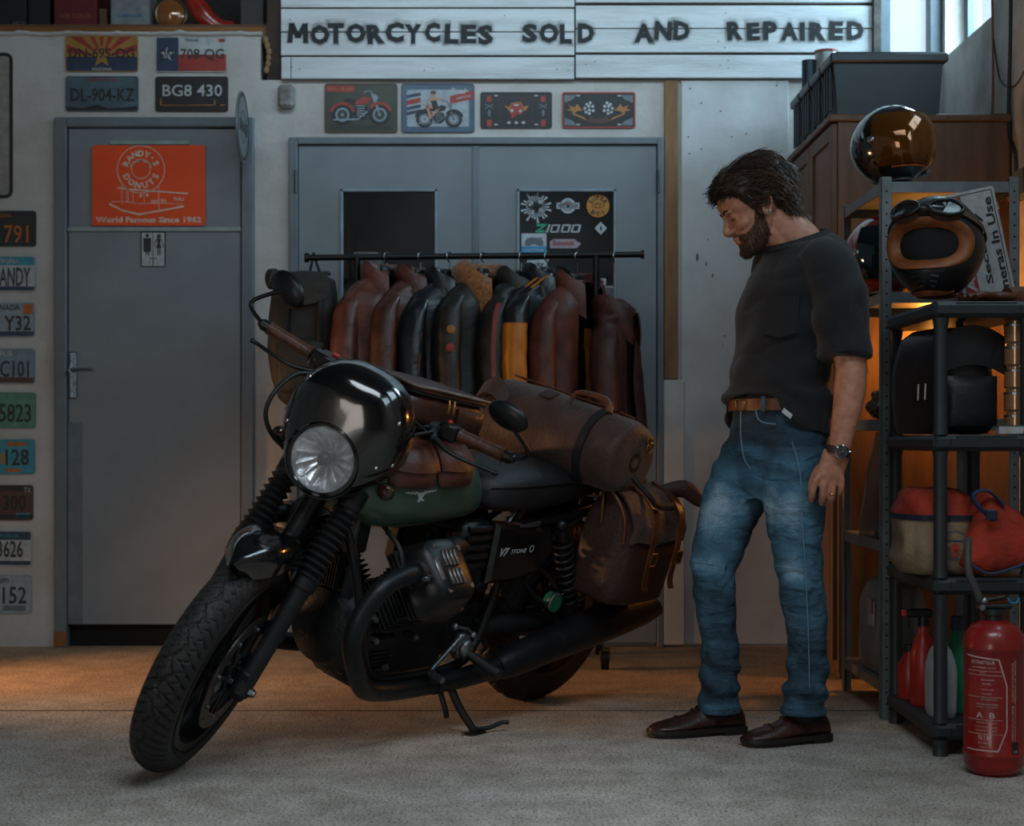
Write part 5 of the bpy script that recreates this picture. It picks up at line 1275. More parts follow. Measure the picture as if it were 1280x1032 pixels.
def sub(pts, k=6):
    o_ = []
    for a, b in zip(pts[:-1], pts[1:]): o_ += [(a[0]+(b[0]-a[0])*i/k, a[1]+(b[1]-a[1])*i/k) for i in range(k)]
    return o_+[pts[-1]]
m_ep = pc('extinguisher_print', 'b09a94')
I4 = Matrix.Identity(4)
q = MB(); line(q, sub([(-.098, .070), (-.012, .070), (.010, .125), (.010, .235), (-.010, .302), (-.098, .310)]), .0035, .0006, I4); cyl_map(q).build('panel_border', m_ep, ex, 0)
q = MB()
for (s, x, y, ww, hh) in (('EXTINCTEUR', -.050, .294, .062, .009), ('EAU PULVERISEE + ADDITIF', -.048, .281, .062, .004), ('6 L', -.05, .268, .012, .005), ('TIRER LA GOUPILLE', -.038, .250, .034, .004), ('FRAPPER', -.040, .240, .022, .004), ('DIRIGER LE JET', -.038, .225, .030, .004), ('A LA BASE', -.040, .215, .024, .004), ('ATTAQUER LE FEU', -.034, .200, .042, .004), ('UTILISABLE SUR COURANT', -.040, .188, .056, .004), ('JUSQU A 1000 VOLTS', -.040, .181, .052, .004), ('A  B', -.044, .160, .048, .015), ('REVISION ANNUELLE', -.042, .141, .052, .003), ('NE PAS UTILISER A PLUS DE', -.042, .130, .056, .003), ('RECHARGER APRES USAGE', -.042, .121, .054, .003), ('N I M', -.046, .103, .030, .014), ('SECURITE', -.046, .089, .034, .004), ('EN3-7', -.048, .079, .018, .003)):
    fit(q, s, ww, hh, Matrix.Translation((x, y, 0)), .0006, .01)
for y in (.272, .262, .206, .148, .112): line(q, sub([(-.095, y), (-.002, y)]), .0012, .0006, I4)
tag(cyl_map(q).build('panel_text', m_ep, ex, 0), kind='stuff')
q = MB()
for k, (s, x, y, ww) in enumerate((('AGENT EXTINCTEUR', .026, .245, .10), ('PRESSION DE SERVICE', .034, .245, .11), ('TEMPERATURE LIMITE', .026, .140, .09), ('FABRIQUE EN FRANCE', .034, .140, .09))):
    fit(q, s, ww, .005, Matrix.Translation((x, y, 0)) @ Matrix.Rotation(PI/2, 4, 'Z'), .0006, .01)
tag(cyl_map(q).build('side_text', m_ep, ex, 0), kind='stuff')
q = MB(); q.grid(lambda u, v: (.024+.020*u, .060+.032*v, .0006), 4, 2); cyl_map(q).build('dark_sticker', P_ink, ex, 0)
q = MB(); fit(q, 'CE', .012, .006, Matrix.Translation((.034, .068, 0)), .0009, .02); cyl_map(q).build('sticker_print', P_white, ex, 0)
# ------------------------------------------------------------------ right wall things
def wr(py, pz): return (1.8, py, pz)
m_oc = mat('orange_cable', '8a3f1c', .5); 
tag(MB().tube([(1.79, -.70, 2.55), (1.788, -.72, 2.2), (1.79, -.68, 1.9), (1.788, -.66, 1.45)], .0045, 8, 6).build('orange_cable', m_oc), 'thin orange cable hanging down the right wall', 'cable')
tag(MB().tube([(1.785, -.93, 3.0), (1.782, -.95, 2.4), (1.785, -.92, 2.0), (1.79, -.98, 1.85), (1.788, -.96, 1.5)], .007, 8, 6).build('black_cable', m_black), 'thicker black cable hanging down the right wall near the corner', 'cable')
tag(MB().tube([(1.79, -.72, 2.35), (1.79, -.80, 2.18), (1.788, -.98, 2.12), (1.79, -1.15, 2.18)], .003, 8, 6).build('looped_cable', m_black), 'thin dark cable looping across the right wall', 'cable')
sk = thing('wall_socket', 'grey double socket box on the right wall with a white plug', 'socket', (1.79, -1.12, 1.72))
MB().box(1.75, 1.798, -1.30, -1.06, 1.70, 1.80, .008).build('socket_box', P_grey, sk); MB().box(1.745, 1.752, -1.28, -1.20, 1.71, 1.79, .004).build('dark_cover', P_navy, sk)
q = MB(); q.cyl((1.75, -1.03, 1.745), (1.70, -1.03, 1.745), .024, 16); q.tube([(1.71, -1.03, 1.745), (1.695, -1.04, 1.70), (1.70, -1.05, 1.67)], .013, 8, 4); q.build('white_plug', P_white, sk, 50)
MB().box(1.752, 1.798, -1.06, -1.0, 1.70, 1.79, .008).build('socket_plate', P_red, sk)
MB().tube([(1.70, -1.05, 1.67), (1.705, -1.06, 1.55), (1.71, -1.05, 1.30)], .005, 8, 5).build('white_cord', P_white, sk)
# ------------------------------------------------------------------ motorcycle: local x forward, y to its left, z up, origin at rear tyre contact
bike = thing('motorcycle', 'black motorcycle with a dark green tank leaning on its side stand', 'motorcycle')
bike.matrix_basis = Matrix.Translation((.044, -1.3333, .001)) @ Matrix.Rotation(math.radians(231.63), 4, 'Z') @ Matrix.Rotation(math.radians(-16.81), 4, 'X')
RAKE = math.radians(27.5); AXS = Vector((-math.sin(RAKE), 0, math.cos(RAKE))); OS = Vector((1.569, 0, 0))
S = Matrix.Translation(OS) @ Matrix.Rotation(math.radians(28), 4, AXS) @ Matrix.Translation(-OS)
def bb(name, mb, m, parent=None, sm=40, label=None, kind=None):
    o = mb.build(name, m, parent or bike, sm, world=False)
    if label: o['label'] = label
    if kind: o['kind'] = kind
    return o
k_gl = mat('gloss_black_paint', '0b0c0e', .14, .0, var=0, coat=.9); k_sat = mat('satin_black', '131416', .38, .2, var=.1, scale=14)
k_mat = mat('matte_black_engine', '1b1c1e', .55, .2, var=.2, scale=18, bump=.15, bscale=140); k_dk = mat('dark_engine_grey', '202225', .45, .35, var=.25, scale=20, bump=.2, bscale=90)
k_rub = mat('tyre_rubber', '17171a', .62, var=.25, scale=25, bump=.12, bscale=160, col2='222120'); k_gait = mat('gaiter_rubber', '141416', .55)
k_chr = mat('chrome', 'b5babd', .12, 1., var=0); k_alu = mat('brushed_alloy', '84878a', .38, .9, var=.2, scale=40); k_disc = mat('brake_disc_steel', '5a5a58', .35, .9, var=.2, scale=6)
k_tank = mat('dark_green_paint', '3c5246', .34, .05, var=.06, scale=4, coat=.35); k_pipe = mat('black_exhaust', '26282b', .42, .5, var=.3, scale=10, bump=.15, bscale=60, col2='181a1c')
k_seat = mat('seat_vinyl', '202022', .42, var=.1, bump=.25, bscale=180); k_grip = leather('grip_leather', '5e3520', '3c2013', .45, 30); k_red = mat('red_switch', 'c0261c', .4)
BY = Matrix.Rotation(-PI/2, 4, 'X')   # lathe axis z -> +y
def wheel(name, label, C, R_o, TW, S_=None, rimR=.225, res=660, disc=True):
    T = (S_ if S_ is not None else Matrix.Identity(4)) @ Matrix.Translation(C)
    def ax(x): return T @ Matrix.Rotation(PI/2, 4, 'X')
    # rim with spokes
    r = MB(T)
    hw = TW*.44
    prof = [(rimR-.012, -hw), (rimR+.008, -hw), (rimR+.010, -hw*.8), (rimR-.012, -hw*.45), (rimR-.016, 0), (rimR-.012, hw*.45), (rimR+.010, hw*.8), (rimR+.008, hw), (rimR-.012, hw), (rimR-.030, hw*.5), (rimR-.034, 0), (rimR-.030, -hw*.5), (rimR-.012, -hw)]
    r.lathe(prof, Matrix.Rotation(PI/2, 4, 'X'), 60, False)
    for k in range(6):
        for off in (-.09, .09):
            a = k*PI/3
            p0 = (.038*math.cos(a+off*2), 0, .038*math.sin(a+off*2)); p1 = ((rimR-.03)*math.cos(a+off*.9), 0, (rimR-.03)*math.sin(a+off*.9))
            r.tube([p0, ((p0[0]+p1[0])/2, 0, (p0[2]+p1[2])/2), p1], [.013, .009, .012], 8, sx=1.2)
    w_ = bb(name, r, k_sat, label=label)
    h = MB(T); h.lathe([(.0, -.06), (.02, -.06), (.03, -.055), (.032, -.02), (.045, -.015), (.045, .015), (.032, .02), (.03, .055), (.02, .06), (.0, .06)], Matrix.Rotation(PI/2, 4, 'X'), 24); bb('hub', h, k_mat, w_)
    # tyre with cut tread
    NV = 52; vs = []; fs = []
    for i in range(res):
        a = 2*PI*i/res; arc = a*R_o
        for j in range(NV):
            b = -2.25+4.5*j/(NV-1)
            rt = TW/2; v = b/1.35
            dep = 0
            av = abs(v)
            if .16 < av < .98:
                ph = ((arc+av*.052)/.030) % 1
                wv = .17 if av > .3 else .12
                if ph < wv: dep = .0055*(1 if av < .85 else max(0, (1-av)/.15))
            if av < .5:
                tri = abs(((arc/.075) % 1)*2-1)-.5
                if abs(v-.16*tri*2-.0) < .055: dep = .006
                if .3 < av < .5 and abs((((arc-av*.03)/.030) % 1)-.5) < .07: dep = .004
            rr = rt-dep
            cx = R_o-rt*.95
            vs.append((math.cos(a)*(cx+rr*math.cos(b)*(.95 if abs(b) < 1.4 else 1)), rr*math.sin(b)*1.0*(1 if abs(b) < 1.5 else .97), math.sin(a)*(cx+rr*math.cos(b)*(.95 if abs(b) < 1.4 else 1))))
    for i in range(res):
        for j in range(NV-1):
            i2 = (i+1) % res; fs.append((i*NV+j, i*NV+j+1, i2*NV+j+1, i2*NV+j))
    t = MB(T); t.add(vs, fs); bb('tyre', t, k_rub, w_, 50)
    # moulded ring on the tyre wall
    q = MB(T)
    for sy in (-1, 1): q.torus(R_o-.072, .0022, Matrix.Translation((0, sy*TW*.475, 0)) @ Matrix.Rotation(PI/2, 4, 'X'), 70, 6)
    bb('tyre_bead_line', q, k_rub, w_, kind='stuff')
    if disc:
        q = MB(T)
        Td = Matrix.Translation((0, .066, 0)) @ Matrix.Rotation(PI/2, 4, 'X')
        q.lathe([(.118, -.0025), (.160, -.0025), (.160, .0025), (.118, .0025), (.118, -.0025)], Td, 60, False)
        d = bb('brake_disc', q, k_disc, w_)
        q = MB(T); q.lathe([(.04, -.003), (.058, -.004), (.058, .004), (.04, .003)], Td, 30, False)
        for k in range(8):
            a = k*PI/4; q.tube([(.05*math.cos(a), .066, .05*math.sin(a)), (.122*math.cos(a+.25), .066, .122*math.sin(a+.25))], .006, 6)
        bb('disc_carrier', q, k_mat, w_)
        q = MB(T)
        for k in range(8):
            a = k*PI/4; q.cyl((.125*math.cos(a+.25), .060, .125*math.sin(a+.25)), (.125*math.cos(a+.25), .073, .125*math.sin(a+.25)), .006, 10)
            if k % 2 == 0: q.cyl((.032*math.cos(a), .060, .032*math.sin(a)), (.032*math.cos(a), .071, .032*math.sin(a)), .004, 8)
        bb('disc_bolts', q, k_alu, w_, kind='stuff')
        q = MB(T)
        for k in range(36):
            a = k*2*PI/36; rr_ = .130+.020*((k % 3)/2)
            q.cyl((rr_*math.cos(a), .0684, rr_*math.sin(a)), (rr_*math.cos(a), .0692, rr_*math.sin(a)), .0032, 6)
        bb('disc_holes', q, k_mat, w_, kind='stuff')
    return w_
wheel('rear_wheel', None, (0, 0, .315), .315, .130, None, .216, 440)
wheel('front_wheel', None, (1.463, 0, .317), .317, .108, S, .228, 660)
# ---- front fork (steered)
FD = Vector((-.462, 0, .887))     # fork direction up
A0 = Vector((1.448, 0, .282))
def fk(t, y, dx=0): p = A0+FD*t; return Vector((p.x+dx, y, p.z))
for sy in (1, -1):
    y = sy*.096
    b = MB(S); b.cyl(fk(-.02, y), fk(.20, y), .027, 20, .028); b.cyl(fk(.20, y), fk(.30, y), .028, 20, .031); b.cyl(fk(.295, y), fk(.325, y), .036, 20)
    b.box(-.02, .02, -.018, .018, -.035, .05, .006, Matrix.Translation(fk(0, y, -.004)))
    leg = bb('fork_leg', b, k_mat)
    g = MB(S); prof = []
    N = 11; t0, t1 = .32, .535
    for k in range(N):
        tt = (t1-t0)*k/N; st = (t1-t0)/N; R0 = .043-.006*k/N
        prof += [(R0-.012, tt), (R0, tt+st*.5)]
    prof += [(.030, t1-t0), (.033, t1-t0+.005), (.033, t1-t0+.028), (.026, t1-t0+.03)]
    g.lathe(prof, lookm(fk(t0, y), FD), 24); bb('gaiter', g, k_gait, leg, 25)
    s_ = MB(S); s_.cyl(fk(.55, y), fk(.76, y), .0205, 20); bb('stanchion', s_, k_chr, leg)
    a = MB(S); a.cyl(fk(0, y+sy*.018), fk(0, y+sy*.034), .013, 6); a.cyl(fk(0, y+sy*.034), fk(0, y+sy*.040), .009, 12); bb('axle_nut', a, k_alu, leg)
b = MB(S); b.cyl(fk(0, -.12), fk(0, .12), .010, 12); bb('front_axle', b, k_alu)
for t_, nm in ((.575, 'lower_fork_clamp'), (.755, 'upper_fork_clamp')):
    b = MB(S)
    for sy in (1, -1): b.cyl(fk(t_-.018, sy*.096), fk(t_+.018, sy*.096), .034, 20)
    o_ = fk(t_, 0); T = lookm(o_, FD)
    b.box(-.11, .11, -.085, .01, -.012, .012, .005, T @ Matrix.Rotation(0, 4, 'Z')); 
    b.box(-.045, .045, -.10, .10, -.014, .014, .006, Matrix.Translation(fk(t_, 0, -.035)) @ Matrix.Rotation(-RAKE, 4, 'Y'))
    bb(nm, b, k_sat)
b = MB(); b.cyl(OS+AXS*.60, OS+AXS*1.02, .030, 20); bb('steering_head', b, k_sat)
# brake caliper, hose
b = MB(S); b.box(-.035, .035, -.022, .022, -.055, .055, .012, Matrix.Translation(fk(.16, .075, -.075)) @ Matrix.Rotation(.35, 4, 'Y')); b.cyl(fk(.19, .09, -.08), fk(.19, .112, -.08), .016, 14); b.cyl(fk(.13, .09, -.07), fk(.13, .112, -.07), .016, 14)
b.box(-.03, .035, -.008, .008, -.02, .02, .003, Matrix.Translation(fk(.17, .09, -.035))); bb('brake_caliper', b, k_mat)
b = MB(S); b.tube([fk(.20, .09, -.08), fk(.28, .10, -.10), fk(.37, .075, -.07), fk(.5, .06, -.06)], .005, 8, 6); bb('brake_hose', b, k_gait)
# front mudguard
Cw = Vector((1.463, 0, .317))
b = MB(S)
def fend(u, v):
    a = math.radians(70+(142-70)*u); w_ = (2*v-1)
    e = .070*(1-.28*(2*u-1)**2*(1 if u > .5 else 1.0)); 
    e *= max(.04, 1-max(0, 1-u/.30)**2.2)**.5
    rr = .342+.036*math.cos(w_*PI/2)**.8-(.038*(abs(w_)**3))
    yy = e*math.sin(w_*PI/2*1.02)*1.12
    a2 = a+math.radians(7)*(1-abs(w_)**2)*(-1 if u < .5 else 1)*abs(2*u-1)**2
    return Cw+Vector((rr*math.cos(a2), yy, rr*math.sin(a2)))
b.grid(fend, 26, 18, thick=.004); fo = bb('front_mudguard', b, k_gl, sm=60)
b = MB(S)
for sy in (1, -1): b.box(-.03, .045, -.004, .004, -.02, .02, .002, Matrix.Translation(fk(.33, sy*.070, -.005)))
for sy in (1, -1): b.cyl(fk(.33, sy*.060, .005), fk(.33, sy*.10, .005), .007, 10)
bb('mudguard_stay', b, k_alu, fo, kind='stuff')
# ---- headlight and fly screen (steered)
HC = Vector((1.262, 0, .871)); HX = Matrix.Translation(HC) @ Matrix.Rotation(math.radians(-4), 4, 'Y') @ Matrix.Rotation(PI/2, 4, 'Y')
b = MB(S); b.lathe([(.0, -.13), (.05, -.125), (.08, -.09), (.094, -.03), (.096, .0), (.0985, .006), (.097, .014), (.090, .016), (.0865, .012)], HX, 48, False); hl = bb('headlight', b, k_gl, sm=50)
b = MB(S); b.lathe([(.0875, .010), (.085, .004), (.070, -.012), (.045, -.035), (.018, -.045), (.0, -.046)], HX, 48, False); bb('reflector_bowl', b, mat('lamp_reflector', 'd5d9dc', .28, .75, var=.25, scale=22, bump=.7, bscale=30), hl, 60)
b = MB(S)
for k in range(14):
    a = k*2*PI/14+.2; b.tube([(.025*math.cos(a), .025*math.sin(a), -.041), (.055*math.cos(a+.12), .055*math.sin(a+.12), -.0225), (.080*math.cos(a+.2), .080*math.sin(a+.2), -.001)], [.004, .008, .005], 5, T=HX)
bb('bowl_flutes', b, MATS['lamp_reflector'], hl, 10, None, 'stuff')
b = MB(S); b.ell((0, 0, -.005), .021, .021, .022, HX, 16, 10); b.cyl((0, 0, -.045), (0, 0, -.01), .016, 14, T=HX); bb('bulb_shield', b, mat('bulb_cap', '2a2b2d', .3, .8), hl, 60)
b = MB(S); b.lathe([(.087, .010), (.078, .017), (.05, .023), (.0, .026)], HX, 48, False); bb('lens', b, mat('clear_lens', 'ffffff', .03, var=0, alpha=.12), hl, 60)
b = MB(S); b.lathe([(.0875, .0105), (.090, .016), (.0985, .012), (.0985, .006)], HX, 48, False); bb('headlight_ring', b, mat('dark_chrome', '3c3f42', .15, 1., var=0), hl, 50)
# fly screen: from the ring round the lamp back and up to a wide open rear edge
b = MB(S)
def fly(u, v):
    a = 2*PI*u
    ca, sa = math.cos(a), math.sin(a)          # sa=1 top, ca=1 left(+y)
    f = Vector((1.275, .101*ca, .871+.101*sa))
    up = max(0, sa)
    hw = .168-.034*max(0, -sa); top = 1.118; bot = .805
    zc = .93; 
    rz_ = (top-zc) if sa > 0 else (zc-bot)
    bx_ = 1.135 if sa < 0 else 1.135-.010*up
    bk = Vector((bx_, hw*math.copysign(abs(ca)**.85, ca), zc+rz_*math.copysign(abs(sa)**.9, sa)))
    p = f.lerp(bk, v)
    bul = math.sin(v*PI)
    nrm = Vector((.55, ca*.8, sa*.9)).normalized()
    p = p+nrm*bul*(.012+.046*up+.010*abs(ca)*(1 if sa > 0 else .2))
    return p
b.grid(fly, 72, 26, thick=.004); fl_ = bb('fly_screen', b, k_gl, sm=60)
b = MB(S)
for u in (.02, .12, .38, .48):
    p = fly(u, .55); n = (p-Vector((1.1, 0, .93))).normalized(); b.ell(p+n*.002, .0065, n=12, m=8)
for u in (.03, .47):
    p = fly(u, .25); n = (p-Vector((1.1, 0, .93))).normalized(); b.ell(p+n*.002, .006, n=12, m=8)
bb('screen_screws', b, k_chr, fl_, kind='stuff')
b = MB(S); b.tube([fly(.25+d, .98)+Vector((0, 0, .004)) for d in (-.18, -.1, 0, .1, .18)], .004, 6, 4); bb('screen_edge_trim', b, k_gait, fl_)
# ---- handlebar (steered)
hb = [(.968, .385, 1.030), (.955, .25, 1.018), (.965, .18, 1.008), (1.02, .09, .985), (1.035, 0, .98), (1.02, -.09, .985), (.965, -.18, 1.008), (.955, -.25, 1.018), (.968, -.385, 1.030)]
hb = [Vector(p)+Vector((0 if p[1] < 0 else .02, 0, 0)) for p in hb]
b = MB(S); b.tube(hb, .0115, 12, 6); hbo = bb('handlebar', b, k_sat, sm=60)
b = MB(S)
for sy in (1, -1): b.tube([fk(.76, sy*.05, -.07), Vector((1.03, sy*.05, .985))], .017, 12)
bb('bar_riser', b, k_sat, hbo, kind='stuff')
def hbp(y):
    pts = crom(hb, 12); return min(pts, key=lambda p: abs(p.y-y))
for sy in (1, -1):
    a_, c_ = hbp(sy*.245), hbp(sy*.378); d_ = (c_-a_).normalized()
    b = MB(S); prof = []
    for k in range(15): prof.append((.0175+.0006*(k % 2)+(.003 if k in (0, 14) else 0), (c_-a_).length*k/14))
    b.lathe(prof, lookm(a_, d_), 18); g = bb('grip', b, k_grip, hbo, 40, 'brown leather wrapped grip')
    b = MB(S); b.cyl(c_, c_+d_*.022, .017, 16); b.ell(c_+d_*.024, .013, n=12, m=8); bb('bar_end', b, k_sat, hbo)
    # switch box
    s0 = hbp(sy*.212); T = lookm(s0, d_)
    b = MB(S); b.box(-.022, .022, -.026, .024, -.026, .026, .007, T); b.cyl((0, 0, -.045), (0, 0, -.026), .018, 14, T=T); sb = bb('switch_box', b, k_sat, hbo)
    b = MB(S); b.box(-.010, .012, -.034, -.024, -.006, .010, .003, T); b.box(-.008, .006, .020, .030, -.012, .0, .003, T); bb('switch_button', b, k_red, sb, kind='stuff')
    # lever bracket and lever
    p0 = hbp(sy*.175); b = MB(S); b.cyl(p0-d_*.012, p0+d_*.012, .020, 14); b.box(-.012, .012, -.012, .012, 0, .05, .004, lookm(p0, (1, sy*.25, -.25)))
    b.ell(p0+Vector((.045, sy*.015, -.012)), .014, n=12, m=8); bb('lever_bracket', b, k_mat, hbo)
    b = MB(S); q0 = p0+Vector((.048, sy*.02, -.012)); pts = [q0, q0+Vector((.022, sy*.055, -.008)), q0+Vector((.024, sy*.12, -.006)), q0+Vector((.012, sy*.175, -.004)), q0+Vector((.010, sy*.195, -.003))]
    b.tube(pts, [.009, .0065, .0055, .0055, .007], 10, 6); b.ell(pts[-1], .008, n=10, m=8); bb('clutch_lever' if sy > 0 else 'brake_lever', b, k_sat, hbo, 60)
# brake fluid reservoir and cables on the right bar
p0 = hbp(-.165); b = MB(S); b.box(-.02, .045, -.045, .02, .012, .045, .006, Matrix.Translation(p0)); bb('fluid_reservoir', b, k_sat, hbo)
b = MB(S); b.box(-.006, .010, -.012, .008, .044, .052, .002, Matrix.Translation(p0)); bb('red_cut_off_switch', b, k_red, hbo)
b = MB(S); b.tube([(1.03, -.17, .995), (1.13, -.20, 1.0), (1.225, -.205, .965), (1.245, -.20, .90), (1.21, -.165, .84), (1.15, -.10, .80)], .0065, 8, 8); bb('front_brake_hose', b, k_gait, sm=60)
b = MB(S); b.tube([(1.02, -.18, 1.0), (1.12, -.21, .99), (1.205, -.215, .94), (1.215, -.20, .87), (1.17, -.14, .81)], .005, 8, 8); bb('throttle_cable', b, k_gait, sm=60)
b = MB(S); b.tube([(1.04, .185, 1.01), (1.12, .15, .99), (1.15, .12, .93)], .005, 8, 8); bb('clutch_cable', b, k_gait, sm=60)
b = MB(S); b.tube([(1.045, .18, 1.0), (1.10, .10, 1.03), (1.16, -.0, 1.0)], .003, 8, 8); bb('wiring_loom', b, k_gait, sm=60)
# bar end mirrors
def mirror(y, C, nrm, up, a_=.058, b_=.036, st=None):
    e = hbp(math.copysign(.378, y)); C = Vector(C); b = MB(S)
    b.tube([e+Vector((0, math.copysign(.02, y), 0)), st or (e+C)/2, C-Vector(nrm).normalized()*.010], .0062, 8, 6); mo = bb('mirror', b, k_sat, sm=60)
    T = lookm(C, nrm, up) @ Matrix.Diagonal((a_/.058, b_/.058, 1, 1))
    b = MB(S); b.lathe([(.0, -.020), (.030, -.017), (.052, -.008), (.058, .0), (.058, .006), (.054, .006)], T, 30, False); bb('mirror_shell', b, k_sat, mo, 60)
    b = MB(S); b.lathe([(.055, .004), (.0, .004)], T, 30, False); bb('mirror_glass', b, k_chr, mo, 0)
mirror(.37, (1.060, .355, 1.150), (-.75, .15, .35), (-.3, 0, 1), .062, .040, (1.0, .44, 1.07))
mirror(-.37, (.905, -.395, 1.135), (-.8, .25, .1), (0, .3, 1), .066, .045, (.93, -.47, 1.06))
# instrument
b = MB(S); b.lathe([(.0, -.06), (.045, -.055), (.052, -.01), (.052, .0), (.046, .002), (.0, .002)], lookm((1.09, .0, 1.035), (-.55, 0, .84)), 28); bb('speedometer', b, k_sat, sm=50)
# ---- front indicators on the fork (steered)
for sy in (1, -1):
    b = MB(S); b.tube([fk(.63, sy*.11), fk(.63, sy*.15)], .007, 10); b.lathe([(.0, -.03), (.018, -.024), (.024, .0), (.022, .012), (.0, .016)], lookm(fk(.63, sy*.165, .01), (1, 0, .05)), 20); io = bb('indicator', b, k_sat, sm=60)
    b = MB(S); b.lathe([(.021, .010), (.018, .016), (.0, .020)], lookm(fk(.63, sy*.165, .01), (1, 0, .05)), 20, False); bb('indicator_lens', b, mat('smoked_amber_glass', '3a2114', .15, var=0, coat=.4), io, 60)
# ---- fuel tank
TS = [(.598, .705, .80, .075), (.615, .695, .835, .105), (.66, .682, .885, .130), (.72, .675, .925, .148), (.80, .668, .952, .160), (.90, .662, .968, .168), (1.0, .662, .970, .166), (1.07, .675, .958, .152), (1.12, .700, .935, .125), (1.15, .735, .905, .090), (1.163, .78, .87, .045)]
def tsec(x):
    for i in range(len(TS)-1):
        if TS[i][0] <= x <= TS[i+1][0]:
            t = (x-TS[i][0])/(TS[i+1][0]-TS[i][0]); return [TS[i][k]+(TS[i+1][k]-TS[i][k])*t for k in range(4)]
    return list(TS[0] if x < TS[0][0] else TS[-1])
def tanky(x, z):
    """half width of the tank at x, z"""
    _, zb, zt_, w_ = tsec(x); zc = zb+(zt_-zb)*.36
    t = (z-zc)/((zt_-zc) if z > zc else (zc-zb)); t = max(-1, min(1, t))
    return w_*(1-abs(t)**(2.1 if z > zc else 2.8))**(.5)
b = MB(); rings = []
xs = crom([(t[0], t[1], t[2]) for t in TS], 4); ws = crom([(t[3], 0, 0) for t in TS], 4)
for p, w_ in zip(xs, ws):
    zb, zt_, hw = p.y, p.z, w_.x; zc = zb+(zt_-zb)*.36; ring = []
    for j in range(44):
        a = 2*PI*j/44; ca, sa = math.cos(a), math.sin(a)
        yy = hw*math.copysign(abs(ca)**(.85), ca)
        e = 2.1 if sa > 0 else 2.8
        tt = (1-min(1, abs(yy)/hw)**2)**(1/e)*(1 if sa > 0 else -1)
        zz_ = zc+(tt*(zt_-zc) if sa > 0 else tt*(zc-zb))
        ring.append((p.x, yy, zz_))
    rings.append(ring)
b.loft(rings); tank = bb('fuel_tank', b, k_tank, sm=50)
b = MB(); b.lathe([(.034, 0), (.036, .008), (.032, .016), (.0, .018)], Matrix.Translation((.93, 0, .962)), 24); bb('filler_cap', b, k_chr, tank)
# eagle emblem wrapped on both tank sides
def wrap_tank(mb, sy, lift=.0015):
    out = []
    for p in mb.v: out.append(Vector((p.x, sy*(tanky(p.x, p.y)+lift+p.z), p.y)))
    mb.v = out; return mb
EC = (.962, .790)
def eagle():
    q = MB()
    def pl(pts): 
        n = len(pts); q.add([(EC[0]-x*.00155, EC[1]+y*.0013, 0) for x, y in pts], [tuple(range(n))])
    pl([(-8, 6), (2, 8), (10, 2), (4, -6), (-4, -4)])                # body
    pl([(4, 6), (12, 10), (13, 4), (8, 2)])                         # head
    for k in range(4): pl([(-4-k*9, 7-k*.3), (-14-k*9.5, 11-k*.6), (-15-k*9.5, 8.5-k*.6), (-5-k*8.5, 1+k*1.4)])  # left wing feathers
    for k in range(4): pl([(4+k*8, 7+k*.6), (13+k*8.5, 12+k*.6), (14+k*8.5, 9.5+k*.4), (5+k*7.5, 1+k*2.0)])
    pl([(-2, -4), (6, -5), (0, -14), (-6, -12)])                    # tail
    pl([(4, -6), (12, -8), (10, -12), (3, -9)])
    return q
for sy in (1, -1):
    em = wrap_tank(eagle(), sy); 
    bb('eagle_emblem', em, mat('silver_emblem', 'c9ced2', .3, .3, var=0), tank, 0, 'silver spread eagle emblem', 'stuff')
# ---- seat
b = MB(); rings = []
SS = [(.605, .715, .800, .085), (.575, .708, .822, .125), (.52, .700, .832, .142), (.44, .698, .838, .148), (.34, .700, .840, .146), (.24, .710, .838, .140), (.14, .725, .832, .128), (.04, .740, .828, .118), (-.06, .752, .822, .108), (-.12, .765, .810, .080), (-.135, .775, .800, .04)]
dn_ = crom([(t[0], t[1], t[2]) for t in SS], 3); dw = crom([(t[3], 0, 0) for t in SS], 3)
for p, w_ in zip(dn_, dw):
    zb, zt_ = p.y, p.z; ring = []
    for j in range(32):
        a = 2*PI*j/32; ca, sa = math.cos(a), math.sin(a)
        ring.append((p.x, w_.x*math.copysign(abs(ca)**.6, ca), (zb+zt_)/2+(zt_-zb)/2*math.copysign(abs(sa)**.7, sa)-.010*(abs(ca)**2)*(1 if sa > 0 else 0)))
    rings.append(ring)
b.loft(rings); seat = bb('seat', b, k_seat, sm=60)
b = MB()
for sy in (1, -1): b.tube([(p.x, sy*(w_.x*.985), p.y+(p.z-p.y)*.72) for p, w_ in list(zip(dn_, dw))[2:-3]], .0035, 6)
bb('seat_piping', b, k_gait, seat, kind='stuff')
# ---- frame
b = MB()
for sy in (1, -1):
    b.tube([(1.13, sy*.03, .72), (1.11, sy*.10, .62), (1.06, sy*.135, .45), (.99, sy*.14, .28), (.90, sy*.14, .235), (.62, sy*.14, .24), (.52, sy*.13, .30), (.47, sy*.12, .45), (.45, sy*.11, .66)], .0145, 10, 5)
    b.tube([(1.16, sy*.03, .82), (1.0, sy*.06, .74), (.7, sy*.09, .66), (.45, sy*.11, .66), (.1, sy*.115, .69), (-.10, sy*.11, .74)], .014, 10, 4)
    b.tube([(.47, sy*.12, .47), (.30, sy*.125, .58), (.12, sy*.12, .68)], .012, 10, 4)
bb('frame', b, k_sat, sm=60, kind='stuff')
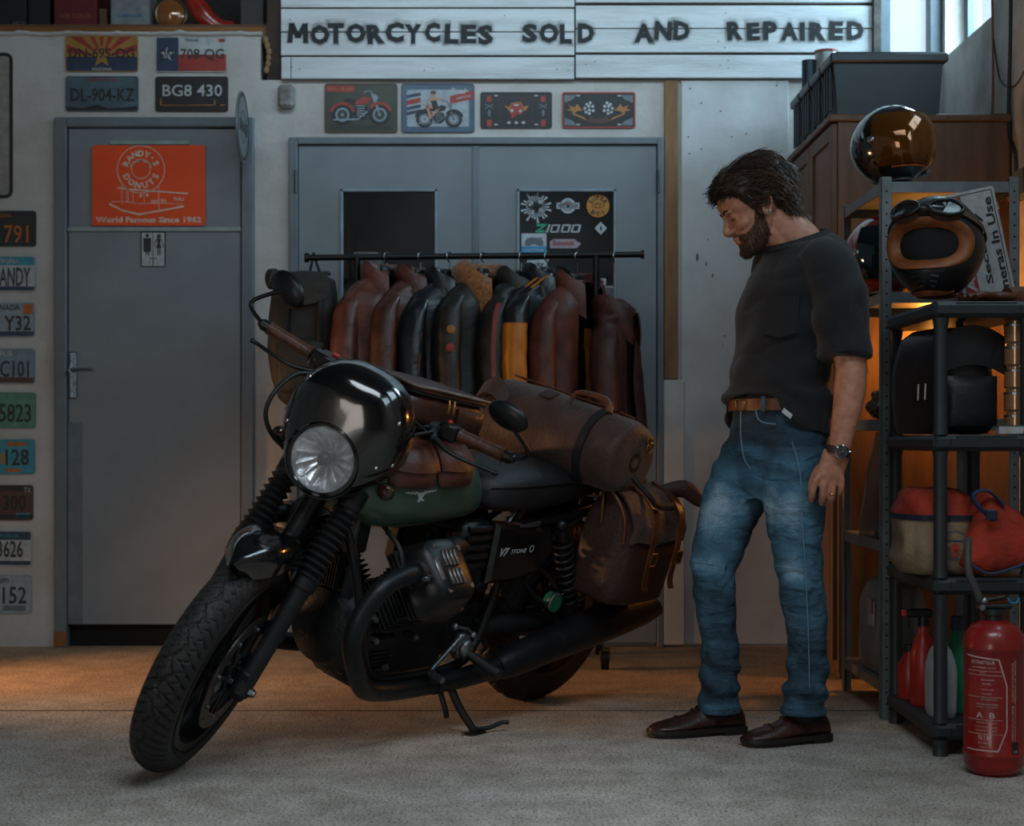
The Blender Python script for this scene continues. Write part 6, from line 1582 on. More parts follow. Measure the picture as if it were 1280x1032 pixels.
# ---- engine
b = MB(); 
b.box(.60, 1.0, -.095, .095, .20, .46, .03); b.box(.44, .64, -.085, .085, .24, .44, .03)
eng = bb('crankcase', b, k_dk, sm=40)
b = MB(); b.lathe([(.125, 0), (.135, .01), (.135, .035), (.118, .055), (.105, .085), (.06, .105), (.0, .108)], lookm((.985, 0, .365), (1, 0, 0)), 40)
b.box(1.0, 1.06, -.07, .07, .40, .56, .02); bb('alternator_cover', b, k_dk, eng)
b = MB()
for k in range(7): b.box(1.04, 1.078, -.030+k*.010-.002, -.030+k*.010+.002, .48, .58, .001)
bb('front_grille_fins', b, k_mat, eng, kind='stuff')
b = MB(); b.box(.68, .95, -.070, .070, .172, .24, .034); sp = bb('oil_sump', b, k_dk, eng)
b = MB()
for k in range(15): b.box(.69+k*.0172, .697+k*.0172, -.066+.0001*k, .066, .163+max(0, k-11)*.006, .22, .002)
bb('sump_fins', b, k_dk, eng, kind='stuff')
for sy in (1, -1):
    # cylinder axis: outwards and up, 90 degree twin
    d = Vector((.0, sy*.72, .69)).normalized(); c0 = Vector((.90 if sy > 0 else .93, sy*.05, .40)); T = lookm(c0, d, (1, 0, 0))
    b = MB(); b.cyl((0, 0, 0), (0, 0, .16), .062, 24, T=T); cy = bb('cylinder_barrel', b, k_mat, eng)
    b = MB()
    for k in range(9):
        z = .045+k*.016; w_ = .072+.003*math.sin(k)
        b.box(-w_, w_, -w_, w_, z, z+.0045, .0015, T)
    bb('cooling_fins', b, k_mat, eng, kind='stuff')
    # head
    b = MB(); b.box(-.088, .088, -.09, .09, .19, .235, .012, T); hd = bb('cylinder_head', b, k_mat, eng)
    b = MB()
    for k in range(3): b.box(-.097, .097, -.10, .10, .196+k*.014, .200+k*.014, .002, T)
    bb('head_fins', b, k_mat, eng, kind='stuff')
    # rocker cover: rounded, outward
    b = MB(); rings = []
    for (z, kx, r1) in ((.205, 1.16, 1.16), (.228, 1.18, 1.18), (.236, 1.10, 1.10), (.270, 1.07, 1.06), (.308, .96, .92), (.322, .74, .68)):
        rings.append([T @ Vector((.094*kx*math.copysign(abs(math.cos(a))**.55, math.cos(a)), .086*r1*math.copysign(abs(math.sin(a))**.55, math.sin(a)), z)) for a in [2*PI*j/36 for j in range(36)]])
    b.loft(rings); rc = bb('rocker_cover', b, k_sat, eng, 40)
    b = MB()
    for r in range(4):
        for s in (0, 1): b.box((-.050 if s == 0 else .004)+.0, (-.004 if s == 0 else .050), -.030+r*.016, -.021+r*.016, .318, .3285, .002, T)
    b.box(-.036, .036, .044, .062, .306, .324, .003, T)
    bb('cover_ribs', b, k_alu, eng, kind='stuff')
    b = MB()
    for (x, y) in ((-.055, -.052), (.055, -.052), (-.062, .04), (.062, .04)): b.cyl((x, y, .30), (x, y, .322), .009, 12, T=T)
    bb('cover_bolts', b, k_alu, eng, kind='stuff')
    q0 = T @ Vector((.0, 0, .25))
    b = MB(); b.tube([q0+Vector((.075, sy*.01, -.03)), q0+Vector((.11, -sy*.01, .0)), q0+Vector((.12, -sy*.05, .08)), Vector((1.0, sy*.05, .70))], .0075, 8, 5); bb('spark_lead', b, k_gait, eng, 60)
    # intake and throttle body
    b = MB(); b.tube([Vector((.84, sy*.17, .60)), Vector((.76, sy*.15, .62)), Vector((.68, sy*.12, .62))], [.030, .030, .034], 16, 4); bb('intake_manifold', b, k_mat, eng, 60)
    # exhaust header: leaves head front, sweeps down and back
    b = MB()
    hp = [(.985, sy*.255, .600), (1.06, sy*.262, .600), (1.135, sy*.262, .575), (1.190, sy*.255, .500), (1.192, sy*.245, .420), (1.150, sy*.235, .345), (1.085, sy*.215, .272), (1.03, sy*.20, .243), (.94, sy*.190, .226), (.80, sy*.180, .216), (.70, sy*.175, .214)]
    b.tube(hp, .0268, 18, 6); hdr = bb('exhaust_header', b, k_pipe, sm=60)
    b = MB(); b.cyl((1.0, sy*.256, .602), (1.022, sy*.257, .602), .036, 20); b.box(1.0, 1.012, sy*.256-.05, sy*.256+.05, .590, .614, .003); bb('header_flange', b, k_mat, hdr)
    b = MB(); b.cyl((1.012, sy*.256-.042, .602), (1.028, sy*.256-.042, .602), .007, 8); b.cyl((1.012, sy*.256+.042, .602), (1.028, sy*.256+.042, .602), .007, 8); bb('flange_nuts', b, k_alu, hdr, kind='stuff')
    b = MB(); b.tube([(.71, sy*.175, .2145), (.60, sy*.175, .218), (.50, sy*.176, .228), (.44, sy*.178, .238)], [.028, .030, .032, .036], 18, 5)
    b.cyl((.735, sy*.178, .214), (.70, sy*.175, .2145), .0285, 20); mp = bb('middle_pipe', b, k_pipe, sm=60)
    # silencer, flared then cut at an angle
    m0 = Vector((.455, sy*.180, .236)); m1 = Vector((-.285, sy*.205, .392)); dd_ = (m1-m0).normalized(); L_ = (m1-m0).length
    b = MB(); T = lookm(m0, dd_); n = 28; rings = []
    for (t_, r_) in ((0, .036), (.03, .044), (.10, .050), (.30, .054), (.55, .060), (.78, .064), (.90, .062), (1.0, .052)):
        ring = []
        for j in range(n):
            a = 2*PI*j/n; x, y_ = r_*math.cos(a), r_*math.sin(a)
            ring.append(T @ Vector((x, y_, L_*t_+(y_*.55 if t_ > .8 else 0)*(-1))))
        rings.append(ring)
    for r_, back in ((.044, .0), (.036, .02)):
        rings.append([T @ Vector((r_*math.cos(2*PI*j/n), r_*math.sin(2*PI*j/n), L_-back-(r_*math.sin(2*PI*j/n)*.55))) for j in range(n)])
    b.loft(rings); so = bb('silencer', b, k_pipe, sm=45)
    b = MB(); b.lathe([(.0525, 0), (.0555, .003), (.0555, .012), (.0525, .015)], lookm(m0+dd_*.26, dd_), 28, False); bb('silencer_band', b, k_pipe, so)
# starter and small engine parts on the left
b = MB(); b.cyl((.70, .125, .42), (.86, .125, .42), .036, 22); b.cyl((.86, .125, .42), (.89, .125, .42), .028, 22); b.box(.70, .80, .10, .15, .44, .485, .01); bb('starter_motor', b, k_mat, eng)
b = MB(); b.box(.86, .98, .095, .115, .25, .36, .01); b.cyl((.92, .095, .40), (.92, .125, .40), .03, 20)
for k in range(5): b.box(.87, .955, .115, .121, .262+k*.012, .267+k*.012)
bb('side_cover', b, k_dk, eng)
b = MB()
for (x, z) in ((.985, .42), (.965, .355), (.90, .27), (.80, .35)): b.cyl((x, .10, z), (x, .132, z), .010, 6); b.cyl((x, .13, z), (x, .137, z), .006, 10)
b.cyl((.92, .125, .40), (.92, .131, .40), .012, 14)
bb('crankcase_bolts', b, k_alu, eng, kind='stuff')
b = MB(); b.box(1.03, 1.09, .02, .085, .60, .70, .008); bb('ignition_coil', b, k_mat, eng)
b = MB(); b.box(1.07, 1.095, .05, .085, .60, .72, .002, Matrix.Rotation(0, 4, 'Z')); bb('radiator_guard', b, k_alu, eng)
# airbox cover with ribs and side panel
for sy in (1, -1):
    b = MB(); b.box(.575, .705, sy*.085, sy*.150, .485, .690, .018); ab = bb('airbox_cover', b, k_sat)
    b = MB()
    for k in range(5): b.tube([(.59, sy*.148, .675-k*.028), (.64, sy*.158, .678-k*.028), (.695, sy*.148, .675-k*.028)], .009, 8, 4)
    bb('airbox_ribs', b, k_sat, ab, kind='stuff')
    b = MB()
    pan = [(.575, .690), (.30, .662), (.262, .60), (.30, .535), (.42, .50), (.565, .50)]
    pp = [(x, z) for x, z in pan]
    T = Matrix.Translation((0, sy*.118, 0)) @ Matrix.Rotation(PI/2, 4, 'X') @ Matrix.Diagonal((1, 1, -1, 1))
    b.loft([[T @ Vector((x*1, z, sy*0)) for x, z in pp], [T @ Vector((x, z, sy*.030)) for x, z in pp], [T @ Vector((.43+(x-.43)*.90, .59+(z-.59)*.86, sy*.040)) for x, z in pp]])
    sd = bb('side_panel', b, k_gl, sm=30)
    Tt = (Matrix.Translation((.455, sy*.1595, .600)) @ Matrix.Rotation(PI, 4, 'Z') @ Matrix.Rotation(PI/2, 4, 'X') @ Matrix.Rotation(math.radians(0), 4, 'Z')) if sy > 0 else (Matrix.Translation((.455, -.1595, .600)) @ Matrix.Rotation(PI/2, 4, 'X'))
    b = MB(); fit(b, 'V7', .042, .026, Tt @ Matrix.Translation((-.062, 0, 0)), .0004, .04, .35); fit(b, 'STONE', .078, .013, Tt @ Matrix.Translation((.005, 0, 0)), .0004, .02, .3); ringp(b, .066, .004, .008, .011, .0004, Tt, 16)
    bb('side_panel_badge', b, MATS['silver_emblem'], sd, 0, None, 'stuff')
    b = MB(); b.box(.36, .565, sy*.146, sy*.152, .662, .676, .002, rotm('Y', 7, (.46, 0, .668))); bb('trim_strip', b, k_alu, sd)
# swing arm, shaft, shocks
b = MB()
for sy in (1, -1): b.tube([(.50, sy*.09, .33), (.30, sy*.105, .335), (.0, sy*.105, .315)], [.034, .030, .034], 14, 4)
b.ell((0, -.10, .315), .065, .05, .065); bb('swing_arm', b, k_mat, sm=60, kind='stuff')
for sy in (1, -1):
    t0 = Vector((.155, sy*.150, .360)); t1 = Vector((.10, sy*.145, .67)) if sy < 0 else Vector((.235, sy*.140, .665))
    t0 = Vector((.075, sy*.150, .33)); d = (t1-t0).normalized(); L_ = (t1-t0).length
    b = MB(); b.cyl(t0, t1, .012, 12); b.cyl(t0+d*.02, t0+d*.10, .024, 16); b.cyl(t1-d*.05, t1-d*.01, .024, 16); b.ell(t0, .02); b.ell(t1, .02); sh = bb('rear_shock', b, k_sat, sm=50)
    pts = []
    for k in range(120):
        a = k/120*2*PI*9.5; T = lookm(t0+d*(.07+(L_-.12)*k/120), d); pts.append(T @ Vector((.028*math.cos(a), .028*math.sin(a), 0)))
    b = MB(); b.tube(pts, .0048, 6); bb('shock_spring', b, k_dk, sh, 60)
b = MB(); b.cyl((.215, .145, .42), (.215, .175, .42), .030, 20); bb('green_reservoir', b, mat('green_anodised', '1f7a5a', .35, .4), label='green round fluid reservoir')
b = MB(); b.lathe([(.031, .0), (.033, .003), (.033, .012), (.030, .015)], lookm((.215, .160, .42), (0, 1, 0)), 20, False); bb('reservoir_ring', b, k_alu)
b = MB(); b.tube([(.37, .14, .50), (.30, .15, .44), (.17, .155, .37)], .010, 8, 3); b.tube([(.36, .135, .56), (.25, .15, .50), (.16, .155, .42)], .008, 8, 3); bb('subframe_stay', b, k_sat, sm=60, kind='stuff')
# rear mudguard, tail light, plate holder
b = MB()
def rf(u, v):
    a = math.radians(45+(165-45)*u); w_ = 2*v-1; rr = .375+.02*math.cos(w_*PI/2)
    return Vector((rr*math.cos(a)*1.0-.02, .078*math.sin(w_*PI/2), .315+rr*math.sin(a)*1.02))
b.grid(rf, 24, 10, thick=.004); bb('rear_mudguard', b, k_gl, sm=60)
b = MB(); b.box(-.42, -.36, -.05, .05, .60, .66, .012); bb('tail_light', b, mat('dark_red_lens', '5a100e', .2, var=0, coat=.4))
b = MB(); b.tube([(-.12, 0, .76), (-.30, 0, .70), (-.39, 0, .63)], .012, 8, 3); b.box(-.455, -.45, -.09, .09, .44, .58, .002); b.tube([(-.39, 0, .61), (-.448, 0, .55)], .01, 8); bb('plate_holder', b, k_sat, sm=50, kind='stuff')
for sy in (1, -1):
    b = MB(); b.tube([(-.30, sy*.02, .70), (-.31, sy*.13, .705)], .007, 8); b.lathe([(.0, -.02), (.02, -.015), (.024, .0), (.02, .01), (.0, .012)], lookm((-.32, sy*.15, .705), (-1, 0, 0)), 18); bb('rear_indicator', b, k_sat, sm=60, kind='stuff')
# luggage rack
b = MB()
for sy in (1, -1): b.tube([(.12, sy*.11, .72), (.10, sy*.12, .80-.01), (-.20, sy*.12, .80-.01), (-.22, sy*.05, .79)], .007, 8, 4)
bb('rear_carrier', b, k_sat, sm=60, kind='stuff')
# foot peg assembly, gear lever, side stand
b = MB(); b.tube([(.635, .125, .30), (.60, .150, .295), (.585, .175, .300)], .018, 12, 3); b.ell((.60, .165, .305), .028, .018, .030, n=16, m=10); b.box(.575, .63, .13, .16, .27, .35, .008); fp = bb('foot_peg_bracket', b, k_alu, sm=50)
b = MB(); b.tube([(.60, .17, .297), (.585, .215, .282), (.575, .275, .270)], [.013, .016, .017], 14, 4); b.cyl((.574, .276, .270), (.573, .286, .268), .019, 14); bb('foot_peg', b, k_gait, sm=60)
b = MB(); b.tube([(.64, .165, .345), (.70, .17, .300), (.76, .18, .262), (.775, .20, .262)], .0075, 8, 4); b.cyl((.776, .19, .262), (.778, .245, .260), .010, 12); bb('gear_lever', b, k_alu, sm=60)
b = MB(); b.tube([(.655, .150, .375), (.60, .155, .365), (.575, .16, .345)], .005, 8); b.ell((.655, .15, .375), .011); b.ell((.575, .16, .345), .011); bb('shift_linkage', b, k_alu, sm=60, kind='stuff')
b = MB(); b.tube([(.640, .14, .225), (.625, .205, .145), (.605, .262, .092), (.602, .266, .086)], [.013, .012, .011, .010], 12, 4)
b.box(.57, .64, .245, .29, .078, .086, .003, rotm('X', 16.65, (.60, .266, .082))); ss = bb('side_stand', b, k_sat, sm=60, kind='stuff')
b = MB(); b.tube([(.605, .262, .095), (.565, .285, .100), (.525, .300, .118), (.510, .315, .122)], .0065, 8, 5); bb('stand_foot_hook', b, k_sat, ss, 60)
b = MB(); b.tube([(.68, .135, .22), (.675, .19, .15), (.668, .205, .115)], .0085, 8, 4); bb('stand_spring', b, k_sat, ss, 60)
# ------------------------------------------------------------------ luggage on the motorcycle (things of their own)
BM = bike.matrix_basis.copy()
def lug(name, label, cat, loc):
    return thing(name, label, cat, BM @ Vector(loc))
def bl(name, mb, m, p, sm=55, label=None, kind=None):
    mb.v = [BM @ v for v in mb.v]; o = mb.build(name, m, p, sm)
    if label: o['label'] = label
    if kind: o['kind'] = kind
    return o
m_wc = mat('brown_waxed_canvas', '4c3128', .62, scale=8, bump=.35, bscale=80, col2='33201a', sheen=.15); m_lth = leather('tan_strap_leather', '6a3a22', '4a2616', .42, 20)
m_wc2 = mat('dark_waxed_canvas', '3e2720', .6, scale=9, bump=.35, bscale=80, col2='2a1914'); m_brs = mat('brass', '8c6a3c', .35, .9)
m_bagl = leather('tank_bag_leather', '4a2a22', '311a15', .40, 14); m_poul = leather('pouch_leather', '5c352a', '41231a', .48, 16)
# duffel lying across the carrier
df = lug('duffel_bag', 'brown waxed canvas duffel bag strapped across the rear carrier', 'bag', (.10, 0, .79))
b = MB(); rings = []; n = 40
ys = [(-.315, .02), (-.312, .07), (-.300, .105), (-.27, .120), (-.20, .126), (-.12, .129), (-.04, .128), (.0, .126), (.06, .128), (.13, .129), (.19, .126), (.225, .124), (.248, .118), (.262, .098), (.266, .06), (.267, .02)]
for (y, r) in ys:
    ring = []
    for j in range(n):
        a = 2*PI*j/n
        w_ = 1+.045*noise.noise(Vector((math.cos(a)*2, math.sin(a)*2, y*9)))+.02*math.sin(y*40)*math.cos(a*3)
        zz_ = math.sin(a)*r*w_*.98; 
        if zz_ < -r*.82: zz_ = -r*.82
        ring.append((.115+math.cos(a)*r*w_*1.0, y, .905+zz_))
    rings.append(ring)
cols = list(zip(*rings)); dd2 = [crom(c, 3) for c in cols]; rings = [list(r) for r in zip(*dd2)]
b.loft(rings); bl('bag_body', b, m_wc, df, 70)
def dpt(a, y, k=1.0):
    r = .128 if y < .2 else .124
    return Vector((.115+math.cos(a)*r*k, y, .905+max(math.sin(a), -.82)*r*k))
b = MB(); b.tube([dpt(math.radians(100), y, 1.03) for y in (-.28, -.15, 0, .12, .215)], .004, 6, 4); bl('zip_line', b, m_lth, df)
b = MB(); b.grid(lambda u, v: dpt(2*PI*u, .125+.028*v, 1.035), 48, 2, thick=.004); bl('black_strap', b, m_bls, df, 60)
b = MB(); b.grid(lambda u, v: Vector((.115+.090*math.cos(2*PI*u)*(.2+.8*v), .268-.006*v, .905+.090*math.sin(2*PI*u)*(.2+.8*v))), 30, 2, thick=.004); bl('end_patch', b, m_wc2, df, 60)
b = MB(); b.torus(.016, .0035, Matrix.Translation((.07, .278, .955)) @ Matrix.Rotation(PI/2, 4, 'X'), 20, 8); b.box(.055, .085, .268, .276, .965, .99, .003); bl('ring_tab', b, m_brs, df)
b = MB(); b.tube([dpt(math.radians(75), .0, 1.02), dpt(math.radians(82), .02, 1.22), dpt(math.radians(85), .12, 1.24), dpt(math.radians(75), .15, 1.02)], .008, 8, 6, sx=1.6); bl('carry_handle', b, m_lth, df, 60)
b = MB(); b.grid(lambda u, v: dpt(math.radians(78)-.35*v, -.10+.05*u, 1.03), 6, 4, thick=.003); bl('leather_label', b, m_wc2, df, 60)
b = MB(); b.grid(lambda u, v: Vector((.20+.03*v, -.30+.10*u, .99+.035*math.sin(u*PI)-.05*v)), 10, 6, thick=.015); bl('folded_end', b, m_wc, df, 60)
b = MB(); b.tube([(.10, .262, .86), (.09, .33, .82), (.05, .345, .79), (-.02, .355, .79)], .009, 6, 5, sx=1.6); bl('hanging_strap', b, m_bls, df, 60)
# pannier on the left side
pn = lug('side_bag', 'brown canvas and leather side bag hanging beside the rear wheel', 'bag', (0, .24, .46))
def pann(v):
    pass
b = MB(); rings = []
x0, x1, y0, y1 = -.165, .145, .13, .335
for (z, k, tk_) in ((.455, .90, .88), (.465, .97, .98), (.50, 1.0, 1.02), (.58, 1.0, 1.05), (.66, 1.0, 1.02), (.72, .98, .92), (.765, .94, .66), (.79, .90, .35), (.80, .86, .16)):
    ring = []; cx, cy = (x0+x1)/2, (y0+y1)/2-(1-tk_)*.02
    for j in range(44):
        a = 2*PI*j/44; ca, sa = math.cos(a), math.sin(a)
        w_ = 1+.03*noise.noise(Vector((ca*2.5, sa*2.5, z*11)))
        ring.append((cx+(x1-x0)/2*k*w_*math.copysign(abs(ca)**.4, ca), cy+(y1-y0)/2*tk_*w_*math.copysign(abs(sa)**.5, sa), z+.006*noise.noise(Vector((ca*3, sa*3, 7)))-.028*(ca < -.3)*0))
    rings.append(ring)
cols = list(zip(*rings)); dd2 = [crom(c, 3) for c in cols]; b.loft([list(r) for r in zip(*dd2)]); bl('bag_body', b, m_wc2, pn, 70)
b = MB()
def flapf(u, v):
    x = -.155+.295*u; t = v
    if t < .35: y = .20+.09*math.sin(t/.35*PI/2); z = .812-.028*(t/.35)**2
    else: s_ = (t-.35)/.65; y = .29+.055*min(1, s_*1.6)**.6; z = .784-.12*s_
    return Vector((x, y+.005*noise.noise(Vector((u*6, v*5, 1))), z+.006*math.sin(u*9)))
b.grid(flapf, 20, 16, thick=.008); bl('top_flap', b, m_wc, pn, 60)
b = MB(); b.tube([(.138, .145, .80), (.150, .20, .812), (.152, .25, .795), (.148, .30, .74), (.142, .315, .66)], .006, 8, 5); bl('edge_piping', b, m_lth, pn, 60)
for xx in (.045, -.10):
    b = MB()
    pts = [(xx, .215, .822), (xx, .29, .800), (xx, .345, .755), (xx, .356, .69), (xx, .360, .62), (xx+.002, .362, .55), (xx-.012, .366, .515)]
    dp = crom(pts, 5); b.grid(lambda u, v: dp[int(round(u*(len(dp)-1)))]+Vector((.026*(v-.5), 0, 0)), len(dp)-1, 2, thick=.005); st = bl('buckled_strap', b, m_lth, pn, 60)
    b = MB(); 
    for (za, zb_) in ((.640, .644), (.600, .604)): b.box(xx-.018, xx+.018, .370, .378, za, zb_, .001)
    for xa in (-.018, .014): b.box(xx+xa, xx+xa+.004, .370, .378, .600, .644, .001)
    b.box(xx-.002, xx+.002, .373, .378, .604, .640); bl('buckle', b, m_brs, st, 0, None, 'stuff')
b = MB(); b.tube([(.05, .16, .80), (.02, .20, .86), (-.06, .20, .86), (-.09, .16, .80)], .010, 8, 5); bl('grab_handle', b, m_lth, pn, 60)
b = MB(); b.tube([(.148, .20, .80), (.158, .215, .76), (.156, .225, .70)], .0055, 6, 4); bl('brass_clip', b, m_brs, pn)
b = MB(); b.tube([(-.10, .25, .80), (-.15, .30, .825), (-.19, .34, .80), (-.20, .37, .795)], [.02, .03, .022, .012], 8, 5, sx=.7); bl('gathered_strap', b, m_wc2, pn, 60)
# tank bag
tb = lug('tank_bag', 'dark brown leather zipped bag on top of the fuel tank', 'bag', (.85, 0, .96))
Tt = Matrix.Translation((.86, .0, 1.015)) @ Matrix.Rotation(math.radians(-7), 4, 'Y')
def rb(T, hx_, hy_, z0, z1, r=.3, n=40, k0=1., k1=1., pu=.0):
    out = []
    for i in range(7):
        t = i/6; k = (k0+(k1-k0)*t)*(1-.06*(1 if i in (0, 6) else 0)); 
        out.append([T @ Vector((hx_*k*math.copysign(abs(math.cos(a))**r, math.cos(a))*(1+pu*math.sin(t*PI)), hy_*k*math.copysign(abs(math.sin(a))**r, math.sin(a))*(1+pu*math.sin(t*PI)), z0+(z1-z0)*t)) for a in [2*PI*j/n for j in range(n)]])
    return out
b = MB(); b.loft(rb(Tt, .165, .125, -.055, .030, .35, 44, 1.0, .98, .03)); bl('bag_body', b, m_bagl, tb, 60)
b = MB(); b.loft(rb(Tt, .170, .132, .036, .052, .30, 44, 1, .97)); bl('bag_lid', b, m_bagl, tb, 60)
b = MB(); b.loft([[p for p in r] for r in rb(Tt, .168, .130, .029, .037, .32, 44)], cap=False); bl('zip_line', b, m_bls, tb, 60)
b = MB()
for dx in (.0, -.022):
    b.tube([Tt @ Vector((dx+.03, .130, .030)), Tt @ Vector((dx+.032, .138, .012)), Tt @ Vector((dx+.03, .138, -.004))], .004, 8, 3)
bl('zip_pulls', b, m_brs, tb, 50, None, 'stuff')
b = MB(); b.tube([Tt @ Vector((.165, -.11, .050)), Tt @ Vector((.172, 0, .056)), Tt @ Vector((.165, .11, .050)), Tt @ Vector((.10, .130, .052)), Tt @ Vector((-.08, .130, .050)), Tt @ Vector((-.16, .12, .048))], .0045, 8, 4); bl('lid_piping', b, leather('light_piping', '7c6a60', '55443c', .4), tb)
b = MB(); b.grid(lambda u, v: Tt @ Vector((-.02-.12*u, .128+.016*math.sin(v*PI)**.5*math.sin(max(.05, u)*PI)**.3, -.05+.065*v)), 14, 8, thick=.006); bl('side_pocket', b, m_bagl, tb, 60)
# leather pouches over the left tank side
pch = lug('tank_pouches', 'pair of brown leather pouches hung on the left side of the tank', 'pouches', (.90, .14, .81))
def ts(x, z, k=0): return Vector((x, tanky(x, z)+k, z))
b = MB(); b.grid(lambda u, v: ts(1.075-.36*u, .945-.035*v, .004+.003*math.sin(u*12)), 28, 5, thick=.004); bl('carrier_strap', b, m_poul, pch, 60)
for (xa, xb) in ((1.078, .918), (.900, .738)):
    b = MB()
    def pf(u, v):
        bulge = .026*math.sin(min(1, max(0, u))*PI)**.35*math.sin(min(1, max(.02, v)) * PI*.97)**.35
        x = xa+(xb-xa)*u; x = (xa+xb)/2+(x-(xa+xb)/2)*(1-.10*abs(2*v-1)**6)
        z = .915-.098*v
        return ts(x, z, .004+bulge)
    b.grid(pf, 26, 22, thick=.003); po_ = bl('pouch', b, m_poul, pch, 60)
    b = MB()
    def ff(u, v):
        x = xa+.004+(xb-xa-.008)*u; z = .930-.068*v-.003*math.sin(u*PI)
        return ts(x, z, .010+.026*min(1, v*1.6)**.5*math.sin(max(.03, min(.97, u))*PI)**.3)
    b.grid(ff, 24, 14, thick=.004); bl('pouch_flap', b, m_poul, po_, 60)
# ------------------------------------------------------------------ the man
MY = -2.02
def mp(px, py, d=0.): return at(px, py, MY+d)
man = thing('person', 'bearded man in black t-shirt and blue jeans looking down at the motorcycle', 'person', (.77, MY-.03, 0))
Fd = Vector((-math.cos(math.radians(25)), -math.sin(math.radians(25)), 0)); Sd = Vector((-Fd.y, Fd.x, 0)); Sd = Vector((.4226, -.9063, 0)); Ud = Vector((0, 0, 1))
def remesh(mb, vox, smooth=4, fac=.6):
    me = bpy.data.meshes.new('r'); me.from_pydata([tuple(p) for p in mb.v], [], mb.f)
    bm = bmesh.new(); bm.from_mesh(me); bmesh.ops.recalc_face_normals(bm, faces=bm.faces[:]); bm.to_mesh(me); bm.free()
    o = bpy.data.objects.new('r', me); COL.objects.link(o)
    md = o.modifiers.new('r', 'REMESH'); md.mode = 'VOXEL'; md.voxel_size = vox; md.adaptivity = 0
    sm_ = o.modifiers.new('s', 'SMOOTH'); sm_.factor = fac; sm_.iterations = smooth
    dg = bpy.context.evaluated_depsgraph_get()
    out = bpy.data.meshes.new_from_object(o.evaluated_get(dg))
    bpy.data.objects.remove(o); bpy.data.meshes.remove(me)
    return out
def fin(me, name, m, parent, disp=None):
    vs = me.vertices
    if disp:
        nr = [v.normal.copy() for v in vs]
        for v, n in zip(vs, nr):
            d = max(-.008, min(.010, disp(v.co, n)))
            if d: v.co += n*d
    I = mw(parent).inverted(); me.transform(I); me.shade_smooth(); me.materials.clear(); me.materials.append(m)
    me.name = name
    o = bpy.data.objects.new(name, me); COL.objects.link(o); o.parent = parent
    return o
def ering(c, a, b, zf=None, n=40, e=1., tilt=0.):
    """horizontal body ring: a sideways, b fore-aft; zf(phi) overrides height, phi 0 = front, +90 = near side"""
    out = []
    for j in range(n):
        ph = 2*PI*j/n; cp, sp = math.cos(ph), math.sin(ph)
        p = Vector(c)+Fd*b*math.copysign(abs(cp)**e, cp)+Sd*a*math.copysign(abs(sp)**e, sp)
        p.z += tilt*cp
        if zf: p.z = zf(math.degrees(ph) if ph <= PI else math.degrees(ph)-360)
        out.append(p)
    return out
def ball(mb, p, r): mb.ell(p, r, n=14, m=8)
def limb(mb, pts, rr, k=5, n=18): mb.tube(pts, rr, n, k)
# head frame
PT = math.radians(27); HS = 1.05
HE = at(957, 255, MY-.070)
XH = Vector((-math.cos(PT), -.03, -math.sin(PT))).normalized(); YH = Vector((0, -1, 0)); ZH = XH.cross(YH).normalized(); YH = ZH.cross(XH)
HM = Matrix.Identity(4)
for i in range(3): HM[i][0] = XH[i]*HS; HM[i][1] = YH[i]*HS; HM[i][2] = ZH[i]*HS
HO = HE-(XH*-.008+YH*.073+ZH*.105)*HS
for i in range(3): HM[i][3] = HO[i]
HI = HM.inverted()
b = MB()
HP = [(.002, .084, .035, .022), (.010, .094, .015, .036), (.025, .095, -.002, .047), (.04, .090, -.015, .054), (.055, .090, -.030, .058), (.07, .090, -.045, .061), (.085, .087, -.062, .066), (.100, .084, -.075, .069), (.116, .081, -.086, .071), (.128, .090, -.092, .0735), (.14, .097, -.096, .0745), (.16, .098, -.100, .0755), (.185, .088, -.099, .073), (.205, .070, -.090, .065), (.222, .042, -.070, .050), (.233, .010, -.040, .026)]
rings = []
for (z, xf, xb, w_) in HP:
    ring = []
    for j in range(36):
        a = 2*PI*j/36; ca, sa = math.cos(a), math.sin(a)
        cx = xb+(xf-xb)*.46; rx = (xf-cx) if ca > 0 else (cx-xb)
        ex = .80 if ca > 0 else 1.0
        ring.append((cx+rx*math.copysign(abs(ca)**ex, ca), w_*math.copysign(abs(sa)**(.92), sa), z))
    rings.append(ring)
b.loft(rings, T=HM)
b.tube([(.088, 0, .132), (.095, 0, .112), (.104, 0, .095), (.107, 0, .087), (.100, 0, .080), (.090, 0, .077)], [.0085, .0085, .0100, .0120, .011, .008], 14, 4, T=HM)
b.ell((.082, 0, .106), .017, .0095, .030, HM, 14, 10)
for sy in (1, -1):
    b.ell((.096, sy*.011, .082), .011, .0075, .007, HM, 12, 8)
    b.ell((.083, sy*.026, .131), .013, .022, .0075, HM, 14, 8)      # brow
    b.ell((.070, sy*.031, .115), .0165, .0155, .0135, HM, 14, 10)   # eyelid
    b.ell((.058, sy*.040, .088), .028, .022, .020, HM, 14, 8)      # cheek
    # ear
    b.ell((-.010, sy*.074, .104), .013, .005, .028, HM @ rotm('Y', 10), 14, 10)
    b.tube([(.004, sy*.074, .118), (.0, sy*.079, .133), (-.014, sy*.082, .136), (-.026, sy*.083, .122), (-.024, sy*.082, .104), (-.012, sy*.080, .088), (-.002, sy*.076, .080)], [.004, .0045, .0048, .005, .0045, .0045, .006], 8, 4, T=HM)
b.ell((.090, 0, .0590), .0105, .020, .0060, HM, 14, 8); b.ell((.089, 0, .0485), .0100, .018, .0062, HM, 14, 8)
b.ell((.082, 0, .016), .019, .022, .017, HM, 14, 8)
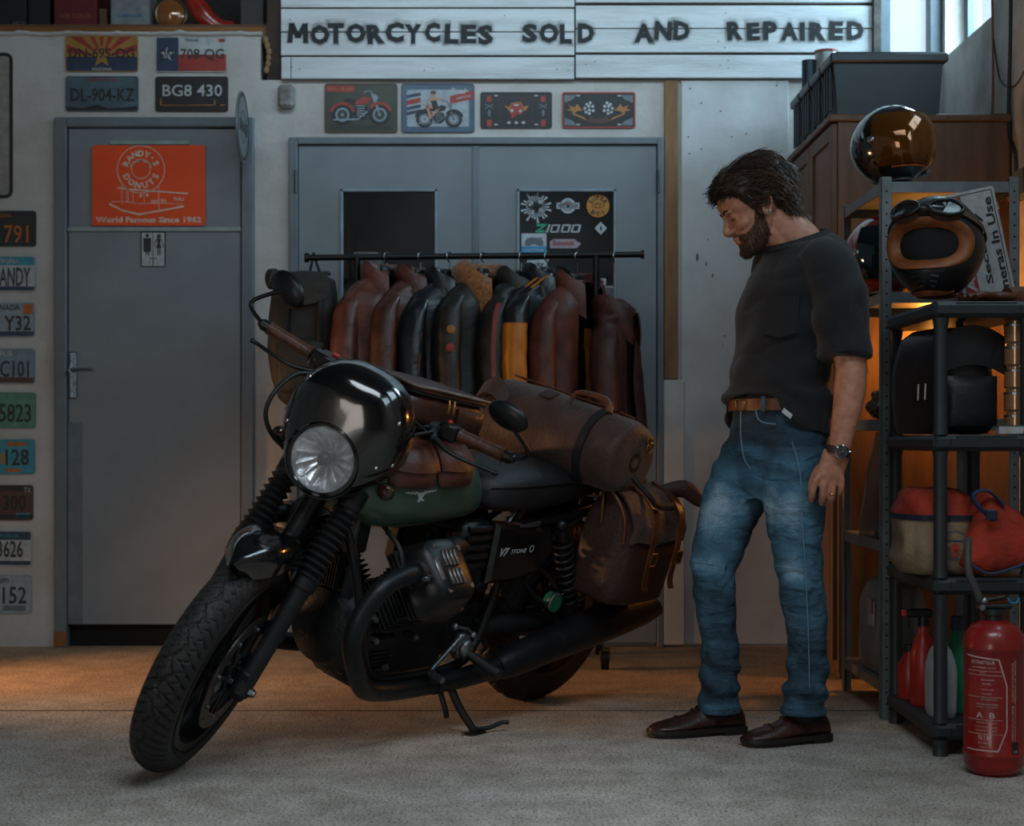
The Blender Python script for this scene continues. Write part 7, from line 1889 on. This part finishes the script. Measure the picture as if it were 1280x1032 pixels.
# neck, torso core, limbs
NB = mp(1006, 312, .0)
limb(b, [HM @ Vector((-.030, 0, .085)), HM @ Vector((-.034, 0, .035)), mp(988, 290, .0), NB, NB+Vector((0, 0, -.05))], [.052, .056, .060, .066, .07], 4, 24)
limb(b, [HM @ Vector((.03, 0, .03)), mp(972, 292, .0), mp(985, 312, 0)], [.035, .045, .05], 3, 20)
b.tube([mp(1004, 325, 0), mp(992, 370, 0), mp(982, 430, 0), mp(974, 500, 0), mp(972, 545, 0)], [.085, .10, .095, .09, .09], 24, 3)
SHL, SHR = mp(1036, 330, -.155), mp(972, 326, .16)
limb(b, [SHR, mp(1004, 318, 0), SHL], [.045, .055, .045], 3)
EL, WR = mp(1066, 468, -.215), mp(1049, 560, -.235)
limb(b, [SHL, mp(1052, 390, -.19), EL], [.052, .050, .042], 5)
limb(b, [mp(1064, 455, -.212), mp(1062, 490, -.222), mp(1056, 525, -.232), WR, mp(1045, 572, -.235)], [.043, .0445, .0365, .0295, .029], 5, 20)
# near hand
def hp_(px, py, d): return mp(px, py, -.235+d)
b.tube([hp_(1046, 566, 0), hp_(1041, 580, 0), hp_(1037, 594, 0), hp_(1035, 604, .004)], [.0185, .0185, .018, .013], 18, 4, sx=2.05, up=(0, 1, 0))
FG = [((1019, 602), (1015.5, 616), (1014, 624), 1.0), ((1030, 606), (1028, 621), (1027, 628), 1.04), ((1041, 605), (1040, 619), (1038, 625.5), 1.0), ((1052, 600), (1051, 611), (1048, 618), .86)]
FT_ = []
for (k0, k1, k2, s_) in FG:
    root = hp_(1044+(k0[0]-1044)*.55, 585, .002)
    p = [root, hp_(k0[0], k0[1], -.004), hp_(k1[0], k1[1], .002), hp_(k2[0], k2[1], .020), hp_(k2[0]+3, k2[1]-3, .040), hp_(k2[0]+5, k2[1]-9, .045)]
    FT_.append(p); b.tube(p, [.0085*s_, .0105*s_, .0098*s_, .0092*s_, .0082*s_, .0065*s_], 12, 4)
    ball(b, p[1], .0112*s_)
b.tube([hp_(1036, 577, .010), hp_(1023, 588, .016), hp_(1016, 602, .018), hp_(1014, 614, .022), hp_(1017, 623, .030)], [.014, .0145, .0115, .0098, .0075], 12, 5)
# far arm, hanging behind the body
limb(b, [SHR, mp(975, 390, .19), mp(985, 455, .20)], [.052, .05, .042], 4)
limb(b, [mp(985, 450, .20), mp(990, 500, .19), mp(985, 555, .18)], [.043, .040, .029], 4)
b.tube([mp(985, 560, .18), mp(982, 580, .18), mp(978, 600, .18)], [.018, .0185, .014], 16, 4, sx=2., up=(0, 1, 0))
for k in range(4): b.tube([mp(975+k*5, 590, .18), mp(970+k*7, 605, .178), mp(969+k*6, 620, .172), mp(972+k*5, 628, .16)], [.009, .010, .009, .007], 10, 4)
b.tube([mp(975, 580, .17), mp(966, 595, .16), mp(965, 610, .155)], [.013, .011, .008], 10, 4)
# legs inside the jeans
HPL, HPR = mp(990, 560, -.08), mp(956, 560, .07)
limb(b, [HPL, mp(992, 620, -.095), mp(998, 705, -.10), mp(1006, 790, -.10), mp(1008, 890, -.10)], [.070, .06, .036, .030, .026], 4)
limb(b, [HPR, mp(922, 625, .05), mp(895, 700, .03), mp(899, 790, .035), mp(901, 886, .045)], [.070, .06, .036, .030, .026], 4)
limb(b, [HPL, mp(972, 540, 0), HPR], [.08, .09, .08], 3)
bme = remesh(b, .0035, 3, .5)
def skin_mat():
    m = bpy.data.materials.new('skin'); m.use_nodes = True; nt = m.node_tree; N = nt.nodes; L = nt.links; p = N['Principled BSDF']
    tc = N.new('ShaderNodeTexCoord'); n = N.new('ShaderNodeTexNoise'); n.inputs['Scale'].default_value = 45; n.inputs['Detail'].default_value = 6
    L.new(tc.outputs['Object'], n.inputs['Vector']); r = N.new('ShaderNodeValToRGB'); r.color_ramp.elements[0].position = .3; r.color_ramp.elements[1].position = .7
    r.color_ramp.elements[0].color = (*hx('94604a'), 1); r.color_ramp.elements[1].color = (*hx('b27f66'), 1)
    L.new(n.outputs['Fac'], r.inputs[0]); L.new(r.outputs[0], p.inputs['Base Color']); p.inputs['Roughness'].default_value = .5
    p.inputs['Subsurface Weight'].default_value = .15; p.inputs['Subsurface Radius'].default_value = (.01, .004, .002)
    bp_ = N.new('ShaderNodeBump'); bp_.inputs['Strength'].default_value = .15; bp_.inputs['Distance'].default_value = .002; n2 = N.new('ShaderNodeTexNoise'); n2.inputs['Scale'].default_value = 220
    L.new(tc.outputs['Object'], n2.inputs['Vector']); L.new(n2.outputs['Fac'], bp_.inputs['Height']); L.new(bp_.outputs[0], p.inputs['Normal'])
    return m
m_skin = skin_mat()
# collect scalp and beard faces before the transform
def interp(tab, x):
    if x <= tab[0][0]: return tab[0][1]
    for (a, c), (d, e) in zip(tab[:-1], tab[1:]):
        if x <= d: return c+(e-c)*(x-a)/(d-a)
    return tab[-1][1]
HL = [(-.12, .035), (-.09, .045), (-.05, .062), (-.034, .085), (-.028, .120), (.0, .138), (.010, .118), (.016, .105), (.030, .108), (.036, .125), (.052, .152), (.075, .172), (.095, .186), (.12, .20)]
def in_hair(l): return l.z > interp(HL, l.x) and l.z > .02
def in_beard(l):
    if l.x < .006 or l.z > .112: return False
    ay = abs(l.y)
    if l.x > .098 and l.z > .066: return False
    # cheek line
    up = interp([(.006, .112), (.026, .105), (.040, .076), (.060, .064), (.075, .062), (.09, .070), (.105, .072)], l.x)
    if l.z > up: return False
    if .043 < l.z < .063 and l.x > .086 and ay < .020: return False      # lips
    if l.z < -.012: return False
    lo = interp([(.0, .045), (.02, .020), (.045, .004), (.07, -.004), (.1, -.006)], l.x)
    return l.z > lo-.006
m_hair = mat('dark_brown_hair', '33241c', .5, var=.25, scale=60, col2='160f0c', spec=.4); m_hair2 = mat('lighter_brown_hair', '4c372b', .35, var=.2, scale=60, spec=.6); m_bd = mat('beard_hair', '2e241f', .7, var=.25, scale=80); m_stub = mat('beard_stubble', '33261f', .8, var=.3, scale=120, alpha=.5)
loc = [HI @ v.co for v in bme.vertices]
def shell_from(test, off, name, m, parent, wob=None):
    keep = [p for p in bme.polygons if all(test(loc[i]) for i in p.vertices)]
    ids = {}
    vs = []; fs = []
    for p in keep:
        f = []
        for i in p.vertices:
            if i not in ids:
                ids[i] = len(vs); v = bme.vertices[i]; d = off(loc[i]) if callable(off) else off
                vs.append(v.co+v.normal*d)
            f.append(ids[i])
        fs.append(tuple(f))
    q = MB(); q.v = vs; q.f = fs
    return q, [(bme.vertices[i].co.copy(), bme.vertices[i].normal.copy(), loc[i]) for i in ids]
def hoff(l):
    edge = l.z-interp(HL, l.x)
    k = min(1, max(0, edge/.03))
    top = max(0, (l.z-.15)/.08)
    fr = max(0, (l.x-.03)/.06)
    back = max(0, (-l.x-.02)/.08)
    w_ = noise.noise(Vector((l.x*28, l.y*28, l.z*28)))*.006
    return .003+k*(.011+.008*min(1, top)+.010*min(1, fr)*min(1, top+.3)+.012*min(1, back))+w_*k
hq, hpts = shell_from(in_hair, hoff, 'hair', m_hair, man)
bq, bpts = shell_from(in_beard, lambda l: .0009+.002*max(0, noise.noise(l*80))+(.002 if l.z < .02 else 0), 'beard', m_bd, man)
def fine_disp(co, n): return 0
body = fin(bme, 'body', m_skin, man)
body['label'] = 'bare head, neck, forearms and hands'
del body['label']
hair = hq.build('hair', m_hair, man, 60); beard = bq.build('beard', m_stub, man, 60)
# locks : tapered strands lying over the hair and beard shells
def strands(pts, count, length, wid, seed, fdir, lift, wave, name, m, parent, ns=6):
    rnd = random.Random(seed); q = MB()
    for _ in range(count):
        co, n, l = rnd.choice(pts)
        o0 = lift(l)
        L_ = length*rnd.uniform(.6, 1.25)*(min(1, .35+max(0, (l.z-interp(HL, l.x))/.04)) if lift is hoff else 1)
        d = fdir(l, rnd); 
        p = co+n*(o0*rnd.uniform(.55, 1.0)); P = [p]; dw = (HM.to_3x3() @ Vector(d)).normalized()
        ph = rnd.uniform(0, 6.3); side = dw.cross(n); 
        if side.length < 1e-4: continue
        side.normalize()
        for s_ in range(1, ns):
            t = s_/(ns-1)
            dd = (dw-n*dw.dot(n)*.75*(1 if lift is hoff else .3)).normalized()
            p = p+dd*(L_/(ns-1))+side*math.sin(ph+t*wave)*L_*.085+n*(L_*.035*(1-2.6*t*t))
            # stay on the curved head
            lc = HI @ p; cen = Vector((-.005, 0, .125)); rad = (lc-cen); 
            dw = (dw-(HM.to_3x3() @ rad).normalized()*.22).normalized() if lift is hoff else dw
            P.append(p)
        q.tube(P, lambda t: wid*(1-.85*t)+.0002, 4, 0, None, False)
    return tag(q.build(name, m, parent, 60), kind='stuff')
def hdir(l, r):
    # comb back from the forehead, down at the sides and nape
    side = 1 if l.y > 0 else -1
    if l.x > .05: return (-.55+r.uniform(-.5, .4), side*r.uniform(.1, .9), .35+r.uniform(-.5, .4))
    if l.x < -.05: return (-.25+r.uniform(-.3, .3), side*r.uniform(-.2, .5), -.9+r.uniform(-.3, .3))
    return (-.85+r.uniform(-.35, .35), side*r.uniform(.0, .5), -.25+r.uniform(-.5, .4))
strands(hpts, 1700, .055, .0016, 3, hdir, hoff, 5, 'hair_lock', m_hair, hair)
strands(hpts, 900, .060, .0013, 4, hdir, lambda l: hoff(l)*1.06, 6, 'hair_lock', m_hair2, hair)
fr = [p for p in hpts if p[2].x > .060]
strands(fr, 240, .030, .0014, 9, lambda l, r: (.55+r.uniform(-.3, .3), r.uniform(-.4, .6), .0+r.uniform(-.5, .25)), lambda l: hoff(l)*.9, 5, 'fringe_lock', m_hair, hair)
strands(bpts, 1500, .008, .00045, 5, lambda l, r: (.1+r.uniform(-.4, .4), r.uniform(-.3, .3), -1), lambda l: .0015, 2, 'beard_strand', m_bd, beard, 4)
brow = MB()
for sy in (1, -1):
    brow.tube([(.094, sy*.012, .1335), (.0945, sy*.024, .139), (.088, sy*.036, .138), (.078, sy*.045, .133)], [.0028, .0036, .0030, .0012], 8, 4, T=HM)
brow.build('eyebrows', m_hair, man, 60)['kind'] = 'stuff'
lash = MB()
for sy in (1, -1): lash.tube([(.083, sy*.020, .110), (.0872, sy*.030, .108), (.081, sy*.041, .110)], .0012, 6, 4, T=HM)
lash.build('eyelashes', m_hair, man, 60)['kind'] = 'stuff'
er = MB(); er.torus(.006, .0014, HM @ Matrix.Translation((-.004, .083, .082)) @ Matrix.Rotation(PI/2, 4, 'X'), 16, 8); er.ell((-.002, .084, .092), .0022, T=HM, n=8, m=6); er.ell((-.018, .088, .118), .002, T=HM, n=8, m=6)
er.build('earring', k_chr, man, 60)['kind'] = 'stuff'
# ---- t-shirt
def hemz(ph):
    a = abs(ph)
    py = interp([(0, 498), (38, 499), (46, 506), (56, 524), (66, 534), (90, 543), (120, 548), (180, 550)], a if ph > 0 else a*1.15)
    return .86+(550-py)/430.
b = MB(); rings = []
def c_(px, py, d=0): return mp(px, py, d)
rings.append(ering(c_(972, 520), .170, .118, lambda p: hemz(p)+.012, e=.95))
rings.append(ering(c_(972, 520), .178, .128, hemz, e=.95))
rings.append(ering(c_(972, 515), .186, .138, lambda p: hemz(p)+.014, e=.95))
rings.append(ering(c_(973, 500), .186, .137, lambda p: hemz(p)*.5+(.86+(550-492)/430)*.5+.008, e=.95))
rings += [ering(c_(974, 478), .180, .128), ering(c_(977, 450), .180, .124), ering(c_(981, 420), .187, .125), ering(c_(986, 390), .195, .126), ering(c_(992, 362), .202, .126), ering(c_(998, 342), .204, .122, tilt=-.006), ering(c_(1003, 325), .190, .114, tilt=-.016), ering(c_(1004, 313), .155, .106, tilt=-.022), ering(c_(1001, 305), .118, .100, tilt=-.026), ering(c_(998, 301), .098, .094, tilt=-.028)]
b.loft(rings)
b.tube([mp(1022, 322, -.11), mp(1037, 335, -.155), mp(1048, 372, -.180), mp(1053, 410, -.195), mp(1054.5, 447, -.205)], [.066, .078, .080, .078, .075], 26, 5)
b.tube([mp(985, 320, .11), mp(972, 333, .155), mp(972, 372, .18), mp(977, 410, .195), mp(980, 440, .20)], [.066, .078, .080, .078, .075], 26, 5)
b.ell(mp(1036, 322, -.135), .062, .058, .045, n=20, m=12)
sme = remesh(b, .0062, 6, .6)
def sdisp(p, n):
    px = 640+430*p.x*1.0; z = p.z
    d = .006*noise.noise(Vector((p.x*7, p.y*7, z*5)))-.006*(1-abs(noise.noise(Vector((p.x*5+z*3, p.y*5, z*7-p.x*4)))))**6*max(0, min(1, (1.42-z)/.1))
    # blouson folds over the waist
    k = max(0, 1-abs(z-.99)/.10)
    d += k*.0105*math.sin(z*62+p.x*26+3*noise.noise(p*6))
    # diagonal pulls
    d += .0075*math.sin((p.x*26-z*38)+4*noise.noise(p*4))*max(0, min(1, (z-.98)/.1))*max(0, min(1, (1.36-z)/.12))*(.6+.6*noise.noise(p*3))
    d += .008*math.sin((p.x*40+z*16)+5*noise.noise(p*5))*max(0, 1-abs(z-1.20)/.12)*(1 if p.x > .93 else .2)
    return d
m_shirt = mat('black_cotton', '0e1318', .88, var=.1, scale=40, bump=.25, bscale=320, sheen=.12, col2='0a0e12')
shirt = fin(sme, 't_shirt', m_shirt, man, sdisp)
# ribbed collar, sleeve hem line, pocket, tag
b = MB(); cr = ering(c_(997, 301.5), .094, .094, tilt=-.030, n=48); cr2 = ering(c_(995, 296.5), .082, .086, tilt=-.029, n=48); cr0 = ering(c_(998, 304), .108, .100, tilt=-.028, n=48); cr3 = ering(c_(995, 298), .078, .082, tilt=-.029, n=48)
b.loft([cr0, cr, cr2, cr3], False); b.build('collar_rib', mat('black_rib', '181a1d', .9, bump=.3, bscale=200), shirt, 60)
b = MB(); b.tube([mp(1053.8, 439, -.204)+Vector((.0775*math.cos(2*PI*j/40), .0775*math.sin(2*PI*j/40), .002*math.sin(j))) for j in range(41)], .0013, 6); b.build('sleeve_hem', m_shirt, shirt, 60)
def on_front(phi, z, a=.19, b_=.126, cpx=986): c = mp(cpx, 390); r = math.radians(phi); p = Vector((c.x, c.y, z))+Fd*(b_+.004)*math.cos(r)+Sd*(a+.004)*math.sin(r); return p
b = MB(); b.grid(lambda u, v: on_front(22+34*u, 1.265-.105*v-(.012*(1-abs(2*u-1)) if v > .9 else 0), cpx=985-4*v), 12, 8, thick=.004); b.build('chest_pocket', m_shirt, shirt, 60)
b = MB(); b.grid(lambda u, v: mp(977+11*u+3*v, 515+8.5*u-5.5*v+0, -.178-.012*u), 2, 2, thick=.002); b.build('hem_tag', P_white, shirt, 0)
# ---- jeans
def wear(co): pass
b = MB()
b.loft([ering(c_(972, 503), .150, .108), ering(c_(972, 506), .160, .116), ering(c_(972, 520), .166, .120), ering(c_(972, 545), .176, .126), ering(c_(970, 575), .176, .125), ering(c_(966, 605), .160, .112), ering(c_(960, 625), .120, .085)])
def leg(pts):
    P = [mp(x, y, d) for x, y, d, r in pts]; R_ = [r for *_, r in pts]
    b.tube(P, R_, 28, 5)
leg([(986, 552, -.075, .095), (990, 590, -.088, .100), (992, 625, -.095, .094), (994, 660, -.10, .083), (998, 700, -.105, .070), (1002, 740, -.10, .066), (1009, 790, -.10, .061), (1010, 840, -.10, .060), (1006, 870, -.10, .063), (1004, 888, -.10, .0655)])
leg([(955, 552, .07, .098), (934, 590, .06, .104), (919, 620, .055, .098), (907, 655, .045, .086), (893, 700, .03, .072), (893, 740, .032, .066), (899, 790, .036, .058), (901, 840, .04, .057), (899, 868, .042, .062), (898, 886, .042, .0655)])
jme = remesh(b, .0055, 5, .6)
CK = {}
def jdisp(p, n):
    z = p.z; near = p.y < MY-.035
    zk = .51; s = 0
    s += .0045*noise.noise(Vector((p.x*9, p.y*9, z*7)))-.006*(1-abs(noise.noise(Vector((p.x*6+z*2, p.y*6, z*9)))))**7-.003*(1-abs(noise.noise(Vector((p.x*11-z*4, p.y*11+3, z*17)))))**6
    ang = math.atan2(p.y-(MY-.1 if near else MY+.035), p.x-(.85 if near else .60))
    # stacked folds above the hem
    k = max(0, 1-abs(z-.165)/.11)
    s += k*.0085*math.sin(z*95+2.0*math.sin(ang+(.6 if near else 2.2))+3*noise.noise(p*7))
    # knee creases
    kk = max(0, 1-abs(z-zk)/.13)
    s += kk*.0065*math.sin(z*58+2.4*math.cos(ang*1+(1.2 if near else .2))+3*noise.noise(p*6))*(.5+.5*math.sin(ang+(.3 if near else 3)))
    # calf drag lines
    s += .0040*math.sin(z*40+ang*2+4*noise.noise(p*5))*max(0, 1-abs(z-.33)/.14)
    # whiskers at the hips
    w_ = max(0, 1-abs(z-.80)/.09)
    s += w_*.0045*math.sin(z*85+p.x*30+2.5*noise.noise(p*7))
    return s
def denim():
    m = bpy.data.materials.new('washed_denim'); m.use_nodes = True; nt = m.node_tree; N = nt.nodes; L = nt.links; p = N['Principled BSDF']
    at_ = N.new('ShaderNodeAttribute'); at_.attribute_name = 'wear'
    tc = N.new('ShaderNodeTexCoord'); n = N.new('ShaderNodeTexNoise'); n.inputs['Scale'].default_value = 14; n.inputs['Detail'].default_value = 8; L.new(tc.outputs['Object'], n.inputs['Vector'])
    n3 = N.new('ShaderNodeTexNoise'); n3.inputs['Scale'].default_value = 260; L.new(tc.outputs['Object'], n3.inputs['Vector'])
    a = N.new('ShaderNodeMath'); a.operation = 'MULTIPLY_ADD'; L.new(n.outputs['Fac'], a.inputs[0]); a.inputs[1].default_value = .55; L.new(at_.outputs['Fac'], a.inputs[2])
    a2 = N.new('ShaderNodeMath'); a2.operation = 'MULTIPLY_ADD'; L.new(n3.outputs['Fac'], a2.inputs[0]); a2.inputs[1].default_value = .25; L.new(a.outputs[0], a2.inputs[2])
    r = N.new('ShaderNodeValToRGB'); r.color_ramp.elements[0].position = .30; r.color_ramp.elements[1].position = 1.25 if False else 1.0
    r.color_ramp.elements[0].color = (*hx('142c3b'), 1); r.color_ramp.elements[1].color = (*hx('a3bfcd'), 1)
    e = r.color_ramp.elements.new(.62); e.color = (*hx('3c667d'), 1)
    L.new(a2.outputs[0], r.inputs[0]); L.new(r.outputs[0], p.inputs['Base Color']); p.inputs['Roughness'].default_value = .85
    bp_ = N.new('ShaderNodeBump'); bp_.inputs['Strength'].default_value = .25; bp_.inputs['Distance'].default_value = .002; L.new(n3.outputs['Fac'], bp_.inputs['Height'])
    mp_ = N.new('ShaderNodeMapping'); mp_.inputs['Scale'].default_value = (1, 1, 2.6); L.new(tc.outputs['Object'], mp_.inputs[0])
    n4 = N.new('ShaderNodeTexNoise'); n4.inputs['Scale'].default_value = 11; n4.inputs['Detail'].default_value = 3; n4.inputs['Distortion'].default_value = .8; L.new(mp_.outputs[0], n4.inputs['Vector'])
    bp2 = N.new('ShaderNodeBump'); bp2.inputs['Strength'].default_value = .8; bp2.inputs['Distance'].default_value = .018; L.new(n4.outputs['Fac'], bp2.inputs['Height']); L.new(bp_.outputs[0], bp2.inputs['Normal'])
    L.new(bp2.outputs[0], p.inputs['Normal'])
    return m
m_den = denim()
jv = [v.co.copy() for v in jme.vertices]; jn = [v.normal.copy() for v in jme.vertices]
atr = jme.attributes.new('wear', 'FLOAT', 'POINT')
vals = []
for p, n in zip(jv, jn):
    f = n.dot(Fd)*.6+n.dot(Vector((0, -1, 0)))*.5
    th = max(0, 1-abs(p.z-.66)/.17)*max(0, f)*.38; kn = max(0, 1-abs(p.z-.49)/.07)*max(0, f)*.30
    vals.append(.02+th+kn-.06*(p.z < .33)-(.10 if p.z > .84 else 0)+.10*(p.z < .095))
atr.data.foreach_set('value', vals)
jeans = fin(jme, 'jeans', m_den, man, jdisp)
m_thr = mat('denim_seam', '5f7f90', .85)
b = MB(); b.tube([mp(990, 552, -.20), mp(1000, 590, -.205), mp(1002, 640, -.200), mp(1006, 700, -.180), mp(1010, 780, -.166), mp(1012, 860, -.166)], .0016, 5, 5); b.build('side_seam', m_thr, jeans, 60)
b = MB(); b.tube([mp(926, 514, -.118), mp(926, 545, -.122), mp(930, 572, -.125), mp(938, 586, -.12)], .0018, 5, 5); b.build('fly_seam', m_thr, jeans, 60)
b = MB(); b.tube([mp(945, 512, -.115), mp(947, 522, -.125), mp(955, 528, -.135), mp(970, 530, -.150)], .0022, 5, 6); b.build('pocket_edge', m_thr, jeans, 60)
for (x, y, d, r) in ((1004, 887, -.10, .0675), (898, 885, .042, .0675)):
    b = MB(); c = mp(x, y, d)
    b.lathe([(r-.009, -.008), (r-.0035, -.010), (r-.0015, -.002), (r-.0035, .006), (r-.009, .006)], Matrix.Translation(c), 36, False); b.build('leg_hem', m_den, jeans, 60)
for c_s in (mp(1008, 885, -.10), mp(901, 880, .045)):
    b = MB(); b.tube([c_s+Vector((0, 0, -.035)), c_s+Vector((0, 0, .06))], .040, 20); b.build('sock', mat('dark_sock', '15171a', .9), man, 60)
# belt
b = MB(); b.loft([ering(c_(972, 513.5), .168, .1235, n=56), ering(c_(972, 513.5), .172, .1285, n=56), ering(c_(972, 499), .170, .1275, n=56), ering(c_(972, 499), .166, .1225, n=56)], False)
belt = b.build('belt', leather('tan_belt_leather', '7a4526', '55301b', .42, 30), man, 60)
b = MB(); c = c_(972, 506)
def bpnt(phi, z, k=.132): r = math.radians(phi); return Vector((c.x, c.y, z))+Fd*k*math.cos(r)+Sd*.176*math.sin(r)
b.tube([bpnt(-6, 1.015-.04), bpnt(-6, 1.0-.055+.03), bpnt(8, .975), bpnt(8, .945), bpnt(-6, .945), bpnt(-6, .975)], .0025, 6)
b.build('buckle', m_brs, belt, 60)
b = MB(); b.grid(lambda u, v: bpnt(31+4*u, .983-.042*v, .134), 2, 4, thick=.004); b.build('belt_loop', m_den, jeans, 60)
# watch and wedding ring
wc = (mp(1049, 560, -.235)+mp(1046, 568, -.235))/2; wd = (mp(1044, 578, -.235)-mp(1054, 545, -.235)).normalized(); Tw = lookm(wc, wd, (0, 1, 0))
b = MB(); b.lathe([(.0325, -.010), (.0345, -.010), (.0345, .010), (.0325, .010), (.0325, -.010)], Tw, 36, False); wt = b.build('watch_strap', leather('watch_strap_leather', '3e2a1f', '2a1b13', .5, 40), man, 50)
nf = Vector((.10, -1, .05)); nf = (nf-wd*nf.dot(wd)).normalized(); wcx = wc+nf*.034; Tf = lookm(wcx, nf, (0, 0, 1))
b = MB(); b.lathe([(.0, -.004), (.0185, -.004), (.0200, 0), (.0200, .006), (.0165, .0085), (.016, .007), (.0, .007)], Tf, 30); b.cyl((.020, 0, .002), (.0245, 0, .002), .003, 8, T=Tf); wk = b.build('watch_case', k_chr, wt, 40)
b = MB(); b.lathe([(.016, .0074), (.0, .0074)], Tf, 24, False); b.build('watch_dial', P_ink, wt, 0)
b = MB(); ringp(b, 0, 0, .012, .0128, .0078, Tf, 24)
for (x, y) in ((0, .006), (-.006, -.002), (.006, -.002)): ringp(b, x, y, .0028, .0034, .0078, Tf, 12)
line(b, [(0, 0), (.005, .006)], .001, .0079, Tf); line(b, [(0, 0), (-.008, .003)], .0008, .0079, Tf); b.build('dial_marks', k_chr, wt, 0)['kind'] = 'stuff'
rp = FT_[2][2]; rd = (FT_[2][2]-FT_[2][1]).normalized(); b = MB(); b.torus(.0108, .0016, lookm(rp-rd*.006, rd), 24, 8); b.build('finger_ring', mat('gold_ring', 'c8a46a', .2, 1., var=0), man, 60)
# ---- shoes
m_shoe = leather('dark_brown_shoe_leather', '3d2119', '24120e', .34, 20); m_sole = mat('shoe_sole', '17120f', .6)
def shoe(heel, toe, label):
    heel = Vector(heel); toe = Vector(toe); ax = (toe-heel); L_ = ax.length; ax.normalize(); sd = Vector((-ax.y, ax.x, 0))
    def Q(t, y, z): return heel+ax*L_*t+sd*y+Vector((0, 0, z))
    TT = [(0, .020, .022, .050), (.02, .028, .020, .070), (.10, .034, .020, .090), (.20, .036, .020, .102), (.32, .037, .019, .102), (.42, .039, .018, .088), (.52, .042, .017, .074), (.64, .046, .016, .060), (.76, .047, .016, .052), (.86, .043, .016, .046), (.94, .033, .017, .040), (.985, .019, .019, .033), (1.0, .008, .021, .028)]
    b = MB(); rings = []
    for (t, w_, zb, zt_) in TT:
        ring = []
        for j in range(28):
            a = 2*PI*j/28; ca, sa = math.cos(a), math.sin(a)
            zz_ = zb+(zt_-zb)*(.30+.70*sa if sa > 0 else .30*(1+sa*1.0))
            ring.append(Q(t, w_*math.copysign(abs(ca)**(.6 if sa < 0 else .85), ca)*(1 if sa < 0 else (1-.25*sa)), zz_))
        rings.append(ring)
    cols = list(zip(*rings)); dn = [crom(c, 3) for c in cols]; b.loft([list(r) for r in zip(*dn)])
    o = b.build('shoe', m_shoe, man, 60)
    b = MB(); rings = []
    outl = [(t, w_+.006) for t, w_, *_ in TT]
    def outline(z, k=1., t0=-.012, t1=1.012):
        L1 = [Q(t0+(t1-t0)*t, w_*k, z) for t, w_ in outl]; L2 = [Q(t0+(t1-t0)*t, -w_*k, z) for t, w_ in outl[::-1]]; return L1+L2
    b.loft([outline(.010), outline(.012, 1.0), outline(.021, 1.0), outline(.023, .93)]); 
    hl = [(0, .026), (.05, .036), (.15, .040), (.27, .040)]
    h1 = [Q(t-.01, w_, 0) for t, w_ in hl]+[Q(t-.01, -w_, 0) for t, w_ in hl[::-1]]; b.loft([h1, [p+Vector((0, 0, .014)) for p in h1]])
    fo = [(.40, .038), (.55, .044), (.7, .049), (.85, .045), (.95, .032), (.99, .015)]
    f1 = [Q(t, w_, .0005) for t, w_ in fo]+[Q(t, -w_, .0005) for t, w_ in fo[::-1]]; b.loft([f1, [p+Vector((0, 0, .012)) for p in f1]])
    b.build('sole', m_sole, o, 40)
    b = MB()
    for k in range(5):
        t = .34+k*.048; z = interp([(.3, .104), (.42, .090), (.52, .076), (.6, .066)], t)+.002
        b.tube([Q(t, -.020, z-.007), Q(t+.008, 0, z+.001), Q(t, .020, z-.007)], .0022, 6, 4)
    b.tube([Q(.36, 0, .098), Q(.33, .03, .088), Q(.37, .040, .070)], .002, 6, 4); b.build('laces', mat('dark_lace', '1c100c', .8), o, 60)['kind'] = 'stuff'
    b = MB(); b.tube([Q(.70, y, interp([(0, .058), (.03, .050), (.046, .026)], abs(y))+.001) for y in (-.0462, -.03, -.015, 0, .015, .03, .0462)], .0016, 6, 3)
    b.tube([Q(.30, .0385, .030), Q(.36, .038, .060), Q(.42, .030, .082)], .0014, 6, 3); b.tube([Q(.30, -.0385, .030), Q(.36, -.038, .060), Q(.42, -.030, .082)], .0014, 6, 3)
    b.build('seam', m_shoe, o, 60)['kind'] = 'stuff'
    return o
g1 = at(929, 0, -1.955).x; g2 = at(811, 0, -2.035).x
shoe((g1, -1.955, 0), (g2, -2.035, 0), '')
g1 = at(1034, 0, -2.075).x; g2 = at(930, 0, -2.175).x
shoe((g1, -2.075, 0), (g2, -2.175, 0), '')
